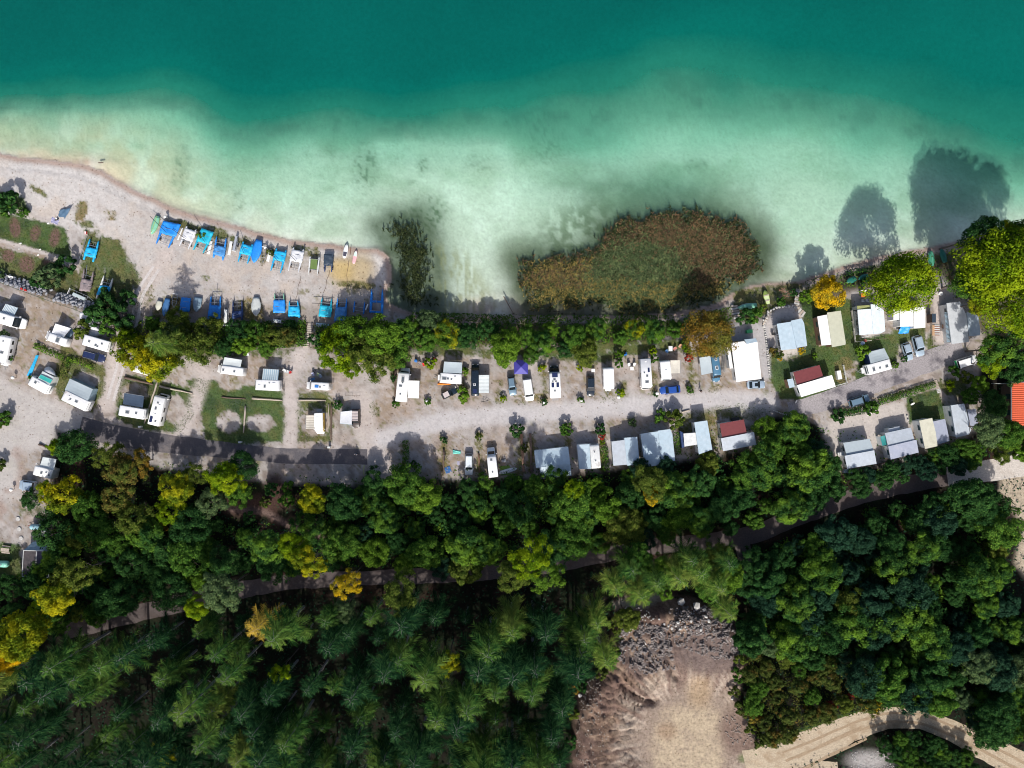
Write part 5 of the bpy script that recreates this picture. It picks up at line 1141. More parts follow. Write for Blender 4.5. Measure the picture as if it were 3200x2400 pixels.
catamaran('white hulled catamaran with small cyan tarp on the grass', (325, 861), (352, 870), (300, 933), (331, 930), HULLW, (.42, .84), FABC, bow='T', mast=((276, 896), (330, 890), .6, .6), mbar=BLACK)
# second row
small_boat('small cream rowing boat at the left end of the back row', (493, 970), (500, 940), 19, mat('cream_gelcoat', (.60, .60, .50), .5), 'cover', sternw=.8)
small_boat('slim blue covered boat next to the small cream one', (512, 988), (524, 932), 20, mat('mid_blue_cover', (.05, .16, .36), .6, bump=.4), 'cover', z=.6)
catamaran('blue tarp catamaran beside the empty trailer, back row', (569, 929), (592, 932), (561, 978), (588, 974), FABB, (0, .96), FABB, hullw=.5)
small_boat('grey blue covered dinghy with folded tarp, back row', (614, 975), (619, 929), 25, FABG, 'cover', sternw=.95)
catamaran('blue catamaran with upright mast crossing its open bow', (660, 924), (689, 925), (651, 995), (683, 996), FABB, (.42, 1.0), FABB, bow='T', mast=((672, 906), (670, 952), .5, .3), beams=(.02, .3))
catamaran('dark navy covered catamaran with white hull tips', (728, 936), (756, 938), (727, 1011), (755, 1000), FABN, (.50, .82), FABN, bow='T', hullw=.4)
small_boat('pale grey covered boat standing alone on the grass', (800, 988), (801, 929), 29, mat('pale_grey_cover', (.50, .53, .52), .6, bump=.4, bscale=3), 'cover', sternw=.6)
catamaran('royal blue tarp catamaran with mint hull tips', (858.5, 916), (886, 916), (856, 978), (887, 978), MINT, (.33, .98), FABB, bow='T', hullw=.36, mast=((872, 920), (872, 960), .0, .0))
catamaran('cyan tarp catamaran just left of the wooden stairs', (904, 940), (930, 939), (903, 992), (934, 992), FABC, (.34, .93), FABC, bow='T')
catamaran('wrinkled turquoise tarp catamaran right of the stairs', (1007, 929), (1036, 933), (998, 988), (1030, 991), FABT, (.40, 1.0), FABT, bow='T', mast=((975, 947), (1040, 950), .5, .5), mbar=BLACK)
catamaran('blue catamaran with open steel frame bow near the stairs', (1056, 930), (1084, 932), (1046, 1004), (1076, 1000), FABB, (.40, 1.0), FABB2, bow='T', beams=(.02, .2))
catamaran('uncovered pair of narrow blue hulls under the tree edge', (1109, 940), (1140, 943), (1104, 976), (1135, 982), FABB, None, None, bow='T', hullw=.36, dolly=False, beams=(.5, .8))
catamaran('large blue catamaran with mast at the right end of the back row', (1162, 902), (1195, 903), (1157, 978), (1193, 980), FABB, None, FABB, bow='T', mast=((1177, 888), (1176, 948), .5, .5), beams=(.08, .9), tarps=[(.48, .56), (.90, .98)], hullw=.62)
def trailer(label, a, b, wpx, load=None, loadm=HULLW):
    loc, rz, L = frame_from(a, b, .4); w = wpx / PXM / 2; T = Root('boat_trailer', label, 'boat trailer', loc, rz)
    def fr(mb):
        mb.tube((-L / 2, -w, .45), (L * .15, -w, .45), .05, n=5); mb.tube((-L / 2, w, .45), (L * .15, w, .45), .05, n=5); mb.tube((L * .15, -w, .45), (L / 2, 0, .45), .05, n=5); mb.tube((L * .15, w, .45), (L / 2, 0, .45), .05, n=5)
    part(T, 'frame', STEEL, fr)
    for u in (-.48, -.25, 0, .15): part(T, 'crossbar', STEEL, lambda mb: mb.tube((u * L, -w, .45), (u * L, w, .45), .045, n=5))
    for s in (-1, 1): inst('wheel', shared('wheel', f_wheel, [TYRE, RIM]), T, (-L * .12, s * (w + .15), .28), scale=(.85, 1, .85))
    part(T, 'light_bar', OFFWHITE, lambda mb: mb.box((-L / 2 - .05, 0, .55), (.12, w * 2.4, .1)))
    if load: part(T, 'cargo_box', loadm, lambda mb: mb.loft([ring8(x, load[1], .5, .85, .06, .06) for x in (load[2], load[2] + load[0])]))
    return T
trailer('empty steel boat trailer between the slim blue boat and the blue tarp', (543, 962), (549, 919), 14)
trailer('boat trailer carrying a long white box in the back row', (708, 942), (706, 1016), 14, (3.0, .33, -2.2))
trailer('boat trailer with narrow grey hull in the front row', (741, 738), (732, 784), 12, (3.2, .25, -1.6), mat('grey_hull', (.33, .36, .42), .5))
trailer('dark green boat trailer with grey box beside the rock wall', (300, 949), (216, 912), 22, (2.9, .36, -2.1), mat('grey_box', (.42, .5, .52), .5))
trailer('small trailer with white lid below the royal blue catamaran', (895, 1006), (856, 1003), 11, (1.6, .33, -1.3))
trailer('bare launching trailer right of the long blue boat', (822, 822), (826, 772), 12)
for lab, a, b, w in (('thin white plank between the first two catamarans', (570, 712), (555, 750), 5), ('white board between the turquoise and blue catamarans', (660, 753), (650, 794), 10), ('white board right of the second blue catamaran', (722, 754), (715, 797), 10),
                     ('white board with red marks beside the bare launching trailer', (845, 779), (836, 817), 10), ('pale blue board lying crosswise right of the stairs', (987, 1014), (1030, 1019), 12)):
    board(lab, a, b, w, HULLW if 'blue board' not in lab else ROOFB, 'flat_board', 'board', flat=True)
thing1('fender', 'white fender leaning on the large blue catamaran', 'fender', HULLW, lambda mb: mb.loft([[(x, r * math.cos(2 * PI * i / 8), 1.2 + r * math.sin(2 * PI * i / 8)) for i in range(8)] for x, r in ((-.75, .03), (-.65, .15), (.55, .15), (.7, .03))]), at(1150, 961), 1.2, smooth=True)
for k, (x, y, lab) in enumerate(((523, 681, 'white outboard motor at the bow of the first blue catamaran'), (834, 776, 'white outboard motor beside the bare launching trailer'))):
    T = Root('outboard_motor', lab, 'outboard motor', at(x, y), .5)
    part(T, 'cowling', HULLW, lambda mb: mb.loft([ring8(u, .2, .8, 1.15, .06, .08) for u in (-.28, .28)]), True); part(T, 'shaft', BLACK, lambda mb: mb.box((0, 0, .45), (.12, .12, .8))); part(T, 'stand', STEEL, lambda mb: mb.box((.2, 0, .3), (.1, .6, .6)))
# lower right shore boats
small_boat('light green rowing boat lying beside the stone steps', (2306, 962), (2366, 953), 19, MINT, 'upside')
small_boat('lime green rowing boat near the brushwood pile', (2389, 907), (2403, 949), 19, LIME, 'open', m2=mat('pale_lime', (.55, .65, .35), .5), sternw=.55)
small_boat('dark green covered boat left of the big yellow green tree', (2645, 882), (2674, 869), 19, DGREEN, 'cover')
small_boat('dark green boat tucked under the edge of the big yellow green tree', (2683, 872), (2712, 862), 18, DGREEN, 'cover')
small_boat('green rowing boat with open inside on the narrow beach at right', (2919, 833), (2911, 784), 20, GREENB, 'upside', m2=MINT, double=True)
small_boat('dark green boat right beside the giant tree at the beach', (2941, 778), (2955, 820), 18, DGREEN, 'cover')
# beach things
T = Root('beach_tarp', 'dark blue grey beach shelter tarp on the pale gravel', 'beach shelter', at(196, 667), 0)
P = [T.loc(at(*p, h)) for p, h in (((188, 656), .5), ((219, 650), 1.1), ((202, 683), .05), ((181, 675), .05))]
tarp_sheet(T, P[0], P[1], P[2], P[3], mat('blue_grey_cloth', (.06, .12, .20), .6, bump=.4), 'cloth', .1, .05, 1)
part(T, 'pole', STEEL, lambda mb: mb.tube((P[1].x, P[1].y, 0), P[1], .02))
T = Root('picnic_blanket', 'blue and white checked blanket next to the beach shelter', 'blanket', at(171, 690), 0)
c4 = [T.loc(at(*p)) for p in ((163, 678), (185, 687), (180, 703), (158, 694))]
CHK = [mat('check_violet', (.10, .10, .28), .8), mat('check_pale', (.5, .5, .62), .8)]
mb = MB()
for i in range(8):
    for j in range(8):
        mb.cm = (i + j) % 2
        q = lambda u, v: c4[0].lerp(c4[1], u).lerp(c4[3].lerp(c4[2], u), v) + Vector((0, 0, .03 + .02 * math.sin(u * 9 + v * 5)))
        mb.add([q(i / 8, j / 8), q((i + 1) / 8, j / 8), q((i + 1) / 8, (j + 1) / 8), q(i / 8, (j + 1) / 8)], [(0, 1, 2, 3)])
mb.build('cloth', CHK, T)
T = Root('beach_bag', 'dark beach bag with white towel on the checked blanket', 'bag', at(178, 686, .05), .4)
part(T, 'bag', BLACK, lambda mb: mb.loft([ring8(x, .22 * k, .0, .3 * k, .05, .08) for x, k in ((-.4, .7), (0, 1), (.4, .7))]), True); part(T, 'towel', LAMPW, lambda mb: mb.box((.1, .1, .33), (.35, .22, .06), .4))
thing1('marker_box', 'small red and white box beside the cyan catamaran bow', 'box', [RED, HULLW], lambda mb: [mb.box((0, 0, .2), (.5, .5, .4)), setattr(mb, 'cm', 1), mb.box((0, 0, .42), (.3, .52, .06))], at(270, 728))
thing1('driftwood_log', 'dark driftwood log lying in the shallow water near the left beach', 'log', WOODD, lambda mb: [mb.tube((-.55, 0, .3), (.5, .05, .3), .13, .1), mb.tube((.1, 0, .35), (.3, .2, .5), .04, .02)], at(318, 510, -.2))
thing1('driftwood_log', 'thin brown branch stranded between the two paddle boards', 'branch', WOODW, lambda mb: mb.tube((0, -.9, .1), (.15, .9, .12), .09, .06), at(1094, 785))
thing1('driftwood_log', 'fallen bare branch in the shallows between the two reed beds', 'branch', WOODD, lambda mb: [mb.tube((-1.0, 1.8, .4), (1.0, -1.8, .5), .12, .07, n=5), mb.tube((0, 0, .5), (.9, .5, .6), .05, .02, n=4)], at(1588, 952, .1))
for k, (a, b, l) in enumerate((((1030, 845), (1012, 915), 'dark rope running from the covered trailer to the turquoise catamaran'), ((940, 862), (925, 935), 'thin rope crossing the yard left of the stairs'), ((1088, 815), (1082, 905), 'rope in the sand below the white paddle board'))):
    A, B_ = at(*a, .04), at(*b, .04); n = 8; mb = MB(); P_ = [A.lerp(B_, i / n) + Vector((.12 * math.sin(i * 1.3), 0, 0)) for i in range(n + 1)]; c = (A + B_) / 2
    for p, q in zip(P_, P_[1:]): mb.tube(p - c, q - c, .045, n=4)
    o = mb.build('rope', WOODD); o.location = c; tag(o, l, 'rope')
# wooden stairs from the camp down to the beach
T = Root('wooden_stairs', 'wooden plank stairs leading from the camp down to the beach', 'stairs', at(955, 1048), 0)
A = T.loc(at(971, 1013)); B_ = T.loc(at(956, 1083)); B_.z = T.loc((0, 0, .05)).z; A.z = T.loc((0, 0, BEACH_Z + .15)).z
for i in range(12):
    q = A.lerp(B_, i / 11); part(T, 'tread', mat('pale_tread', (.50, .44, .38), .8), lambda mb: mb.box(q, (1.25, .29, .09), .0)); 
for s in (-1, 1): part(T, 'stringer', WOODD, lambda mb: mb.tube(A + Vector((s * .68, .2, 0)), B_ + Vector((s * .68, -.2, 0)), .08, n=4))
def steps(label, a, b, n, w, nm='stone_step'):
    T = Root('stone_steps', label, 'steps', at(*a), 0); A = T.loc(at(*a, .05)); B_ = T.loc(at(*b, .05)); d = B_ - A; rz = math.atan2(d.y, d.x) + PI / 2
    for i in range(n):
        q = A.lerp(B_, i / max(1, n - 1)); part(T, nm, STONEW if i % 2 else WOODL, lambda mb: mb.box(q, (w * random.uniform(.9, 1.1), .42, .2), rz + random.uniform(-.1, .1)))
steps('broad stone steps left of the light green boat', (2295, 957), (2306, 1002), 7, 1.5)
steps('garden steps of pale slabs climbing between lawn and brushwood', (2494, 906), (2488, 962), 10, 1.1)
steps('slab steps curving down to the blue roofed home terrace', (2492, 966), (2510, 982), 4, 1.3)
# retaining walls of individual stones
STM = []
for k in range(6):
    bm = bmesh.new(); bmesh.ops.create_icosphere(bm, subdivisions=1, radius=.5); rr = random.Random(k)
    for v in bm.verts: v.co = Vector((v.co.x * rr.uniform(.75, 1.15), v.co.y * rr.uniform(.7, 1.1), v.co.z * rr.uniform(.55, .9)))
    me = bpy.data.meshes.new('stone'); bm.to_mesh(me); bm.free(); me.materials.append(STONE); STM.append(me)
def stone_wall(label, pts, rows, size, m=None, name='stone_wall'):
    P = [at(*p) for p in pts]; c = sum(P, Vector()) / len(P); T = Root(name, label, 'stone wall', (c.x, c.y, hgt(c.x, c.y)), 0)
    for i in range(len(P) - 1):
        n = max(1, int((P[i + 1] - P[i]).length / (size * .92))); d = (P[i + 1] - P[i]).normalized(); nn = Vector((-d.y, d.x, 0))
        for k in range(n):
            for r in range(rows):
                q = P[i].lerp(P[i + 1], (k + .5 * (r % 2) + random.uniform(-.15, .15)) / n) + nn * (r - (rows - 1) / 2) * size * .5
                q.z = hgt(q.x, q.y) + .12 + .05 * random.random(); s = size * random.uniform(.75, 1.2)
                inst('stone', random.choice(STM), T, T.loc(q), (0, 0, random.uniform(0, 6.28)), (s * 1.15, s * .85, s), m)
stone_wall('long rough grey rock wall separating the upper gravel camp from the grass', [(-10, 862), (60, 885), (140, 912), (165, 920)], 4, 1.05)
stone_wall('rough grey rock wall continuing beside the dark green boat trailer', [(178, 926), (250, 945), (318, 972)], 4, 1.05)
stone_wall('low crooked stone edging round the garden above the white mobile home', [(2385, 1020), (2400, 975), (2425, 962), (2485, 955)], 1, .7, STONEW)
stone_wall('rock row edging the terrace left of the lawn', [(2385, 1000), (2396, 1080), (2404, 1175)], 1, .55, STONEW)
stone_wall('short rock row between gravel pitch and lawn at the lower right', [(2834, 1300), (2840, 1322)], 1, .6, STONEW)
stone_wall('line of pale stones along the curve of the gravel road', [(2400, 1276), (2440, 1292), (2470, 1300)], 1, .45, STONEW)
# felled trunks and timbers marking the pitches
def logrun(label, a, b, r, m=WOODL, name='log_rail', cat='log', square=False):
    A, B_ = at(*a), at(*b); c = (A + B_) / 2; d = B_ - A; L = d.length; rz = math.atan2(d.y, d.x)
    mb = MB(); n = max(3, int(L / 1.2)); rnd = random.Random(int(a[0]))
    if square: mb.box((0, 0, r), (L, 2 * r, 2 * r))
    else:
        rings = []
        for i in range(n + 1):
            x = -L / 2 + L * i / n; rr = r * (1 - .35 * i / n) * rnd.uniform(.88, 1.1); oy = rnd.uniform(-.05, .05)
            rings.append([(x, oy + rr * math.cos(2 * PI * k / 7), rr + rr * math.sin(2 * PI * k / 7)) for k in range(7)])
        mb.loft(rings)
    o = mb.build(name, m, None, not square); o.location = (c.x, c.y, hgt(c.x, c.y)); o.rotation_euler = (0, 0, rz); tag(o, label, cat); return o
logrun('weathered log with grey root end beside the lane, left of the pitches', (391, 1180), (479, 1201), .3, WOODD)
logrun('long straight timber left of the motorhome with solar panel', (494, 1190), (452, 1323), .22, WOODL)
logrun('pale crooked log above the gravel pitch of the solar motorhome', (500, 1207), (602, 1229), .24)
logrun('thin upright log between the two round pitches', (768, 1268), (762, 1352), .22)
logrun('dark log above the left round pitch', (694, 1241), (768, 1247), .16, WOODD)
logrun('pale log above the right round pitch', (789, 1245), (883, 1251), .24)
logrun('short pale log below the white camper van with blue panel', (934, 1250), (1019, 1252), .25)
logrun('timber right of the yellow camper van', (1037, 1263), (1035, 1375), .24, WOODD)
logrun('thin timber just left of the timber by the yellow camper van', (1028, 1262), (1026, 1340), .14)
logrun('dark fence log left of the motorhome with wide awning', (1237, 1155), (1234, 1243), .25, WOODD)
logrun('left timber of the narrow path pair between south pitches', (1629, 1356), (1636, 1473), .25, WOODW, square=True)
logrun('right timber of the narrow path pair between south pitches', (1657, 1354), (1661, 1473), .25, WOODD, square=True)
logrun('dark timber under the round bush by the turquoise cloth', (1387, 1403), (1386, 1486), .22, WOODD)
logrun('reddish timber between white estate and white motorhome', (1496, 1415), (1498, 1478), .2, WOODW)
logrun('dark log at the edge of the wood near the gravel yard', (124, 1388), (160, 1404), .25, WOODD)
logrun('old timber edge on the south side of the gravel road', (2130, 1288), (2155, 1281), .22, WOODL)
logrun('bleached log on the slope above the terrace at the far left', (2383, 1015), (2397, 985), .2)
logrun('short yellow striped pole lying at the wood edge south of the road end', (1138, 1453), (1137, 1488), .06, mat('yellow_green_paint', (.45, .6, .03), .5), 'marker_pole', 'pole')
logrun('root stump piece beside the planted strip', (1271, 1468), (1271, 1482), .3, WOODW, 'tree_stump', 'stump')
logrun('timber wall along the foot of the lower right mobile homes', (2739, 1452), (2784, 1440), .15, WOODD)
# fences
def fence(label, pts, h=.9, m=WOODL, rails=2, sp=2.0, rr=.05, closed=False):
    P = [at(*p) for p in pts]; c = sum(P, Vector()) / len(P); T = Root('rail_fence', label, 'fence', (c.x, c.y, hgt(c.x, c.y)), 0)
    for i in range(len(P) - 1):
        n = max(1, round((P[i + 1] - P[i]).length / sp))
        for k in range(n + (i == len(P) - 2)):
            q = P[i].lerp(P[i + 1], k / n); q.z = hgt(q.x, q.y); l = T.loc(q); part(T, 'post', m, lambda mb: mb.tube(l, l + Vector((0, 0, h)), rr * 1.1, n=5))
        for r in range(rails):
            a, b = T.loc(P[i]), T.loc(P[i + 1]); z = h * (1 - .42 * r) - .04
            part(T, 'rail', m, lambda mb: mb.tube(a + Vector((0, 0, z)), b + Vector((0, 0, z)), rr, n=5))
fence('thin wire fence with dark posts running below the rough rock wall', [(-20, 872), (60, 905), (150, 938), (230, 965), (300, 992)], .9, mat('dark_green_wire', (.06, .09, .06), .6), 2, 2.2, .03)
fence('pale wooden fence round the white striped mobile home garden', [(2657, 972), (2668, 1069), (2717, 1065)], .9, CREAMP)
fence('short white rail fence below the pale blue striped roofs', [(2690, 1055), (2712, 1051)], .6, OFFWHITE, 1)
fence('dark rail fence piece beside the drive near the silver cars', [(2733, 1062), (2764, 1058)], .8, WOODD, 2)
fence('white fence around the small yard right of the red and white home', [(2631, 1141), (2642, 1196), (2613, 1204)], .9, OFFWHITE)
fence('wooden fence at the end of the lawn beside the board deck', [(2907, 995), (2909, 1080)], .9, WOODL)
fence('dark rails at the edge of the wood next to the yard', [(180, 1590), (177, 1625)], .8, WOODD)
fence('thin frame fence above the side tent pitch', [(1080, 1236), (1125, 1236)], .7, WOODD, 1, 1.6, .03)
fence('white post rail by the tiled house', [(3098, 1199), (3142, 1199)], 1.0, OFFWHITE, 1)
# brushwood pile
T = Root('brushwood_pile', 'pile of reddish cut branches between the lime boat and the steps', 'brushwood', at(2455, 916), 0)
for k in range(16):
    a = random.uniform(-.6, .9); x, y = random.uniform(-1, 1), random.uniform(-.9, .9); z = .15 + .35 * random.random(); l = random.uniform(.8, 1.5)
    part(T, 'branch', mat('reddish_twig', (.30, .16, .11), .9, var=.3), lambda mb: mb.tube((x - l * math.cos(a) / 2, y - l * math.sin(a) / 2, z), (x + l * math.cos(a) / 2, y + l * math.sin(a) / 2, z + .1), .06, .03, n=4))
# lamps and markers of the pitches
def ball_lamp(x, y, lab, r=.33):
    T = Root('ball_lamp', lab, 'lamp', at(x, y), 0, 'white ball lamps of the pitches')
    part(T, 'post', BLACK, lambda mb: mb.tube((0, 0, 0), (0, 0, .8), .05)); bm = bmesh.new(); bmesh.ops.create_icosphere(bm, subdivisions=2, radius=r); me = bpy.data.meshes.new('globe'); bm.to_mesh(me); bm.free(); me.materials.append(LAMPW); inst('globe', me, T, (0, 0, .8 + r * .8))
for x, y, l in ((51, 1180, 'white ball lamp beside the turquoise windbreak'), (46, 1528, 'white ball lamp left of the half hidden van'), (1335.5, 1253.6, 'white ball lamp in a tuft left of the black car with pale roof'), (1699.5, 1258, 'white ball lamp in a tuft left of the big black cab motorhome'),
                (1815.5, 1252, 'white ball lamp in a tuft left of the black blue estate'), (1930.7, 1241, 'pale ball lamp below the yellow bush'), (2050.5, 1229, 'white ball lamp left of the bright blue hatchback'), (1613, 1353, 'pale ball lamp inside the round bush by the path timbers')):
    ball_lamp(x, y, l, .30 if 'tuft' in l else .38)
def pedestal(x, y, lab, g='white service pedestals by the asphalt lane'):
    T = Root('service_pedestal', lab, 'service pedestal', at(x, y), 0, g); part(T, 'cabinet', LAMPW, lambda mb: mb.box((0, 0, .5), (.5, .32, .95))); part(T, 'cap', OFFWHITE, lambda mb: mb.box((0, 0, 1.0), (.56, .38, .07)))
for x, y, l in ((443, 1333, 'white service pedestal at the foot of the long timber'), (754, 1381, 'white service pedestal below the round pitches'), (1031, 1397, 'white service pedestal below the yellow camper van pitch'), (766, 1436, 'small white block beside the asphalt lane near the trees')):
    pedestal(x, y, l)
for k, (x, y) in enumerate(((26, 664), (89, 681), (151, 698), (60, 778), (120, 797), (183, 815), (126, 780), (188, 799), (65, 761), (213, 715))):
    T = Root('pitch_marker', 'small flat white stone marking a tent pitch, %s of its row along the %s footpath' % (('first', 'second', 'third', 'first', 'second', 'third', 'fifth', 'sixth', 'fourth', 'last')[k], 'upper' if k < 3 or k == 9 else 'lower'), 'marker stone', at(x, y), .3, 'white stones marking the tent pitches')
    part(T, 'slab', STONEW if k % 2 else LAMPW, lambda mb: mb.box((0, 0, .06), (.42, .26, .12)))
# windbreak, table sets, bins and other camping gear
T = Root('windbreak', 'turquoise folding windbreak on the gravel above the ball lamp', 'windbreak', at(104, 1143), 0)
W = [((119, 1111), (106.5, 1139)), ((112, 1137), (98, 1160)), ((103, 1162), (85, 1190))]
W = [((121, 1111), (112, 1110), (104, 1131), (112, 1133)), ((112, 1133), (104, 1131), (94, 1151), (105, 1153)), ((105, 1153), (94, 1151), (83, 1174), (96, 1175))]
for k, q in enumerate(W):
    P = [T.loc(at(*p, .75 if i in (1, 2) else .3)) for i, p in enumerate(q)]
    part(T, 'panel', FABC, lambda mb: quad_on(mb, *P, .015)); part(T, 'pole', STEEL, lambda mb: mb.tube((P[1].x, P[1].y, 0), P[1], .02))
def table(lab, x, y, w, d, m=LAMPW, rz=0, h=.74, name='camping_table', group=None):
    T = Root(name, lab, 'table', at(x, y), rz, group); part(T, 'top', m, lambda mb: mb.box((0, 0, h), (w, d, .05)))
    for a in (-1, 1):
        for b in (-1, 1): part(T, 'leg', STEEL, lambda mb: mb.tube((a * (w / 2 - .08), b * (d / 2 - .08), 0), (a * (w / 2 - .08), b * (d / 2 - .08), h), .025, n=4))
    return T
def chair(lab, x, y, m, rz=0, name='camping_chair', group=None):
    T = Root(name, lab, 'chair', at(x, y), rz, group); part(T, 'seat', m, lambda mb: mb.box((0, 0, .42), (.55, .52, .05)))
    part(T, 'backrest', m, lambda mb: mb.box((0, .34, .72), (.55, .06, .62), 0, Matrix.Rotation(-.35, 3, 'X')))
    for a in (-1, 1):
        part(T, 'armrest', GREYP, lambda mb: mb.box((a * .3, .02, .62), (.06, .5, .04)))
        for b in (-1, 1): part(T, 'leg', STEEL, lambda mb: mb.tube((a * .27, b * .24, 0), (a * .27, b * .24, .6), .02, n=4))
    return T
TQ = mat('white_seat', (.74, .75, .76), .6); LB = mat('light_blue_seat', (.10, .25, .5), .6)
table('black camping table at the corner of the grey striped awning', 883, 1156, .85, .6, BLACK)
chair('white folding chair next to the black camping table', 893, 1160, TQ, .6); chair('pale folding chair between the white and the red one', 901, 1163, mat('pale_grey_seat', (.5, .52, .55), .6), -.4); chair('red folding chair by the grey striped awning pitch', 909, 1164, RED, -1.2)
thing1('round_stool', 'round brown stool below the folding chairs', 'stool', WOODL, lambda mb: [mb.disc((0, 0, .4), .32, .06, 12), mb.tube((0, 0, 0), (0, 0, .4), .12)], at(897, 1170))
chair('lilac folding chair left of the group above the camper with blue panel', 981, 1171, mat('lilac_seat', (.35, .38, .55), .6), .3); chair('blue folding chair closest to the camper with blue panel', 982, 1184, LB, 2.0); chair('grey folding chair with green cushion', 995, 1172, mat('grey_green_seat', (.35, .45, .25), .6), -.5); chair('blue white folding chair at the right of the group', 1004, 1176, mat('pale_blue_seat', (.35, .45, .6), .6), .4)
thing1('fire_bowl', 'small dark ring shaped fire bowl above the camping chairs', 'fire bowl', BLACK, lambda mb: [mb.tube((.28 * math.cos(a), .28 * math.sin(a), .15), (.28 * math.cos(a + .7), .28 * math.sin(a + .7), .15), .05, n=4) for a in [k * .7 for k in range(9)]], at(984, 1160))
table('grey slatted camping table above the yellow camper van', 1001, 1282, 1.2, .7, GREYP)
chair('white garden chair, left of two at the white square table', 1964.6, 1141, TQ, .2); chair('white garden chair, right of two at the white square table', 1981, 1141, TQ, -.2); table('white square garden table between two white chairs', 1973, 1152, .75, .75, TQ)
table('small white table right above the black blue estate car', 1852.5, 1158, .8, .7, TQ)
thing1('gear_pile', 'blue folded gear standing behind the tall hedge bush', 'folded chair', BLUEP, lambda mb: [mb.box((0, 0, .4), (.7, .3, .8), .4), mb.box((.2, .2, .3), (.3, .6, .6))], at(1953, 1109))
table('white table in front of the beige awning caravan', 2093, 1090, .85, 1.1, TQ); chair('blue folding chair left of the white table', 2083, 1099, LB, .7); chair('red and white folding chair right of the white table', 2106, 1091, mat('red_pattern_seat', (.5, .2, .16), .6), -.8); chair('orange brown deck chair beside the cypress bushes', 2123, 1083, mat('brown_orange_seat', (.55, .3, .18), .6), -.5)
table('orange garden table on the terrace under the big tree', 2694, 924, 1.1, .85, ORANGE)
for x, y, l in ((2689, 914, 'upper left'), (2698, 914, 'upper right'), (2692, 939, 'lower left'), (2705, 938, 'lower right')): chair('white garden chair %s of the orange table' % l, x, y, TQ, 0 if y < 920 else PI, group='white chairs around the orange table')
thing1('round_table', 'round white garden table on the terrace by the giant tree', 'table', LAMPW, lambda mb: [mb.disc((0, 0, .7), .42, .05, 18), mb.tube((0, 0, 0), (0, 0, .7), .05), mb.disc((0, 0, 0), .25, .04, 10)], at(2934, 919))
thing1('storage_box', 'white storage locker in the small fenced yard', 'locker', ROOFW, lambda mb: mb.loft([ring8(x, .45, 0, 1.0, .05, .08) for x in (-.95, .95)]), at(2617, 1172), 1.75)
thing1('waste_bin', 'green wheeled bin above the big white roofed mobile home', 'bin', [mat('bin_green', (.05, .38, .14), .5)], lambda mb: [mb.box((0, 0, .5), (1.2, .65, .95), .1), mb.box((0, .05, 1.0), (1.26, .72, .08), .1)], at(2338, 1037))
thing1('water_barrel', 'bright blue barrel at the hedge near the black windscreen motorhome', 'barrel', BLUEP, lambda mb: mb.disc((0, 0, 0), .33, 1.0, 14, .05), at(1301, 1128))
thing1('water_barrel', 'red box on a post at the hedge', 'post box', RED, lambda mb: [mb.box((0, 0, 1.2), (.6, .4, .4)), mb.tube((0, 0, 0), (0, -.2, 1.0), .06)], at(1361, 1122)); 
chair('orange red folding chair near the bright blue barrel', 1325, 1141, RED, .2); chair('dark violet chair beside the bright blue barrel', 1313, 1137, FABP, .6)
thing1('beach_ball', 'turquoise ball on the grass above the big black cab motorhome', 'ball', FABT, lambda mb: mb.disc((0, 0, 0), .3, .28, 12, .28), at(1685, 1147), smooth=True)
thing1('tv_mast', 'pale signboard on a post above the striped awning pitch', 'sign', AWL, lambda mb: [mb.box((0, .2, 1.6), (.5, 1.0, .08), .1, Matrix.Rotation(.5, 3, 'X')), mb.tube((0, -.3, 0), (0, -.1, 1.6), .06)], at(781, 1108))
def dish(lab, x, y, rz=0):
    T = Root('satellite_dish', lab, 'satellite dish', at(x, y), rz); rings = [[(r * math.cos(2 * PI * i / 12), r * math.sin(2 * PI * i / 12), .9 + .25 * r * r) for i in range(12)] for r in (.02, .25, .45)]
    mb = MB(); mb.loft(rings, False); o = mb.build('dish', LAMPW, T, True); o.rotation_euler = (.9, 0, 0); part(T, 'mast', STEEL, lambda q: q.tube((0, 0, 0), (0, 0, .95), .04))
dish('white satellite dish on the grass below the red and white home', 2476, 1249, 1.0); dish('white satellite dish on the lawn corner by the low hedge', 2844, 1252, .3); dish('white satellite dish beside the green hedge end', 2710, 1285, .3); dish('small white satellite dish behind the dormer home', 2798, 1437, 2.2)
thing1('parasol', 'small blue and white parasol at the fence corner', 'parasol', [mat('blue_white_cloth', (.35, .45, .62), .6)], lambda mb: [mb.loft([[(r * math.cos(2 * PI * i / 10), r * math.sin(2 * PI * i / 10), z) for i in range(10)] for r, z in ((.48, 1.5), (.25, 1.62), (.02, 1.7))]), mb.tube((0, 0, 0), (0, 0, 1.5), .03)], at(2685, 1075))
thing1('red_grill', 'round red grill by the fence corner', 'grill', RED, lambda mb: [mb.disc((0, 0, .5), .28, .2, 12, .12), mb.tube((0, 0, 0), (0, 0, .5), .06)], at(2700, 1065))
thing1('black_grill', 'black grill table beside the slatted edge of the blue home', 'grill', BLACK, lambda mb: [mb.box((0, 0, .7), (.55, .6, .3)), mb.box((.75, 0, .5), (.6, .6, .5)), mb.tube((0, 0, 0), (0, 0, .6), .1)], at(2412, 1044))
T = Root('tarp_lean_to', 'bright blue tarp stretched below the L shaped white home', 'tarp', at(2826, 1031), 0)
P = [T.loc(at(*p, h)) for p, h in (((2817, 1021), 1.7), ((2844, 1021), 1.7), ((2838, 1041), .9), ((2808, 1042), .9))]; tarp_sheet(T, *P, mat('vivid_blue_tarp', (.005, .25, .75), .5), 'cloth', .1, .05, 5)
for q in P: part(T, 'pole', STEEL, lambda mb: mb.tube((q.x, q.y, 0), q, .025))
T = Root('board_deck', 'board deck with white and brown planks on the terrace', 'deck', at(2927, 1032), 0)
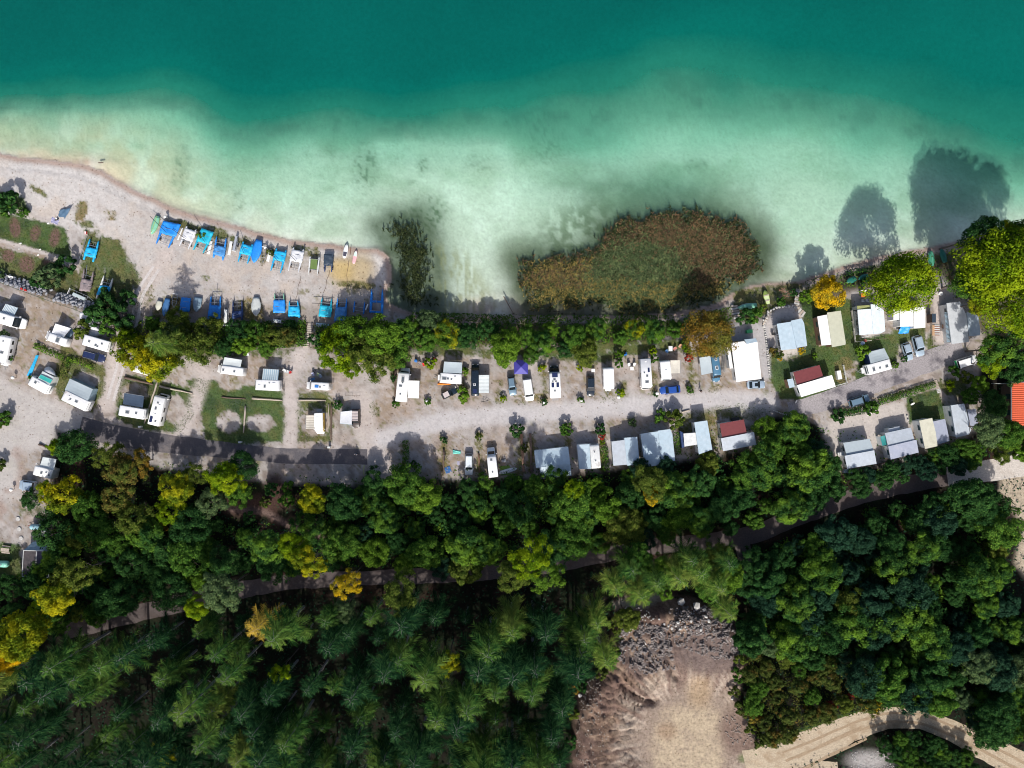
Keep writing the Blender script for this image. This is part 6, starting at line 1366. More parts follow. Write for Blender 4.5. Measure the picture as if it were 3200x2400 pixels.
for k in range(10): part(T, 'plank', (OFFWHITE, mat('brown_red_plank', (.25, .13, .10), .8))[k % 2], lambda mb: mb.box((0, 1.1 - k * .24, .12), (1.1, .2, .08)))
part(T, 'side_board', mat('ochre_board', (.50, .30, .16), .8), lambda mb: mb.box((-.85, 0, .1), (.6, 2.3, .1)))
thing1('lounge_table', 'dark brown table beside the board deck', 'table', WOODW, lambda mb: [mb.box((0, 0, .6), (1.1, .9, .06)), mb.tube((.4, .3, 0), (.4, .3, .6), .04), mb.tube((-.4, -.3, 0), (-.4, -.3, .6), .04), mb.tube((.4, -.3, 0), (.4, -.3, .6), .04)], at(2946, 1021))
roofed('small dark tool shed beside the terrace under the big tree', [([(2913, 980), (2925, 980), (2925, 1008), (2913, 1008)], [2.0, 1.9, 1.9, 2.0], FABK)], 'tool_shed', 'shed', WOODD, wins=False)
T = Root('plank_path', 'plank walkway with white slabs crossing the low hedge', 'walkway', at(2930, 1208), 0)
A = T.loc(at(2922, 1190, .08)); B_ = T.loc(at(2935, 1226, .08))
for k in range(9): q = A.lerp(B_, k / 8); part(T, 'plank' if k < 6 else 'slab', WOODL if k < 6 else STONEW, lambda mb: mb.box(q, (.8, .26, .1), .3))
thing1('stone_patio', 'curved patch of pale paving slabs at the end of the asphalt road', 'paving', STONEW, lambda mb: [mb.box((math.cos(a) * 2.4 - 2, math.sin(a) * 1.6 - .5, .05), (.62, .5, .1), a + 1.5) for a in [.1 + k * .3 for k in range(6)]], at(2986, 1180))
for k in range(5):
    T = Root('plastic_barrel', 'blue grey barrel at the foot of the lower left caravan shelter, %s of five' % ('first', 'second', 'third', 'fourth', 'last')[k], 'barrel', at(2636 + k * 5, 1474 - (k % 2) * 5), 0, 'barrels behind the caravan shelter'); part(T, 'drum', mat('pale_blue_barrel', (.25, .38, .5), .5), lambda mb: mb.disc((0, 0, 0), .28, .85, 12, .03))
thing1('white_cabinet', 'small white cabinet left of the grey caravan shelter', 'cabinet', OFFWHITE, lambda mb: [mb.box((0, 0, .6), (1.1, .7, 1.15)), mb.box((-.65, 0, .4), (.3, .6, .8))], at(2625, 1416), .2)
thing1('pallet_stack', 'stack of grey pallets left of the lowest shelter', 'pallets', WOODL, lambda mb: [mb.box((0, .25 * k - .6, .15 + .05 * (k % 2)), (.8, .18, .2)) for k in range(6)], at(2627, 1455), .1)
board('white paddle board with dark lettering lying on green mats', (1720, 1464), (1559, 1478), 15, HULLW) if False else None
T = board('white paddle board with dark letter marks lying across green mats', (1615.5, 1464), (1559, 1479), 14, HULLW, z=.2)
def marks(mb):     # the row of small dark strokes printed along the board
    r = random.Random(4); x = -1.75
    for g in (1, 3, 2, 2, 3, 2, 1, 1, 2, 2):
        for k in range(g): mb.box((x, r.uniform(-.05, .05), .15), (.045, .2, .008), r.uniform(-.5, .5)); x += .095
        if g > 1: mb.box((x - .14, .06, .151), (.13, .04, .008), r.uniform(-.4, .4))
        x += .17
part(T, 'printed_mark', mat('dark_lettering', (.03, .05, .09), .5), marks)['kind'] = 'stuff'
for k, (x, y, w, d) in enumerate(((1578, 1462, 2.1, .9), (1584, 1482, 1.9, .35))):
    thing1('green_mat', 'grass green mat %s the lettered paddle board' % ('above', 'below')[k], 'mat', mat('grass_green_mat', (.13, .24, .04), .9), lambda mb: mb.box((0, 0, .02), (w, d, .03)), at(x, y), .08)
thing1('grey_step', 'grey folding step beside the white motorhome in the south row', 'step', GREYP, lambda mb: [mb.box((0, 0, .25), (.95, .6, .06)), mb.box((-.4, 0, .12), (.05, .5, .24)), mb.box((.4, 0, .12), (.05, .5, .24))], at(1574, 1440), .05)
T = Root('ground_cloth', 'square dark blue cloth lying by the timber in the south row', 'ground cloth', at(1400, 1468), .35); tarp_sheet(T, Vector((-.6, .65, .08)), Vector((.6, .65, .08)), Vector((.6, -.65, .08)), Vector((-.6, -.65, .08)), mat('denim_cloth', (.03, .12, .32), .8), 'cloth', .03, .05, 2)
T = Root('dinghy_cloth', 'crumpled turquoise cloth on the gravel of the south row', 'cloth', at(1427, 1413), -.2); tarp_sheet(T, Vector((-.85, .3, .3)), Vector((.8, .45, .2)), Vector((.85, -.2, .15)), Vector((-.7, -.45, .35)), mat('aqua_cloth', (.15, .58, .50), .7), 'cloth', .12, .2, 9)
thing1('folding_mat', 'small lilac mat between the cloth and the white estate', 'mat', mat('lilac_mat', (.35, .34, .45), .9), lambda mb: mb.box((0, 0, .02), (.55, .8, .03)), at(1432.5, 1447))
car('white estate car with roof rails, south row', (1465, 1485), (1466, 1418), 26, mat('pale_white_paint', (.66, .72, .76), .3, coat=.4), 'mpv', rails='steel')
T = motorhome('white motorhome with dark windscreen facing the gravel road, south row', (1533, 1400), (1543, 1490), 29, [(.22, .1, .55, .55, 'h'), (-.62, .1, .45, .45, 'h')], kind='bonnet')
def bicycle(lab, x, y, rz, m=BLACK, group=None):
    T = Root('bicycle', lab, 'bicycle', at(x, y), rz, group)
    for s in (-.5, .5): part(T, 'wheel', TYRE, lambda mb: [mb.tube((s + .32 * math.cos(a), 0, .34 + .32 * math.sin(a)), (s + .32 * math.cos(a + .53), 0, .34 + .32 * math.sin(a + .53)), .035, n=4) for a in [k * .5236 for k in range(12)]])
    part(T, 'frame', m, lambda mb: [mb.tube((-.5, 0, .34), (-.15, 0, .8), .03, n=4), mb.tube((-.15, 0, .8), (.38, 0, .8), .03, n=4), mb.tube((.38, 0, .85), (.5, 0, .34), .03, n=4), mb.tube((-.05, 0, .34), (.38, 0, .78), .03, n=4), mb.tube((-.5, 0, .34), (-.05, 0, .34), .03, n=4)])
    part(T, 'handlebar', STEEL, lambda mb: mb.tube((.38, -.28, .98), (.38, .28, .98), .025, n=4)); part(T, 'saddle', BLACK, lambda mb: mb.box((-.18, 0, .9), (.26, .14, .06)))
bicycle('black bicycle lying near the gravel road below the black camper', 1515, 1254, .2); bicycle('dark bicycle on the round bush timber, south row', 1391, 1428, 1.4)
bicycle('blue bicycle behind the caravan with grey striped awning', 884, 1204, 1.5, BLUEP, 'bicycles behind the caravan'); bicycle('black bicycle behind the caravan with grey striped awning', 889, 1212, 1.6, BLACK, 'bicycles behind the caravan')
thing1('picnic_table', 'grey wooden picnic table above the mint tank', 'picnic table', WOODL, lambda mb: [mb.box((0, 0, .74), (1.8, .75, .07)), mb.box((0, .7, .42), (1.8, .28, .05)), mb.box((0, -.7, .42), (1.8, .28, .05)), mb.box((.6, 0, .37), (.08, 1.5, .08)), mb.box((-.6, 0, .37), (.08, 1.5, .08))], at(23, 1716), -.1)
thing1('dark_container', 'dark container in the shade among the trees', 'container', BLACK, lambda mb: [mb.box((0, 0, .7), (2.0, 1.6, 1.4)), mb.box((0, 0, 1.43), (2.1, 1.7, .06))], at(318, 1620), -.1)
thing1('park_bench', 'white bench by the rock wall at the far left', 'bench', LAMPW, lambda mb: [mb.box((0, 0, .45), (1.2, .4, .06)), mb.box((0, .22, .7), (1.2, .05, .35)), mb.box((.5, 0, .22), (.06, .35, .44)), mb.box((-.5, 0, .22), (.06, .35, .44))], at(37, 867), -.15)
for x, y, l in ((70, 903, 'left'), (82.5, 907, 'right')): thing1('red_bucket', 'red bucket by the wire fence, %s of two' % l, 'bucket', RED, lambda mb: [mb.disc((0, 0, 0), .22, .4, 10), mb.disc((0, 0, .4), .26, .04, 10)], at(x, y), group='red buckets by the fence')
for k, (x, y, s, l) in enumerate(((277, 998, 1.5, 'white covered boat under the trees, upper of three pale shapes'), (302, 1002, .8, 'small white tarp under the trees, right of the upper boat'), (300, 1033, 1.6, 'white tarp heap under the trees above the long caravan'))):
    T = Root('white_tarp_heap', l, 'tarp', at(x, y), .3 * k); tarp_sheet(T, Vector((-s * .7, s, 1.6)), Vector((s * .7, s * .8, 1.7)), Vector((s * .8, -s, 1.2)), Vector((-s * .8, -s * .8, 1.3)), FABW, 'cover', .2, 1.0, k + 20)
    part(T, 'stack', WOODD, lambda mb: mb.box((0, 0, .5), (s, s * 1.4, 1.0)))
T = Root('ladder_rack', 'row of stacked ladders left of the big white roofed home', 'ladders', at(2259, 1128), -.12)
for k in range(3):
    part(T, 'ladder', STEEL, lambda mb: [mb.tube((-.35 + k * .3, -2.4, .3 + k * .1), (-.35 + k * .3, 2.4, .3 + k * .1), .04, n=4), mb.tube((-.15 + k * .3, -2.4, .3 + k * .1), (-.15 + k * .3, 2.4, .3 + k * .1), .04, n=4)] + [mb.tube((-.35 + k * .3, y, .3 + k * .1), (-.15 + k * .3, y, .3 + k * .1), .03, n=4) for y in (-2, -1.2, -.4, .4, 1.2, 2)])

# ------------------------------------------------------------------ people
def person(label, x, y, rz, top, legs, stride=.25, arm=.2):
    T = Root('person', label, 'person', at(x, y), rz)
    def skin(name, V, Ed, R, m):
        me = bpy.data.meshes.new(name); me.from_pydata(V, Ed, []); o = bpy.data.objects.new(name, me); COL.objects.link(o); o.parent = T.o
        mo = o.modifiers.new('skin', 'SKIN'); 
        for i, r in enumerate(R): me.skin_vertices[0].data[i].radius = (r, r) if not isinstance(r, tuple) else r
        me.skin_vertices[0].data[0].use_root = True
        o.modifiers.new('sub', 'SUBSURF').levels = 1; o.modifiers['sub'].render_levels = 1; me.materials.append(m); return o
    V = [(0, 0, .95), (0, .0, 1.15), (0, 0, 1.38), (0, .02, 1.50), (0, .03, 1.62), (0, .03, 1.73),
         (.18, 0, 1.40), (.25, arm, 1.14), (.24, arm + .14, .92), (-.18, 0, 1.40), (-.25, -arm, 1.14), (-.24, -arm + .14, .92),
         (.1, 0, .88), (.11, stride, .48), (.11, stride - .05, .08), (.11, stride + .12, .03), (-.1, 0, .88), (-.11, -stride * .6, .48), (-.11, -stride - .1, .1), (-.11, -stride + .08, .03)]
    Ed = [(0, 1), (1, 2), (2, 3), (3, 4), (4, 5), (2, 6), (6, 7), (7, 8), (2, 9), (9, 10), (10, 11), (0, 12), (12, 13), (13, 14), (14, 15), (0, 16), (16, 17), (17, 18), (18, 19)]
    R = [.14, .13, .15, .055, .095, .08, .065, .045, .035, .065, .045, .035, .09, .06, .045, .035, .09, .06, .045, .035]
    skin('body', V, Ed, R, SKIN)
    skin('shirt', [(0, 0, .92), (0, 0, 1.15), (0, 0, 1.40), (.19, 0, 1.41), (.25, arm * .8, 1.2), (-.19, 0, 1.41), (-.25, -arm * .8, 1.2)], [(0, 1), (1, 2), (2, 3), (3, 4), (2, 5), (5, 6)], [.165, .15, .17, .085, .065, .085, .065], top)
    skin('trousers', [(0, 0, .93), (.1, 0, .86), (.115, stride, .48), (.115, stride - .04, .16), (-.1, 0, .86), (-.115, -stride * .6, .48), (-.115, -stride - .08, .18)], [(0, 1), (1, 2), (2, 3), (0, 4), (4, 5), (5, 6)], [.16, .11, .078, .06, .11, .078, .06], legs)
    part(T, 'hair', mat('dark_hair', (.03, .02, .015), .8), lambda mb: mb.loft([[(r * math.cos(2 * PI * i / 10), .02 + r * 1.1 * math.sin(2 * PI * i / 10), z) for i in range(10)] for r, z in ((.105, 1.64), (.108, 1.72), (.085, 1.79), (.02, 1.82))]), True)
person('person in dark clothes walking on the gravel road below the blue camper van', 2187, 1222, 1.4, CLOTHB, CLOTHB)
person('person in a light shirt walking on the dark asphalt lane', 1116, 1418, 2.6, CLOTHL, CLOTHB)
# ------------------------------------------------------------------ foliage
def leaf_mat(name, c1, c2, tip=None, amt=.0, tscale=.22, tr=.22):
    """two leaf tones mixed leaf by leaf, and branches turned to a third colour in patches"""
    m = bpy.data.materials.new(name); m.use_nodes = True; nt = m.node_tree; nt.nodes.clear()
    out = N(nt, 'ShaderNodeOutputMaterial'); ge = N(nt, 'ShaderNodeNewGeometry'); oi = N(nt, 'ShaderNodeObjectInfo'); tc = N(nt, 'ShaderNodeTexCoord')
    lo = tuple(x * .72 for x in c1); col = ramp(nt, ge.outputs['Random Per Island'], [(0, lo), (.45, c1), (1, c2)]).outputs[0]
    ofs = N(nt, 'ShaderNodeVectorMath', operation='SCALE'); ofs.inputs[3].default_value = 37.0
    cb = N(nt, 'ShaderNodeCombineXYZ'); nt.links.new(oi.outputs['Random'], cb.inputs[0]); nt.links.new(oi.outputs['Random'], cb.inputs[1]); nt.links.new(cb.outputs[0], ofs.inputs[0])
    ad = N(nt, 'ShaderNodeVectorMath', operation='ADD'); nt.links.new(tc.outputs['Object'], ad.inputs[0]); nt.links.new(ofs.outputs[0], ad.inputs[1])
    n0 = noise_tex(nt, .55, 3, .6, vec=ad.outputs[0]); v = ramp(nt, n0.outputs[0], [(.3, (.72, .76, .8)), (.7, (1.25, 1.2, 1.1))]).outputs[0]
    col = mixc(nt, 1.0, col, v, 'MULTIPLY')
    if tip:
        n1 = noise_tex(nt, tscale, 3, .6, vec=ad.outputs[0]); f = ramp(nt, n1.outputs[0], [(.54 - amt * .36, (0, 0, 0)), (.78 - amt * .36, (.92,) * 3)]).outputs[0]
        tv = ramp(nt, ge.outputs['Random Per Island'], [(0, tuple(x * .8 for x in tip)), (1, tuple(min(1, x * 1.12) for x in tip))]).outputs[0]
        col = mixc(nt, f, col, tv)
    hv = ramp(nt, oi.outputs['Random'], [(0, (.82, .86, .86)), (1, (1.16, 1.1, 1.02))]).outputs[0]; col = mixc(nt, 1.0, col, hv, 'MULTIPLY')
    d = N(nt, 'ShaderNodeBsdfDiffuse'); t = N(nt, 'ShaderNodeBsdfTranslucent'); mx = N(nt, 'ShaderNodeMixShader'); mx.inputs[0].default_value = tr
    nt.links.new(col, d.inputs[0]); nt.links.new(col, t.inputs[0]); nt.links.new(d.outputs[0], mx.inputs[1]); nt.links.new(t.outputs[0], mx.inputs[2]); nt.links.new(mx.outputs[0], out.inputs[0])
    return m
LM = {
 'dark': leaf_mat('dark_green_leaves', (.022, .072, .022), (.062, .148, .038)),
 'deep': leaf_mat('deep_blue_green_leaves', (.016, .050, .030), (.038, .095, .055)),
 'mid': leaf_mat('mid_green_leaves', (.045, .120, .020), (.125, .235, .035)),
 'bright': leaf_mat('bright_green_leaves', (.075, .165, .018), (.17, .29, .035)),
 'olive': leaf_mat('olive_green_leaves', (.075, .12, .020), (.17, .20, .04)),
 'sage': leaf_mat('grey_green_leaves', (.07, .125, .055), (.15, .215, .09)),
 'ygreen': leaf_mat('yellow_green_leaves', (.07, .15, .008), (.19, .29, .012), (.27, .36, .012), .32),
 'gold': leaf_mat('golden_leaves', (.09, .15, .012), (.22, .28, .02), (.46, .42, .012), .34),
 'amber': leaf_mat('amber_leaves', (.20, .18, .02), (.46, .36, .02), (.66, .42, .01), .4),
 'rust': leaf_mat('rust_brown_leaves', (.15, .11, .02), (.36, .19, .035), (.13, .15, .03), .4),
 'russet': leaf_mat('russet_green_leaves', (.10, .10, .025), (.34, .19, .06), (.08, .13, .025), .5),
 'tipy': leaf_mat('green_leaves_with_yellow_tips', (.04, .11, .018), (.12, .20, .025), (.48, .44, .008), .22),
 'tipg': leaf_mat('dark_leaves_with_bright_tips', (.025, .080, .022), (.068, .155, .032), (.17, .31, .03), .28),
 'red': leaf_mat('red_leaves', (.22, .04, .03), (.45, .07, .05)),
 'autumn': leaf_mat('autumn_thicket_leaves', (.055, .09, .022), (.15, .18, .045), (.22, .11, .03), .06),
}
SM = {
 'dark': leaf_mat('dark_spruce_needles', (.008, .032, .014), (.034, .088, .030), tr=.05),
 'mid': leaf_mat('green_spruce_needles', (.014, .052, .014), (.06, .135, .03), (.09, .15, .03), .25, tr=.05),
 'light': leaf_mat('light_spruce_needles', (.045, .11, .02), (.12, .22, .04), (.19, .23, .05), .3, tr=.1),
 'yellow': leaf_mat('yellowing_larch_needles', (.16, .14, .03), (.40, .30, .05), (.50, .33, .05), .4, tr=.1),
}
def leaf_cloud(cs, ns, sz, rs, aspect=.62):
    """diamond leaves at centres cs with normals ns"""
    n = len(cs); r = rs.normal(size=(n, 3)); t = np.cross(ns, r); t /= np.linalg.norm(t, axis=1)[:, None] + 1e-9; b = np.cross(ns, t)
    s = (sz * rs.uniform(.65, 1.35, n))[:, None]
    bend = ns * s * .18
    V = np.stack([cs + t * s, cs + b * s * aspect - bend * .5, cs - t * s, cs - b * s * aspect - bend * .5], 1).reshape(-1, 3)
    return V, np.arange(n * 4).reshape(n, 4)
def unit(v): return v / (np.linalg.norm(v, axis=-1, keepdims=True) + 1e-9)
def crown_mesh(seed, R=5., nc=60, per=105, flat=.78, ls=.30, spiky=.0, gap=.3):
    rs = np.random.RandomState(seed); C_ = []; Nn = []
    arms = unit(rs.normal(size=(7, 3)))
    for k in range(nc):
        d = unit(rs.normal(size=3)); 
        if d[2] < -.45: d[2] = -d[2] * .6; d = unit(d)
        lump = 1 + .28 * float((arms @ d).max() ** 3) - gap * rs.rand() * .9
        rad = R * lump * (.58 + .34 * rs.rand() ** .5)
        if k < nc * .22: rad *= .6
        c = d * rad * np.array((1, 1, flat)); cr = R * rs.uniform(.15, .29)
        m = int(per * (cr / (R * .22)) ** 2)
        q = unit(rs.normal(size=(m, 3)) + np.array((0, 0, .35)) + d * .5)
        rr = cr * (.55 + .5 * rs.rand(m, 1) ** .6)
        if spiky:
            q = unit(q + d * spiky); rr = cr * (.3 + 1.15 * rs.rand(m, 1))
        C_.append(c + q * rr * np.array((1, 1, .85))); Nn.append(unit(q + rs.normal(size=(m, 3)) * .42 + np.array((0, 0, .25))))
    cs = np.concatenate(C_); ns = np.concatenate(Nn)
    return leaf_cloud(cs, ns, ls, rs)
def trunk_mb(R, H, seed, base=.32, limbs=7):
    rnd = random.Random(seed); mb = MB(); p = Vector((0, 0, -.3)); r = base; pts = [(p, r)]
    for k in range(5):
        p = p + Vector((rnd.uniform(-.25, .25), rnd.uniform(-.25, .25), (H) / 5)); r *= .8; pts.append((p, r))
    for a, b in zip(pts, pts[1:]): mb.tube(a[0], b[0], a[1], b[1], 7, False)
    for k in range(limbs):
        a = pts[2 + k % 3][0]; an = k * 2.4 + rnd.random(); l = R * rnd.uniform(.5, .8)
        m1 = a + Vector((math.cos(an) * l * .5, math.sin(an) * l * .5, l * .35)); m2 = m1 + Vector((math.cos(an + .3) * l * .5, math.sin(an + .3) * l * .5, l * .35))
        mb.tube(a, m1, r * .9, r * .55, 5, False); mb.tube(m1, m2, r * .55, r * .15, 5, False)
    return mb
CR = []      # (crown mesh, trunk mesh) built for a crown radius of 5 m with its centre 9 m up
def add_variant(seed, **kw):
    V, F = crown_mesh(seed, **kw); me = fast_mesh('crown', V, F); me.materials.append(LM['mid'])
    o = trunk_mb(5, 9.0, seed).build('trunk', BARK); tm = o.data; bpy.data.objects.remove(o); CR.append((me, tm))
for sd in range(4): add_variant(sd, nc=(70, 100, 55, 80)[sd], per=(130, 90, 190, 120)[sd], ls=(.22, .20, .25, .21)[sd])
for sd in range(4, 7): add_variant(sd, nc=52, per=190, ls=.21, spiky=1.0, gap=.6)
for sd in range(7, 9): add_variant(sd, nc=110, per=95, ls=.23, gap=.2)
for sd in range(9, 11): add_variant(sd, nc=190, per=66, ls=.165, gap=.35)
SHR = []
for sd in range(20, 24):
    V, F = crown_mesh(sd, R=1., nc=26, per=34, ls=.13, flat=.7); V[:, 2] += .75; me = fast_mesh('foliage', V, F); me.materials.append(LM['mid'])
    mb = MB()
    for k in range(5): mb.tube((0, 0, -.1), (.5 * math.cos(k * 1.3), .5 * math.sin(k * 1.3), .8), .05, .02, 4, False)
    o = mb.build('stem', BARK); SHR.append((me, o.data)); bpy.data.objects.remove(o)
def spruce_mesh(seed, R=3.3, H=18., z0=4., lev=10, thin=1.):
    rs = np.random.RandomState(seed); V = []; F = []
    def tri(a, b, c):
        n0 = len(V); V.extend([a, b, c]); F.append((n0, n0 + 1, n0 + 2))
    for i in range(lev):
        t = i / (lev - 1); z = z0 + (H - z0) * t ** .85; L0 = R * (1 - t) ** .42 * rs.uniform(.85, 1.08) + .3
        if i == lev - 1: L0 = .7
        nb = rs.randint(6, 8) if t < .9 else 6; a0 = rs.rand() * 6.28
        for b in range(nb):
            a = a0 + 6.283 * b / nb + rs.normal() * .14; L = L0 * rs.uniform(.6, 1.18); dr = np.array((math.cos(a), math.sin(a), 0)); sd = np.array((-dr[1], dr[0], 0))
            droop = -.42 * L * rs.uniform(.7, 1.2); m = max(3, int(L * 3.1)); cv = rs.normal() * .1
            P = lambda u: dr * L * u + sd * cv * L * u * u + np.array((0, 0, z + droop * u * u + .10 * L * u))
            for k in range(m):
                u = (k + 1.0) / m * .95; p = P(u)
                w = L * .24 * math.sin(min(1, (1 - u) * 1.7 + .25) * PI * .5) * rs.uniform(.6, 1.2) + .12; f = rs.uniform(.9, 1.5)
                for s in (-1, 1): tri(p - dr * .16, p + sd * s * w + dr * w * f + np.array((0, 0, -.2 * w)), p + dr * .14 + np.array((0, 0, .05)))
            tri(P(.75) - sd * .10, P(1.0) + dr * .3, P(.75) + sd * .10); tri(P(.1) - sd * .07, P(.9), P(.1) + sd * .07)
    tri(np.array((-.08, 0, H - .3)), np.array((.08, 0, H - .3)), np.array((0, 0, H + .9)))
    return np.array(V), np.array(F)
SP = []
for sd in range(5):
    V, F = spruce_mesh(sd, R=(3.7, 3.3, 4.1, 3.0, 3.7)[sd], z0=(8, 9.5, 7, 10.5, 8.5)[sd], lev=(8, 7, 9, 6, 8)[sd]); me = fast_mesh('crown', V, F); me.materials.append(SM['mid'])
    mb = MB(); mb.tube((0, 0, -.4), (0, 0, 9), .26, .17, 7, False); mb.tube((0, 0, 9), (.05, 0, 17.9), .17, .03, 6, False)
    for k in range(12):
        a = k * 2.4; zz = 18.1 - .13 * k; l = .5 + .07 * k; mb.tube((0, 0, zz), (math.cos(a) * l, math.sin(a) * l, zz + .12), .03, .01, 3, False)
    for k in range(10): a = k * 2.2; zz = 2.5 + k * .45; mb.tube((0, 0, zz), (math.cos(a) * .9, math.sin(a) * .9, zz - .15), .03, .01, 3, False)
    o = mb.build('trunk', BARKG); SP.append((me, o.data)); bpy.data.objects.remove(o)
BLOCK = []     # keep-out polygons for free planting
def tree(x, y, rpx, m, label, var=None, group=None, name='broadleaf_tree', hc=None, zs=1.):
    """crown of radius rpx seen centred at photo pixel x, y"""
    R = rpx / PXM * .93; s = R / 5.0; h = (hc if hc else (3.7 if y < 1120 and x < 1262 else (5.0 if y < 1120 else 6.6)) * s) ; 
    c = at(x, y, h); s *= (CAMH - c.z) / CAMH
    gz = hgt(c.x, c.y); T = Root(name, label, 'tree', (c.x, c.y, gz), 0, group)
    if var is None: var = random.randrange(9)
    me, tm = CR[var]; rz = random.uniform(0, 6.28); v = random.uniform(.92, 1.08)
    inst('crown', me, T, (0, 0, h), (0, 0, rz), (s * v, s / v, s * zs), LM[m]); inst('trunk', tm, T, (0, 0, 0), (0, 0, rz), (s, s, h / 9.0))
    return T
def spruce(x, y, sc, m, label, group=None, var=None, hpx=None, name='spruce_tree'):
    """tip seen at photo pixel x, y"""
    var = random.randrange(len(SP)) if var is None else var
    H = 18.4 * sc; z = 0
    c = at(x, y, H); gz = hgt(c.x, c.y); T = Root(name, label, 'tree', (c.x, c.y, gz), 0, group)
    me, tm = SP[var]; rz = random.uniform(0, 6.28); w = sc * random.uniform(.95, 1.2)
    inst('crown', me, T, (0, 0, 0), (0, 0, rz), (w, w, sc), SM[m]); inst('trunk', tm, T, (0, 0, 0), (0, 0, rz), (w, w, sc)); return T
def shrub(x, y, rpx, m, label, h=.8, group=None, name='shrub', sy=1., rz=None):
    R = rpx / PXM; c = at(x, y, R * h * .7); T = Root(name, label, 'shrub', (c.x, c.y, hgt(c.x, c.y)), 0, group); me, sm_ = random.choice(SHR); rz = random.uniform(0, 6.28) if rz is None else rz
    inst('foliage', me, T, (0, 0, 0), (0, 0, rz), (R * .95, R * .95 * sy, R * h), LM[m]); inst('stem', sm_, T, (0, 0, 0), (0, 0, rz), (R * .8, R * .8 * sy, R * h * .8)); return T
def hedge(label, pts, wpx, h, m, dens=26, name='hedge', ls=.16):
    P = [at(*p) for p in pts]; c = sum(P, Vector()) / len(P); g = hgt(c.x, c.y); T = Root(name, label, 'hedge', (c.x, c.y, g), 0); rs = np.random.RandomState(int(pts[0][0])); cs = []; ns = []
    w = wpx / PXM / 2
    for a, b in zip(P, P[1:]):
        L = (b - a).length; d = (b - a).normalized(); nn = Vector((-d.y, d.x, 0)); n = int(L * w * 2 * dens * 1.6)
        t = rs.rand(n) * L; ang = rs.uniform(-.2, PI + .2, n); rad = rs.uniform(.8, 1.08, n) * (1 + .25 * (fbm(t * .9, ang * .8, 71) - .5) * 2)
        y = np.cos(ang) * w * rad; z = h * (.25 + .75 * np.clip(np.sin(ang), 0, 1) * rad)
        q = np.array(a)[None] + np.array(d)[None] * t[:, None] + np.array(nn)[None] * y[:, None]; q[:, 2] = z + g
        cs.append(q - np.array((c.x, c.y, g))); ns.append(unit(np.array(nn)[None] * np.cos(ang)[:, None] + np.array((0, 0, 1))[None] * np.sin(ang)[:, None] + rs.normal(size=(n, 3)) * .4))
    V, F = leaf_cloud(np.concatenate(cs), np.concatenate(ns), ls, rs); me = fast_mesh('foliage', V, F); me.materials.append(LM[m]); inst('foliage', me, T)
    mb = MB()
    for p in P: l = p - Vector((c.x, c.y, 0)); l.z = 0; mb.tube(l, l + Vector((0, 0, h * .7)), .05, .02, 4)
    mb.build('stem', BARK, T); return T

# ---- trees one can single out
for a in (
 (300, 1130 - 62, 0, '', ''),):
    pass
tree(500, 1140, 68, 'gold', 'golden yellow maple overhanging the caravan at the track', 4)
tree(430, 1098, 66, 'gold', 'yellow leaved tree at the edge of the beach track', 5); tree(400, 1045 + 15, 34, 'ygreen', 'small yellow green tree on the corner of the beach track', 0)
tree(560, 1020, 54, 'olive', 'olive green tree behind the blue tarp catamaran', 6); tree(650, 1035, 50, 'olive', 'green tree behind the blue catamaran with mast', 5); tree(600, 1090, 66, 'olive', 'loose olive green tree above the empty gravel pitch', 6); tree(530, 1060, 46, 'sage', 'grey green twiggy tree between the yellow maple and the boats', 6)
spruce(468, 1070, .78, 'light', 'tall light green spruce leaning over the yellow maple', var=2)
tree(480, 1010, 26, 'mid', 'small green tree beside the cream rowing boat', 0)
tree(745, 1040, 40, 'dark', 'dark green bushy tree behind the navy catamaran', 6); tree(800, 1035, 38, 'mid', 'feathery green tree below the pale grey covered boat', 5); tree(850, 1050, 36, 'olive', 'olive tree left of the wooden stairs', 5); tree(900, 1055, 34, 'autumn', 'yellowish brown green bushy tree beside the stairs', 1); tree(760, 1080, 34, 'bright', 'bright green low tree above the pitch with striped awning', 2); tree(700, 1090, 28, 'dark', 'small dark tree at the head of the square awning pitch', 3); tree(830, 1090, 26, 'mid', 'small green tree at the lane fork', 7); tree(905, 1020, 22, 'dark', 'little dark green tree near the cyan tarp catamaran', 3)
shrub(985, 1060, 24, 'dark', 'dark green shrub right of the wooden stairs', 1.2); shrub(1000, 1082, 20, 'mid', 'green shrub at the foot of the stairs', 1.1)
tree(1065, 1105, 74, 'ygreen', 'tall yellow and green tree right of the wooden stairs', 5); tree(1110, 1045, 74, 'bright', 'broad green tree between the stairs and the reed bay', 1); tree(1195, 1045, 72, 'bright', 'fresh green tree at the corner of the reed bay', 4, hc=8.0); tree(1160, 1120, 70, 'olive', 'olive green tree over the gravel pitch', 6); tree(1230, 1095, 58, 'mid', 'green tree beside the black windscreen motorhome', 0); tree(1035, 1060, 34, 'ygreen', 'yellow green tree touching the stairs side boats', 4); tree(1100, 1150, 36, 'ygreen', 'low yellow green tree hanging over the gravel pitch', 5); tree(1270, 1030, 42, 'tipg', 'dark tree with bright tips by the reed bay', 0)
tree(1345, 1010, 42, 'sage', 'grey green tree at the shore of the open reed bay', 3); tree(1400, 1040, 46, 'tipy', 'green tree with orange tips behind the shore', 1); tree(1330, 1060, 40, 'mid', 'round green tree above the grey awning caravan', 2); tree(1460, 1050, 38, 'dark', 'dark tree above the grey awning caravan', 3); tree(1520, 1030, 36, 'dark', 'dark tree at the shore left of the light green tree', 0)
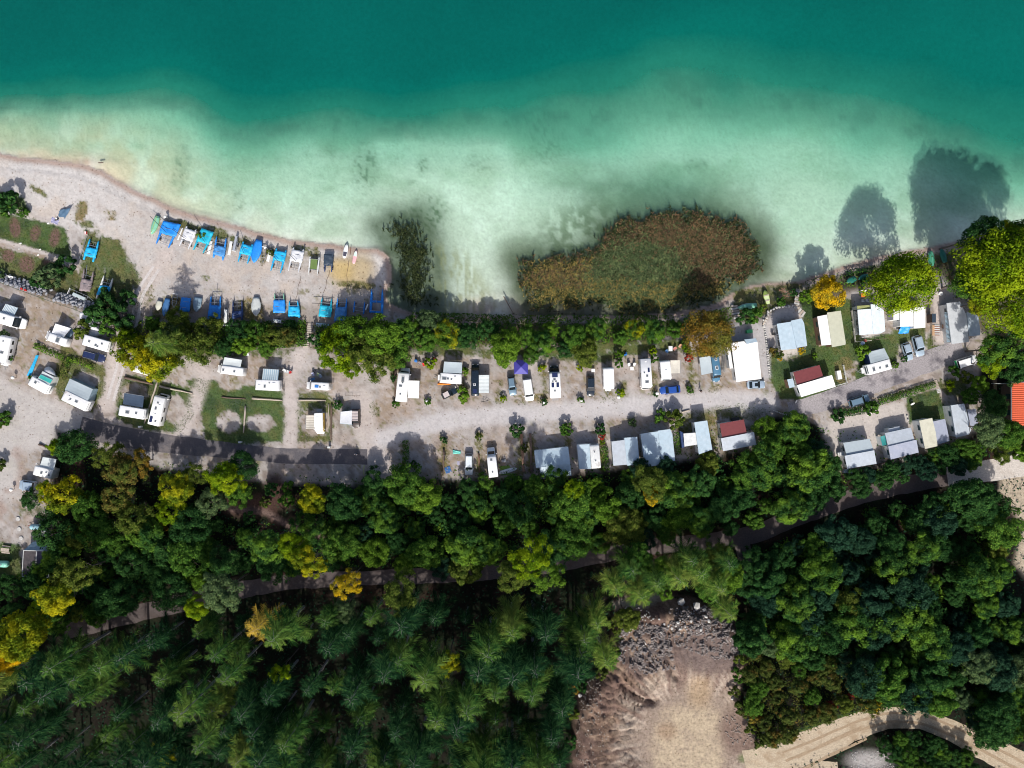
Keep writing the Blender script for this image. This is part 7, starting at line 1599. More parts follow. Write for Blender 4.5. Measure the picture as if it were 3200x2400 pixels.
tree(1583, 1088, 55, 'bright', 'rounded light green tree over the indigo gazebo', 7); tree(1650, 1045, 36, 'mid', 'green tree right of the rounded light green one', 4); tree(1690, 1070, 44, 'tipg', 'dark green tree with bright tips above the big motorhome', 0); tree(1720, 1030, 30, 'bright', 'small bright green tree at the shore', 4); tree(1660, 1110, 28, 'mid', 'low green tree behind the indigo gazebo', 1)
tree(1800, 1050, 44, 'mid', 'green tree behind the reed bed path', 0); tree(1830, 1100, 46, 'olive', 'olive green tree above the black blue estate car', 7); tree(1860, 1030, 36, 'tipg', 'dark tree with light tips beside the reed bed', 1); tree(1770, 1090, 30, 'dark', 'small dark tree left of the olive one', 3)
tree(1985, 1030, 34, 'tipy', 'green and yellow bushy tree on the edge of the big reed bed', 1); tree(2045, 1035, 36, 'tipg', 'bushy green tree left of the rust orange tree', 3); tree(2110, 1030, 30, 'mid', 'small green tree touching the rust orange tree', 2); tree(1940, 1055, 26, 'mid', 'little green tree by the reed path', 2)
tree(2213, 1040, 80, 'rust', 'round rust orange tree behind the steel blue camper', 10)
tree(2578, 912, 60, 'amber', 'amber orange tree on the right lawn shore', 4); tree(2520, 925, 26, 'bright', 'small fresh green tree beside the amber one', 2)
tree(2813, 882, 108, 'ygreen', 'big round yellow green tree between the beach and the L shaped home', 9, hc=9.5, zs=1.1)
tree(3075, 735, 62, 'dark', 'dark topped giant tree at the water on the right', 1, hc=14.0, zs=1.2); tree(3160, 745, 70, 'tipy', 'green tree at the right edge beside the water', 4, hc=13.0); tree(3120, 830, 122, 'ygreen', 'giant yellow green tree at the right shore', 10, hc=14.0, zs=1.1); tree(3190, 950, 112, 'ygreen', 'second giant yellow green tree at the right photo edge', 9, hc=13.0, zs=1.1); tree(3040, 880, 66, 'mid', 'green tree left of the giant pair', 1, hc=10.0); tree(3060, 950, 44, 'gold', 'golden branch tree over the long grey home', 4, hc=9.0); tree(3270, 820, 90, 'tipy', 'green tree mostly outside the right photo edge', 9, hc=13.0)
tree(3120, 1090, 62, 'tipg', 'dark green tree right of the white van', 6, hc=10.0); tree(3090, 1135, 50, 'ygreen', 'yellow green low tree beside the white van', 4, hc=7.0); tree(3170, 1150, 46, 'dark', 'dark tree above the orange tiled roof', 3); tree(3060, 1200, 30, 'bright', 'small bright tree behind the lower right lawn', 2); shrub(2968, 1205, 17, 'ygreen', 'yellow green shrub beside the plank walkway', 1.)
tree(3100, 1260, 44, 'dark', 'dark tree left of the tiled house', 1); tree(3085, 1340, 52, 'sage', 'grey green tree right of the last white home', 7, hc=9.0); tree(3150, 1350, 50, 'mid', 'green tree below the orange tiled roof', 0, hc=9.0); tree(3190, 1400, 44, 'bright', 'bright green tree on the right edge below the tiled house', 2, hc=5.0); tree(3130, 1410, 38, 'olive', 'olive tree at the bend of the pale gravel road', 6); tree(3240, 1330, 40, 'dark', 'dark tree at the right side of the tiled house', 3); tree(3030, 1240, 28, 'mid', 'green bushy tree at the lawn end', 2)
# south edge of the camp
tree(230, 1395, 58, 'dark', 'dark green tree at the junction of yard and asphalt lane', 1, hc=4.0); tree(175, 1395, 30, 'ygreen', 'yellow green tree fringe at the yard edge', 4)
tree(205, 1545, 66, 'gold', 'yellow and green tree over the half hidden van', 5, hc=4.9); tree(150, 1530, 34, 'ygreen', 'yellow leaves tree reaching over the yard', 4, hc=3.6); tree(95, 1560, 30, 'dark', 'small dark tree in front of the half hidden van', 3, hc=2.2); tree(270, 1590, 50, 'mid', 'green tree right of the yellow one by the yard', 0, hc=4.5)
tree(385, 1470, 62, 'russet', 'russet brown tree beside the asphalt lane', 4, hc=5.3); tree(340, 1420, 44, 'olive', 'olive tree above the russet one', 6, hc=4.0); tree(370, 1560, 56, 'russet', 'russet and yellow green tree, lower of two', 5, hc=5.3); tree(425, 1620, 62, 'olive', 'light olive tree below the russet pair', 5, hc=5.3); tree(440, 1445, 40, 'rust', 'rust coloured branchy tree by the lane', 6, hc=4.9)
tree(560, 1530, 60, 'gold', 'golden tree left of the wood path', 4, hc=5.8); tree(540, 1600, 50, 'ygreen', 'yellow green tree below the golden one', 5, hc=4.9); tree(600, 1490, 44, 'olive', 'olive tree between two golden trees', 6, hc=4.5)
tree(700, 1490, 62, 'ygreen', 'yellow topped tall tree below the asphalt lane', 4, hc=5.8); tree(660, 1570, 52, 'sage', 'pale green tree at the start of the wood path', 5, hc=4.9); tree(760, 1460, 48, 'dark', 'dark tree right of the yellow topped one', 1, hc=4.0); tree(740, 1540, 44, 'mid', 'green tree by the red brown clearing', 0, hc=4.0)
tree(980, 1560, 46, 'gold', 'round tree with golden left side right of the clearing', 7, hc=6.2); tree(1080, 1570, 58, 'dark', 'round dark green tree next to the golden sided one', 7, hc=5.6)
tree(1787, 1562, 62, 'mid', 'round green tree below the westmost pale blue home', 7, hc=6.8); tree(1790, 1528, 34, 'ygreen', 'bright yellow green crown top above the round green tree', 1, hc=8.7)
tree(2030, 1500, 62, 'olive', 'olive green tree covering the edge of the largest pale home', 4, hc=7.4); tree(2036, 1551, 27, 'amber', 'small bright yellow tree tip among the olive green', 7, hc=7.4); tree(2000, 1460, 30, 'deep', 'small dark tree at the largest pale home, left', 3, hc=3.1); tree(2080, 1455, 30, 'deep', 'small dark tree at the largest pale home, right', 0, hc=3.1)
tree(1660, 1735, 66, 'ygreen', 'light yellow green tall tree on the forest road', 6, hc=17.0); tree(1610, 1790, 60, 'olive', 'olive tall tree left of the light one on the forest road', 4, hc=15.0); tree(1700, 1800, 56, 'bright', 'bright tall tree right of the forest road bend', 5, hc=15.0)
tree(970, 1755, 50, 'gold', 'gold topped tree above the forest road', 6, hc=13.0); tree(920, 1710, 48, 'ygreen', 'yellow green tree left of the gold topped one', 1, hc=11.0); tree(830, 1700, 60, 'tipg', 'green tree with light tips above the forest road', 4, hc=11.0)
tree(1085, 1825, 46, 'amber', 'amber yellow ragged tree below the forest road', 6, hc=15.0); tree(1075, 1905, 36, 'sage', 'grey green tree under the amber ragged one', 3, hc=10.0)
tree(690, 1850, 62, 'sage', 'pale grey green tree crossing the forest road', 3, hc=14.0); tree(620, 1900, 40, 'ygreen', 'pale yellow green tree at the forest road edge', 0, hc=13.0)
tree(180, 1860, 62, 'gold', 'yellow tree in the wood at the left', 0, hc=13.0); tree(60, 1990, 80, 'gold', 'large yellow tree at the left photo edge', 1, hc=14.0); tree(20, 2060, 56, 'amber', 'orange yellow tree low at the left photo edge', 4, hc=10.0); tree(110, 1930, 50, 'ygreen', 'yellow green tree between the two yellow trees', 5, hc=11.0); tree(240, 1790, 60, 'olive', 'olive tree right of the two bay canopy', 6, hc=12.0)
tree(1250, 1860, 66, 'olive', 'big round olive tree south of the forest road', 4, hc=15.0); tree(1400, 2075, 40, 'gold', 'small golden tree in the dark spruce wood', 6, hc=13.0); tree(510, 2350, 40, 'gold', 'golden tree at the bottom left', 6, hc=12.0); tree(870, 2105, 34, 'ygreen', 'yellow green small tree among the left spruces', 5, hc=13.0)
spruce(790, 1975, .95, 'yellow', 'yellowing larch among dark spruces', var=3); spruce(1600, 1990, 1.08, 'light', 'light green spruce standing free in the middle of the wood', var=2); spruce(1545, 2010, .85, 'mid', 'green spruce left of the free standing one', var=0)
spruce(1900, 2080, .9, 'light', 'light spruce at the left rim of the quarry', var=0); spruce(1830, 2010, 1.0, 'mid', 'mid green spruce just west of the quarry', var=2)
for k, (x, y, s, m) in enumerate(((1870, 1960, .9, 'light'), (1930, 1850, .85, 'light'), (2010, 1870, .8, 'light'), (2060, 1830, .85, 'mid'), (2130, 1820, .9, 'light'), (2200, 1800, .95, 'light'), (2260, 1850, .9, 'light'), (2290, 1930, .85, 'light'), (2170, 1760, .9, 'mid'), (2290, 1770, .9, 'mid'), (1980, 1790, .8, 'mid'))):
    spruce(x, y, s, m, 'light green spruce on the upper quarry rim, %s' % ('lowest on the left side', 'second lowest on the left side', 'above the left half of the rubble', 'fourth from the left', 'middle of the row', 'right of the middle', 'near the right end', 'lowest on the right side', 'behind the middle of the row', 'behind the right end', 'behind the left end')[k], 'spruces on the quarry rim')
for k, (x, y, s) in enumerate(((1960, 1930, 40), (2270, 1800, 50), (2210, 1830, 44), (2140, 1760, 44), (2060, 1770, 44), (1990, 1740, 46), (2250, 1740, 46), (2080, 1850, 30))):
    tree(x, y, s, ('olive', 'bright', 'mid')[k % 3], 'light leafy tree on the upper quarry rim, %s' % ('lowest left one inside the rim', 'right end of the row', 'second from the right', 'middle one by the forest road', 'left of the middle by the forest road', 'leftmost by the forest road', 'rightmost by the forest road', 'small one above the boulders')[k], group='trees on the quarry rim', hc=8)

# ---- the dense stands
ROADS = [([(150, 1990), (360, 1935), (520, 1895), (700, 1850), (900, 1818), (1100, 1808), (1300, 1800), (1500, 1792), (1700, 1770), (1880, 1735), (2060, 1705), (2230, 1690), (2360, 1670), (2500, 1612), (2650, 1560), (2800, 1520), (2960, 1492), (3200, 1452), (3500, 1400)], 46),
         ([(2330, 2395), (2450, 2365), (2560, 2320), (2680, 2268), (2780, 2240), (2880, 2245), (2980, 2285), (3080, 2335), (3200, 2400), (3350, 2490)], 58), ([(720, 1590), (860, 1610), (1010, 1680)], 22), ([(820, 1560), (900, 1500)], 40), ([(2680, 2378), (2745, 2385)], 40)]
PLACED = []
def stand(poly, dist, rmin, rmax, pal, fn, n=4000, seed=0, height=9., roadw=1.):
    rnd = random.Random(seed); xs = [p[0] for p in poly]; ys = [p[1] for p in poly]; cnt = 0; px_, py_ = [], []
    cx = np.array([rnd.uniform(min(xs), max(xs)) for _ in range(n)]); cy = np.array([rnd.uniform(min(ys), max(ys)) for _ in range(n)])
    ok = inside(cx, cy, poly)
    k = (CAMH - height) / CAMH; bx = 1600 + (cx - 1600) * k; by = 1200 + (cy - 1200) * k   # foot of the tree
    for pts, w in ROADS:
        ok &= seg_dist(bx, by, pts) > w * roadw * .85; ok &= seg_dist(cx, cy, pts) > w * roadw * .5
    if height > 15: ok &= fbm(cx / 70, cy / 70, 91) > .45
    ok &= ~inside(bx, by, QUARRY); ok &= (~inside(cx, cy, QUARRY)) | (seg_dist(cx, cy, QUARRY, True) < 26)
    for x, y in zip(cx[ok], cy[ok]):
        if all((x - a) ** 2 + (y - b) ** 2 > dist * dist for a, b in PLACED[-700:]):
            PLACED.append((x, y)); r = rnd.uniform(rmin, rmax); fn(x, y, r, rnd.choices([p[0] for p in pal], [p[1] for p in pal])[0]); cnt += 1
    return cnt
REC = [o.location.copy() for o in COL.objects if o.get('category') == 'tree']
for v in REC: PLACED.append((1600 + v.x * PXM * 1.07, 1200 - v.y * PXM * 1.07))
CN = {'dark': 'dark green', 'deep': 'deep blue green', 'mid': 'mid green', 'bright': 'bright green', 'olive': 'olive green', 'sage': 'grey green', 'tipg': 'light tipped dark green', 'tipy': 'yellow tipped green', 'autumn': 'brownish green', 'ygreen': 'yellow green', 'red': 'red', 'light': 'light green'}
LANDM = [('the two bay canopy', 112, 1762), ('the large yellow left edge tree', 60, 1990), ('the yellow tree in the left wood', 180, 1860), ('the yellowing larch', 790, 1975), ('the amber ragged tree', 1085, 1825), ('the pale road crossing tree', 690, 1850),
 ('the gold topped tree', 970, 1755), ('the light tall roadside tree', 1660, 1735), ('the big round olive tree', 1250, 1860), ('the small golden tree', 1400, 2075), ('the golden tree at the bottom left', 510, 2350), ('the free standing light spruce', 1600, 1990),
 ('the dark quarry rubble', 2020, 2030), ('the largest quarry boulder', 2128, 1880), ('the bright red bush', 2590, 2205), ('the vivid green bush', 2880, 2190), ('the box dormer home', 2815, 1385), ('the lowest left shelter', 2685, 1425), ('the cream roofed home', 2900, 1355), ('the lower red roofed home', 2300, 1360),
 ('the largest pale roofed home', 2060, 1400), ('the stained caravan', 1840, 1425), ('the westmost pale blue home', 1725, 1450), ('the lettered paddle board', 1588, 1471), ('the yellow pole', 1138, 1470), ('the round golden sided tree', 980, 1560), ('the golden tree by the wood path', 560, 1530), ('the light olive tree', 425, 1620),
 ('the pale gravel road end', 3180, 1455), ('the pale gravel heap', 2725, 2375), ('the forest road fork', 2320, 1700), ('the left quarry rim', 1800, 2200), ('the bottom edge middle', 1300, 2390), ('the bottom left photo corner', 20, 2390), ('the track at the right edge', 3190, 2380)]
_RK = {}
def lab_for(m, kind, x, y):
    L = min(LANDM, key=lambda l: (l[1] - x) ** 2 + (l[2] - y) ** 2); dx, dy = x - L[1], y - L[2]
    d = ('above' if dy < 0 else 'below') if abs(dy) > 2.2 * abs(dx) else (('left of' if dx < 0 else 'right of') if abs(dx) > 2.2 * abs(dy) else ('%s and %s' % ('above' if dy < 0 else 'below', 'left of' if dx < 0 else 'right of')))
    return '%s %s %s %s' % (CN[m], kind, d, L[0]), math.hypot(dx, dy)
def stander(where, kind='broadleaf', hf=1.35):
    def f(x, y, r, m):
        l, dist = lab_for(m, 'spruce' if kind == 'spruce' else 'tree', x, y)
        if kind == 'spruce': T = spruce(x, y, r, m, l, 'spruces of the ' + where)
        else: T = tree(x, y, r, m, l, group='trees of the ' + where, hc=r / PXM * hf)
        _RK.setdefault(l, []).append((dist, T.o))
    return f
nA = stand([(60, 1830), (160, 1740), (170, 1560), (330, 1640), (500, 1650), (640, 1640), (900, 1650), (1180, 1500), (1650, 1500), (1900, 1480), (2060, 1460), (2380, 1420), (2390, 1330), (2440, 1310), (2560, 1400), (2620, 1500), (2560, 1590), (2330, 1670), (2050, 1690), (1750, 1750), (1300, 1790), (900, 1800), (500, 1880), (230, 1960)], 58, 26, 68, [('dark', 4), ('deep', 1.5), ('tipg', 3.5), ('mid', 3), ('bright', 1.2), ('olive', .8)], stander('wood between camp and forest road', hf=.95), seed=1, height=7)
nB = stand([(2640, 1490), (2800, 1450), (3000, 1380), (3070, 1390), (3080, 1450), (2950, 1465), (2800, 1495), (2680, 1530)], 38, 24, 36, [('dark', 4), ('deep', 2), ('mid', 2), ('tipg', 1)], stander('strip behind the lower right homes'), seed=2, height=5)
FADE = 1
nC = stand([(2330, 1760), (2440, 1690), (2700, 1600), (2900, 1540), (3040, 1545), (3095, 1585), (3135, 1650), (3105, 1760), (3140, 1860), (3260, 1960), (3300, 2330), (3180, 2330), (3050, 2260), (2920, 2190), (2740, 2190), (2700, 2100), (2560, 2080), (2420, 2030), (2330, 2000)], 58, 28, 72, [('dark', 5), ('deep', 4), ('tipg', 3), ('mid', .6), ('sage', 1.4), ('olive', .3)], stander('thicket right of the quarry'), seed=3, height=6)
nD = stand([(2340, 2010), (2560, 2060), (2760, 2120), (2900, 2180), (2780, 2200), (2600, 2230), (2440, 2310), (2380, 2300), (2330, 2180)], 50, 26, 38, [('autumn', 5), ('olive', 2), ('mid', 1)], stander('low autumn scrub above the dirt track', hf=1.1), seed=4, height=2)
nE = stand([(2740, 2300), (2830, 2285), (2920, 2295), (3010, 2345), (3060, 2420), (2830, 2420)], 36, 26, 34, [('dark', 2), ('mid', 2), ('tipg', 1)], stander('island of scrub inside the track bend', hf=1.2), seed=5, height=2)
nS = stand([(-150, 2550), (-150, 2080), (60, 2090), (230, 2010), (520, 1960), (760, 1900), (1150, 1870), (1500, 1870), (1800, 1830), (1960, 1790), (1960, 1900), (1890, 2000), (1860, 2090), (1760, 2180), (1750, 2550)], 66, .5, 1.28, [('dark', 5), ('mid', 4), ('light', .9)], stander('spruce wood', 'spruce'), seed=6, height=19)
nF = stand([(-150, 2500), (-150, 2080), (60, 2090), (230, 2010), (520, 1940), (760, 1880), (1150, 1850), (1500, 1850), (1900, 1800), (1890, 2000), (1860, 2090), (1780, 2180), (1770, 2500)], 120, 30, 46, [('deep', 6), ('dark', 3), ('sage', .8), ('mid', .3)], stander('undergrowth below the spruces', hf=.85), seed=7, height=3)
nG = stand([(-100, 1810), (60, 1830), (160, 1900), (200, 1970), (100, 2060), (-100, 2080)], 50, 30, 44, [('dark', 3), ('deep', 2), ('mid', 1)], stander('left edge wood'), seed=8, height=7)
for l, v in _RK.items():
    v.sort(key=lambda q: q[0])
    if len(v) > 1:
        for k, (d_, o) in enumerate(v): o['label'] = l + ', ' + (('nearest', 'second nearest', 'third nearest', 'fourth nearest', 'fifth nearest', 'sixth nearest', 'seventh nearest', 'eighth nearest', 'ninth nearest', 'tenth nearest', 'eleventh nearest', 'twelfth nearest', 'thirteenth nearest') + ('farthest',) * 30)[k]
print('STANDS', nA, nB, nC, nD, nE, nS, nF, nG)
for x, y, r, m, l in ((2590, 2205, 22, 'red', 'bright red bush above the dirt track'), (2655, 2175, 15, 'red', 'small red bush right of the bright red one'), (2530, 2220, 22, 'rust', 'rusty brown bush above the dirt track'), (2730, 2200, 26, 'amber', 'yellow bush at the bend of the dirt track'), (2360, 2240, 24, 'rust', 'rust brown bush at the right rim of the quarry'), (2880, 2190, 30, 'bright', 'vivid green bush above the dirt track bend'), (1795, 2150, 22, 'rust', 'red brown bush at the left rim of the quarry'), (500, 1650, 24, 'rust', 'faded brown bush in the wood clearing')):
    shrub(x, y, r, m, l, .9)
for x, y, r, m, l in ((850, 1530, 24, 'dark', 'dark bush at the top of the wood clearing'), (900, 1560, 28, 'mid', 'green bush on the right side of the wood clearing'), (830, 1570, 18, 'autumn', 'brownish bush in the middle of the wood clearing'), (780, 1620, 22, 'dark', 'dark bush below the clearing path'), (900, 1520, 20, 'mid', 'green bush at the upper right of the wood clearing')): shrub(x, y, r, m, l, 1.)
for k, (x, y, r, m) in enumerate(((2322, 1960, 22, 'mid'), (2318, 2010, 26, 'dark'), (2312, 2060, 20, 'olive'), (2310, 2110, 26, 'mid'), (2296, 2160, 20, 'autumn'), (2318, 2215, 26, 'autumn'), (2345, 2275, 20, 'olive'), (2372, 2315, 22, 'autumn'), (1925, 1960, 24, 'olive'), (1918, 2040, 24, 'mid'), (1880, 2105, 20, 'autumn'), (1820, 2145, 20, 'dark'), (1788, 2230, 22, 'olive'), (1782, 2320, 24, 'dark'))):
    shrub(x, y, r, m, '%s bush on the %s quarry rim, %s from the top' % (CN[m], 'right' if k < 8 else 'left', ('first', 'second', 'third', 'fourth', 'fifth', 'sixth', 'seventh', 'eighth')[k if k < 8 else k - 8]), 1.0)
# ---- shrubs and hedges of the camp
S_ = [(30, 632, 42, 'dark', 'dark round bush on the beach at the far left'), (0, 650, 34, 'mid', 'green bush cut by the left edge on the beach'), (75, 665, 18, 'mid', 'small green bush below the dark round one'), (160, 865, 46, 'sage', 'grey green bush between tent lawn and rock wall'), (205, 835, 36, 'dark', 'dark bush left of the brown catamaran'), (120, 880, 26, 'dark', 'dark low bush above the rock wall'),
      (5, 855, 16, 'sage', 'small grey bush on the left edge above the rock wall'), (340, 950, 44, 'dark', 'dark green bush below the small cyan catamaran'), (380, 985, 46, 'dark', 'large dark bush beside the beach track'), (345, 1020, 34, 'mid', 'green bush over the white tarps'), (260, 1030, 30, 'olive', 'olive bush left of the white tarps'), (300, 985, 36, 'dark', 'dark bush above the white tarps'), (400, 930, 28, 'dark', 'dark bush on the curve of the beach track'), (400, 1030, 20, 'mid', 'small bush at the fork of the beach track'),
      (15, 1050, 20, 'sage', 'grey green bush between two motorhomes at the left edge'), (25, 1112, 20, 'mid', 'green bush beside the half cut caravan'), (100, 1183, 12, 'mid', 'small green bush beside the ball lamp at the access road'), (15, 1305, 26, 'mid', 'green bush at the left edge of the access road'), (0, 1320, 20, 'olive', 'olive bush at the left edge of the access road'), (0, 1450, 22, 'autumn', 'brownish bush on the left edge of the yard'),
      (1056, 1265, 16, 'dark', 'dark bush above the side tent'), (1447, 1234, 25, 'bright', 'round bright bush hiding the nose of the black car'), (1452, 1160, 14, 'bright', 'small green bush right of the grey awning caravan'), (1345, 1135, 22, 'ygreen', 'yellow green bush beside the red post box'), (1230, 1183, 11, 'dark', 'little dark bush on the fence log'), (1236, 1262, 13, 'mid', 'green bush at the lower end of the fence log'), (1337, 1255, 12, 'mid', 'green tuft around the left ball lamp'),
      (1572, 1246, 12, 'ygreen', 'yellowish bush below the grey minivan'), (1700, 1256, 12, 'dark', 'dark tuft left of the black cab motorhome'), (1815, 1250, 12, 'mid', 'tuft left of the black blue estate'), (1938, 1228, 16, 'ygreen', 'yellow bush beside the plain white caravan'), (1693, 1150, 14, 'ygreen', 'yellow green bush right of the turquoise ball'), (1813, 1150, 12, 'ygreen', 'yellow green bush at the tip of the olive tree'), (2050, 1232, 10, 'dark', 'small dark tuft left of the blue hatchback'), (2155, 1218, 13, 'mid', 'green bush on the gravel road edge'), (2106, 1308, 32, 'olive', 'broad feathery bush south of the gravel road'), (2060, 1300, 22, 'mid', 'low green bush south of the gravel road'),
      (1387, 1375, 13, 'dark', 'oval dark bush at the top of the dark timber'), (1496, 1365, 13, 'autumn', 'red and green bush between two south pitches'), (1613, 1345, 25, 'dark', 'round dark bush at the head of the path timbers'), (1769, 1343, 22, 'mid', 'green bush above the westmost pale blue home'), (1876, 1343, 20, 'dark', 'dark green bush above the stained caravan'), (1880, 1364, 13, 'red', 'dark red bush above the stained caravan'), (1882, 1383, 9, 'ygreen', 'tiny bright yellow bush by the stained caravan'), (1976, 1320, 15, 'sage', 'grassy tuft above the adjoining roofs'), (1640, 1400, 14, 'autumn', 'brownish tuft between the path timbers'), (1292, 1450, 14, 'dark', 'dark bush right of the planted strip'),
      (2424, 1103, 22, 'autumn', 'brown green round bush on the terrace corner'), (2438, 1122, 8, 'amber', 'tiny orange flower bush on the terrace corner'), (2505, 1098, 12, 'amber', 'orange flower bush below the pale blue home'), (2545, 1113, 11, 'bright', 'small round bush in the shade of the red and white home'), (2692, 1098, 26, 'bright', 'bright green bush left of the grey tent awning'), (2797, 1140, 12, 'bright', 'small green bush at the caravan end by the asphalt road'), (2440, 944, 16, 'mid', 'green bush between the lime boat and the steps'), (2480, 915, 14, 'dark', 'dark bush right of the brushwood pile'), (2330, 990, 30, 'dark', 'dark ground bush below the light green boat'), (2360, 985, 26, 'mid', 'green ground bush below the light green boat'), (2385, 960, 14, 'olive', 'small bush by the lime boat'), (2700, 880, 14, 'dark', 'dark bush behind the dark green boats'), (2280, 1035, 10, 'mid', 'tiny bush beside the big white roofed home'), (2825, 1120, 12, 'dark', 'small bush beside the footpath at the silver cars'), (2820, 1025, 12, 'dark', 'dark small bush beside the bright blue tarp'),
      (2620, 1300, 24, 'dark', 'dark bush at the left end of the low hedge'), (2720, 1275, 24, 'mid', 'green bush below the grey blue estate car'), (2480, 1340, 30, 'mid', 'bright green bush at the corner of the dark wood'), (2440, 1350, 34, 'tipg', 'light tipped bush where the gravel road meets the wood'), (2980, 1160, 20, 'mid', 'green bush below the white van'), (3020, 1180, 22, 'olive', 'olive bush at the end of the pale paving'),
      (560, 1010, 10, 'mid', ''), (630, 735, 14, 'mid', 'weedy tuft between the front row catamarans'), (845, 790, 12, 'olive', 'weedy tuft beside the board with red marks'), (478, 1010, 16, 'olive', 'olive bush behind the cream rowing boat')]
for x, y, r, m, l in S_:
    if l: shrub(x, y, r, m, l, 1.0)
for x, y, m, l in ((1934, 1108, 'bright', 'upper ball of the tall hedge bush right of the plain caravan'), (1934, 1135, 'mid', 'lower ball of the tall hedge bush right of the plain caravan'), (2040, 1096, 'ygreen', 'yellow green columnar bush right of the rounded motorhome'), (2043, 1122, 'mid', 'green columnar bush right of the rounded motorhome'), (2140, 1070, 'mid', 'green top of the bush row left of the rust orange tree'), (2145, 1092, 'ygreen', 'yellow green bush in the row left of the rust orange tree'), (2150, 1116, 'red', 'red leaved bush in the row left of the rust orange tree')):
    shrub(x, y, 15, m, l, 1.6)
hedge('low hedge between the camper van and the gravel with windbreak', [(112, 1078), (150, 1098), (205, 1118)], 20, .9, 'bright'); hedge('hedge along the drive below the navy estate car', [(215, 1120), (250, 1130), (300, 1150)], 18, .8, 'bright'); hedge('upright brown green hedge between the teal awning and the large caravan', [(213, 1128), (205, 1155), (195, 1185)], 24, 1.1, 'autumn'); hedge('green hedge running down from the drive hedge', [(222, 1122), (212, 1145)], 18, 1., 'mid')
hedge('planted strip of low bushes at the west end of the south pitches', [(1268, 1375), (1270, 1400), (1268, 1430), (1269, 1462)], 20, .9, 'mid'); hedge('tall narrow hedge between the stained caravan and adjoining roofs', [(1884, 1395), (1890, 1430), (1892, 1470)], 24, 1.3, 'mid'); hedge('narrow hedge right of the largest pale roofed home', [(2112, 1350), (2112, 1380), (2118, 1420)], 22, 1.2, 'mid')
hedge('long low clipped hedge along the asphalt road', [(2742, 1256), (2800, 1238), (2860, 1218), (2918, 1200)], 22, .9, 'mid', 34); hedge('low bushy hedge around the gravel pitch beside the estate car', [(2600, 1290), (2650, 1288), (2700, 1280), (2740, 1262)], 26, .9, 'dark', 30); hedge('thin flower hedge on the lower edge of the bushy one', [(2645, 1292), (2690, 1283)], 8, .5, 'ygreen')
hedge('hedge on the shore below the dark green boats', [(2640, 856), (2690, 845), (2730, 838)], 18, .9, 'dark')

# ---- reeds, grass, undergrowth: nobody could count them
def stuff(nm, V, F, m, label=None):
    me = fast_mesh(nm, V, F); 
    for x in (m if isinstance(m, list) else [m]): me.materials.append(x)
    o = bpy.data.objects.new(nm, me); COL.objects.link(o); o['kind'] = 'stuff'
    if label: o['label'] = label
    return o
def scatter(polys, n, seed, excl=()):
    rs = np.random.RandomState(seed); out = []
    for P, dens in polys:
        xs = [p[0] for p in P]; ys = [p[1] for p in P]; k = int(n * dens); x = rs.uniform(min(xs), max(xs), k); y = rs.uniform(min(ys), max(ys), k); o = inside(x, y, P); out.append(np.stack([x[o], y[o]], 1))
    return np.concatenate(out), rs
def height_many(px, py):
    X = (px - 1600) / PXM; Y = (1200 - py) / PXM; z = land_level(px, py); k = (CAMH - z) / CAMH
    return X * k, Y * k, z
RD = {'reed_brown': leaf_mat('brown_reed', (.09, .07, .045), (.21, .145, .085)), 'reed_green': leaf_mat('green_reed', (.075, .12, .055), (.20, .25, .12)), 'reed_ochre': leaf_mat('ochre_reed', (.17, .15, .05), (.36, .28, .10)), 'reed_dark': leaf_mat('dark_reed', (.035, .052, .022), (.10, .115, .05)), 'reed_fringe': leaf_mat('green_fringe_reed', (.04, .065, .03), (.12, .15, .07))}
def reeds(nm, poly, n, seed, m, pred, lab, edge=85):
    pts, rs = scatter([(poly, 1)], n, seed); x, y = pts[:, 0], pts[:, 1]; d = seg_dist(x, y, poly, True)
    keep = (rs.rand(len(x)) ** .6 < sm(-5, edge, d + 60 * (fbm(x / 34, y / 34, 61) - .5))) & pred(x, y, rs) ; x, y = x[keep], y[keep]
    X = (x - 1600) / PXM * (CAMH - WATER_Z) / CAMH; Y = (1200 - y) / PXM * (CAMH - WATER_Z) / CAMH; nb = len(X); Vs = []
    for k in range(3):
        a = rs.uniform(0, 6.28, nb); h = rs.uniform(.35, 1.0, nb); ln = rs.uniform(.25, .75, nb); w = rs.uniform(.05, .11, nb)
        b0 = np.stack([X - np.sin(a) * w, Y + np.cos(a) * w, np.full(nb, WATER_Z - .3)], 1) + np.stack([np.cos(a), np.sin(a), np.zeros(nb)], 1) * .1
        b1 = b0 + np.stack([np.sin(a) * 2 * w, -np.cos(a) * 2 * w, np.zeros(nb)], 1); top = np.stack([X + np.cos(a) * ln, Y + np.sin(a) * ln, WATER_Z + h * .9], 1)
        up_ = np.array([0, 0, 1.0]) * (h * .95 + .25)[:, None]; m0 = b0 + up_; m1 = b1 + up_
        Vs.append(np.stack([b0, b1, m1, m0], 1)); Vs.append(np.stack([m0, m1, top + np.array((0, 0, .0)), top - np.stack([np.sin(a) * w, -np.cos(a) * w, np.zeros(nb)], 1)], 1))
    V = np.concatenate(Vs).reshape(-1, 3); return stuff(nm, V, np.arange(len(V)).reshape(-1, 4), m, lab)
fz = lambda x, y: fbm(x / 40, y / 40, 62)
inner = lambda x, y: ell(x, y, 1990 + 0 * x, 870 + 0 * y, 165, 115, 0, .25)
reeds('reed_bed', REED_B, 21000, 1, RD['reed_brown'], lambda x, y, r: (r.rand(len(x)) > inner(x, y) * .9) & (y < 900 + 60 * (fz(x, y) - .5)), 'reddish brown outer arc of the big reed bed')
reeds('reed_bed', REED_B, 21000, 2, RD['reed_green'], lambda x, y, r: r.rand(len(x)) < np.clip(inner(x, y) + .18, 0, 1), 'grey green heart of the big reed bed')
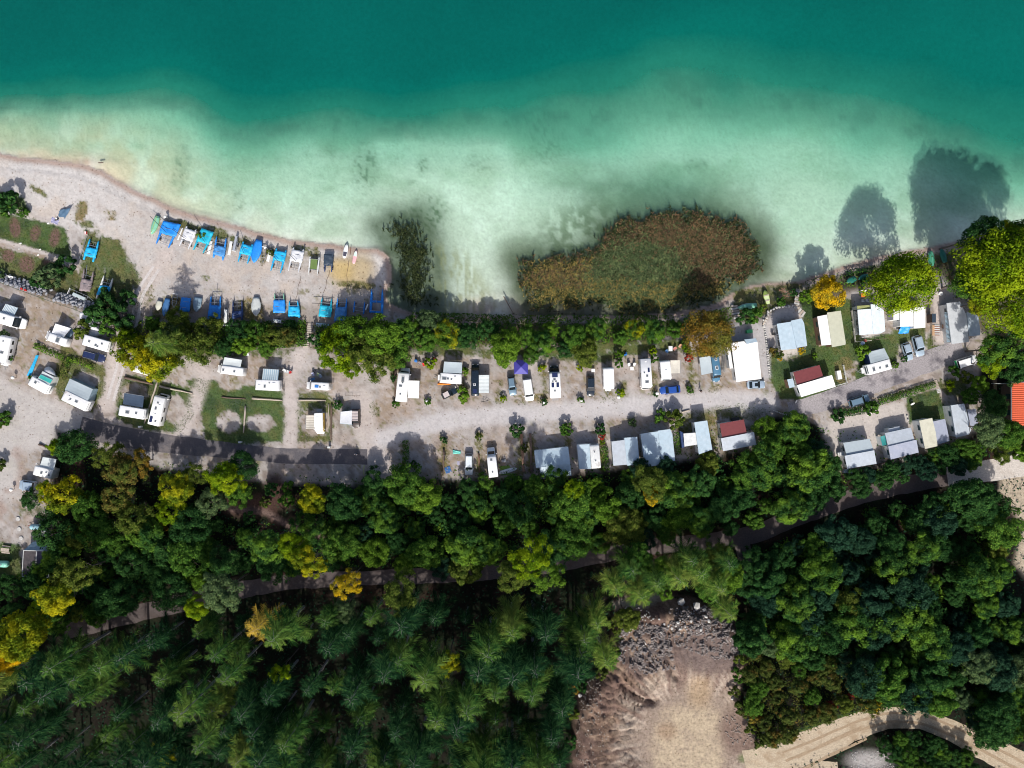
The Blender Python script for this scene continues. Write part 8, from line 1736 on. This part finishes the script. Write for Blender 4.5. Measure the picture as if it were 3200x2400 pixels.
reeds('reed_bed', REED_B, 17000, 3, RD['reed_ochre'], lambda x, y, r: ((y > 880 + 60 * (fz(x, y) - .5)) | ((x < 1850) & (y > 800))) & (r.rand(len(x)) < .8), 'ochre reeds on the landward side of the big bed')
reeds('reed_bed', REED_A, 4600, 4, RD['reed_dark'], lambda x, y, r: r.rand(len(x)) < .9, 'dark narrow reed bed beside the sand spit', 100)
reeds('reed_bed', REED_B, 9000, 5, RD['reed_dark'], lambda x, y, r: r.rand(len(x)) < .6, 'dark reeds mixed through the big bed', 40)
def grow(P, k):
    c = (sum(p[0] for p in P) / len(P), sum(p[1] for p in P) / len(P)); return [(c[0] + (p[0] - c[0]) * (1 + k / abs(p[0] - c[0] + 1e-6) if abs(p[0] - c[0]) > 60 else 1), c[1] + (p[1] - c[1]) * (1 + k / abs(p[1] - c[1]) if abs(p[1] - c[1]) > 30 else 1)) for p in P]
# low growth on the forest floor and on the bank
def cover(nm, polys, n, seed, m, hmax, ls, lab, excl=True, minroad=30):
    pts, rs = scatter(polys, n, seed); x, y = pts[:, 0], pts[:, 1]; ok = fbm(x / 22, y / 22, 63 + seed) > .40
    if excl:
        for P, w in ROADS: ok &= seg_dist(x, y, P) > min(w, minroad + 8)
        ok &= ~inside(x, y, QUARRY)
    x, y = x[ok], y[ok]; X, Y, z = height_many(x, y); n_ = len(X); hh = hmax * rs.rand(n_) * fbm(x / 12, y / 12, 64) * 1.6
    cs = np.stack([X, Y, z + .08 + hh], 1); ns = unit(rs.normal(size=(n_, 3)) * .5 + np.array((0, 0, 1)))
    V, F = leaf_cloud(cs, ns, ls, rs); return stuff(nm, V, F, m, lab)
def thicket(nm, poly, n, seed, m, lab, rmin=1.1, rmax=2.4, hz=.8):
    pts, rs = scatter([(poly, 1)], n, seed); x, y = pts[:, 0], pts[:, 1]; ok = np.ones(len(x), bool)
    for P, w in ROADS: ok &= seg_dist(x, y, P) > w * .95
    ok &= ~inside(x, y, QUARRY); x, y = x[ok], y[ok]; X, Y, z = height_many(x, y); cs = []; ns = []
    for a, b, c in zip(X, Y, z):
        R = rs.uniform(rmin, rmax); k = int(70 * R); q = unit(rs.normal(size=(k, 3)) + np.array((0, 0, .7))); lob = 1 + .35 * np.sin(q[:, :1] * 5 + a) * np.cos(q[:, 1:2] * 5 + b)
        cs.append(np.array((a, b, c + R * hz)) + q * R * lob * rs.uniform(.65, 1.05, (k, 1)) * np.array((1, 1, .75))); ns.append(unit(q + rs.normal(size=(k, 3)) * .45))
    V, F = leaf_cloud(np.concatenate(cs), np.concatenate(ns), .27, rs); return stuff(nm, V, F, m, lab)
AW = [(175, 1600), (330, 1640), (640, 1640), (900, 1650), (1180, 1510), (1650, 1510), (1900, 1485), (2060, 1465), (2390, 1420), (2400, 1320), (2440, 1310), (2560, 1400), (2620, 1500), (2560, 1590), (2330, 1670), (2050, 1690), (1750, 1750), (1300, 1790), (900, 1800), (500, 1880), (230, 1960), (60, 1830)]
CW = [(2330, 1760), (2440, 1690), (2700, 1600), (2900, 1540), (3040, 1545), (3095, 1585), (3135, 1650), (3105, 1760), (3140, 1860), (3260, 1960), (3300, 2330), (3180, 2330), (3050, 2260), (2920, 2190), (2740, 2190), (2700, 2100), (2560, 2080), (2420, 2030), (2330, 2000)]
thicket('thicket', AW, 520, 11, LM['dark'], 'dark shrubs filling the wood between camp and forest road'); thicket('thicket', AW, 200, 12, LM['tipg'], 'lighter shrubs in the wood between camp and forest road')
thicket('thicket', CW, 420, 13, LM['tipg'], 'light tipped shrubs filling the thicket right of the quarry'); thicket('thicket', CW, 240, 14, LM['dark'], 'dark shrubs filling the thicket right of the quarry')
BELT = [([(380, 1000), (560, 1010), (960, 1000), (960, 1080), (700, 1105), (420, 1120)], .6), ([(985, 1015), (1250, 1010), (1290, 975), (1640, 985), (2150, 985), (2280, 960), (2285, 1005), (2180, 1040), (1900, 1075), (1300, 1090), (1000, 1090)], 1.), ([(2500, 880), (2960, 780), (3200, 725), (3500, 660), (3400, 1100), (3080, 1060), (2990, 940), (2920, 850), (2700, 895), (2520, 915)], .6)]
cover('undergrowth', [(FOREST, 1)], 60000, 1, LM['deep'], 1.1, .26, 'dark low growth covering the forest floor'); cover('undergrowth', [([(200, 1420), (1200, 1500), (2400, 1320), (3100, 1380), (2900, 1500), (2300, 1680), (1500, 1780), (900, 1800), (230, 1960), (100, 1800)], 1)], 16000, 2, LM['mid'], 1.3, .22, 'green low growth in the wood above the forest road')
cover('bank_undergrowth', BELT, 15000, 3, LM['mid'], 1.2, .20, 'green undergrowth on the bank between camp and beach', False); cover('bank_undergrowth', BELT, 9000, 4, LM['olive'], 1.0, .18, 'olive undergrowth on the bank between camp and beach', False)
cover('scrub', [([(2330, 2180), (2340, 2010), (2700, 2090), (2900, 2190), (2780, 2212), (2600, 2245), (2440, 2325), (2370, 2330)], 1)], 9000, 6, LM['autumn'], 1.4, .2, 'brown green scrub above the dirt track', True, 20)
# grass and weeds on lawns and between the pitches, where the ground is green
sel = np.where((grass_m > .35) & (fm < .3))[0]; rs = np.random.RandomState(9); pick = sel[rs.randint(0, len(sel), 42000)]
X = gx[pick] + rs.uniform(-.22, .22, len(pick)); Y = gy[pick] + rs.uniform(-.22, .22, len(pick)); Zp = Z[pick]; a = rs.uniform(0, 6.28, len(pick)); w = rs.uniform(.03, .08, len(pick)); h = rs.uniform(.06, .22, len(pick)); l = rs.uniform(.05, .2, len(pick))
b0 = np.stack([X - np.sin(a) * w, Y + np.cos(a) * w, Zp], 1); b1 = np.stack([X + np.sin(a) * w, Y - np.cos(a) * w, Zp], 1); t_ = np.stack([X + np.cos(a) * l, Y + np.sin(a) * l, Zp + h], 1)
GRM = leaf_mat('grass_blades', (.05, .11, .02), (.14, .19, .045)); V = np.stack([b0, b1, t_], 1).reshape(-1, 3); stuff('grass', V, np.arange(len(V)).reshape(-1, 3), GRM, 'grass and weeds on lawns and pitch edges')
# loose stones: gravel in the quarry and on the beach, larger rocks of the spoil heap singly
def rocks(nm, polys, n, seed, smin, smax, m, lab, lift=0.):
    pts, rs = scatter(polys, n, seed); x, y = pts[:, 0], pts[:, 1]; ok = fbm(x / 14, y / 14, 80 + seed) > .46; x, y = x[ok], y[ok]; Vs = []; Fs = []; base = [np.array([v.co[:] for v in me.vertices]) for me in STM]; fcs = np.array([p.vertices[:] for p in STM[0].polygons])
    for i, (a, b) in enumerate(zip(x, y)):
        q = at(a, b); s = rs.uniform(smin, smax); an = rs.rand() * 6.28; c, s_ = math.cos(an), math.sin(an); v = base[i % 6] * s; v = np.stack([v[:, 0] * c - v[:, 1] * s_, v[:, 0] * s_ + v[:, 1] * c, v[:, 2]], 1) + np.array(q[:]) + np.array((0, 0, s * .15)); Fs.append(fcs + len(Vs) * 12); Vs.append(v)
    stuff(nm, np.concatenate(Vs), np.concatenate(Fs), m, lab)
DARKROCK = mat('dark_quarry_rock', (.17, .15, .145), .9, var=.4, vscale=1.2); 
rocks('quarry_rubble', [([(1935, 1960), (2010, 1950), (2090, 1960), (2110, 2090), (2000, 2110), (1930, 2060)], 1), ([(2090, 1900), (2200, 1890), (2310, 1950), (2320, 2060), (2230, 2060), (2100, 2010)], .8)], 4200, 1, .18, .62, DARKROCK, 'dark broken rock of the quarry heap')
rocks('quarry_rubble', [([(1800, 2150), (1870, 2110), (1900, 2300), (1860, 2400), (1800, 2400)], 1), ([(2240, 2240), (2330, 2200), (2360, 2330), (2290, 2330)], .7)], 700, 2, .15, .42, mat('brown_grey_rubble', (.28, .24, .21), .9, var=.3), 'grey rubble along the quarry rims')
rr_ = random.Random(5)
WR = [(2128, 1880), (2176, 1893), (1958, 1936), (1972, 1962), (2190, 1900), (2200, 1905), (2100, 1962), (2112, 1955), (2125, 1965), (2096, 1945), (2180, 1955), (2190, 1968), (2160, 1940), (2288, 2182), (1838, 2282), (1806, 2160), (1812, 2172), (2140, 1958), (2088, 1955), (2060, 1935), (2205, 1925), (2215, 1940), (2172, 1960), (2150, 1925), (2235, 1945), (1950, 1985), (2075, 1950), (2118, 1945)]
for k, (x, y) in enumerate(WR):
    o = bpy.data.objects.new('boulder', random.choice(STM)); COL.objects.link(o); q = at(x, y); s = rr_.uniform(.5, 1.15) if k not in (0, 1) else 2.3; o.location = q + Vector((0, 0, s * .12)); o.scale = (s, s * .8, s); o.rotation_euler = (0, 0, rr_.uniform(0, 6)); o.material_slots[0].link = 'OBJECT'; o.material_slots[0].material = STONEW
    tag(o, ('%s pale boulder, %s of the quarry rubble, rank %s from the top' % ('larger' if s > .85 else 'smaller', 'left' if x < 2050 else ('right' if x > 2180 else 'middle'), ('one two three four five six seven eight nine ten eleven twelve thirteen fourteen fifteen sixteen seventeen eighteen nineteen twenty twenty-one twenty-two twenty-three twenty-four twenty-five twenty-six twenty-seven twenty-eight'.split())[sorted(range(len(WR)), key=lambda i: WR[i][1]).index(k)])) if k > 1 else ('largest white boulder at the top of the quarry' if k == 0 else 'second large white boulder near the quarry top'), 'boulder', None)
rocks('pale_rubble', [([(1935, 1890), (2010, 1900), (2100, 1950), (2200, 1890), (2320, 1960), (2310, 2010), (2200, 1990), (2100, 1990), (1940, 2050)], 1)], 700, 5, .12, .42, STONEW, 'pale broken stones strewn over the quarry heap')
rocks('gravel_heap', [([(2660, 2350), (2760, 2345), (2800, 2400), (2660, 2420)], 1)], 500, 3, .12, .3, STONEW, 'pale gravel heap inside the track bend')
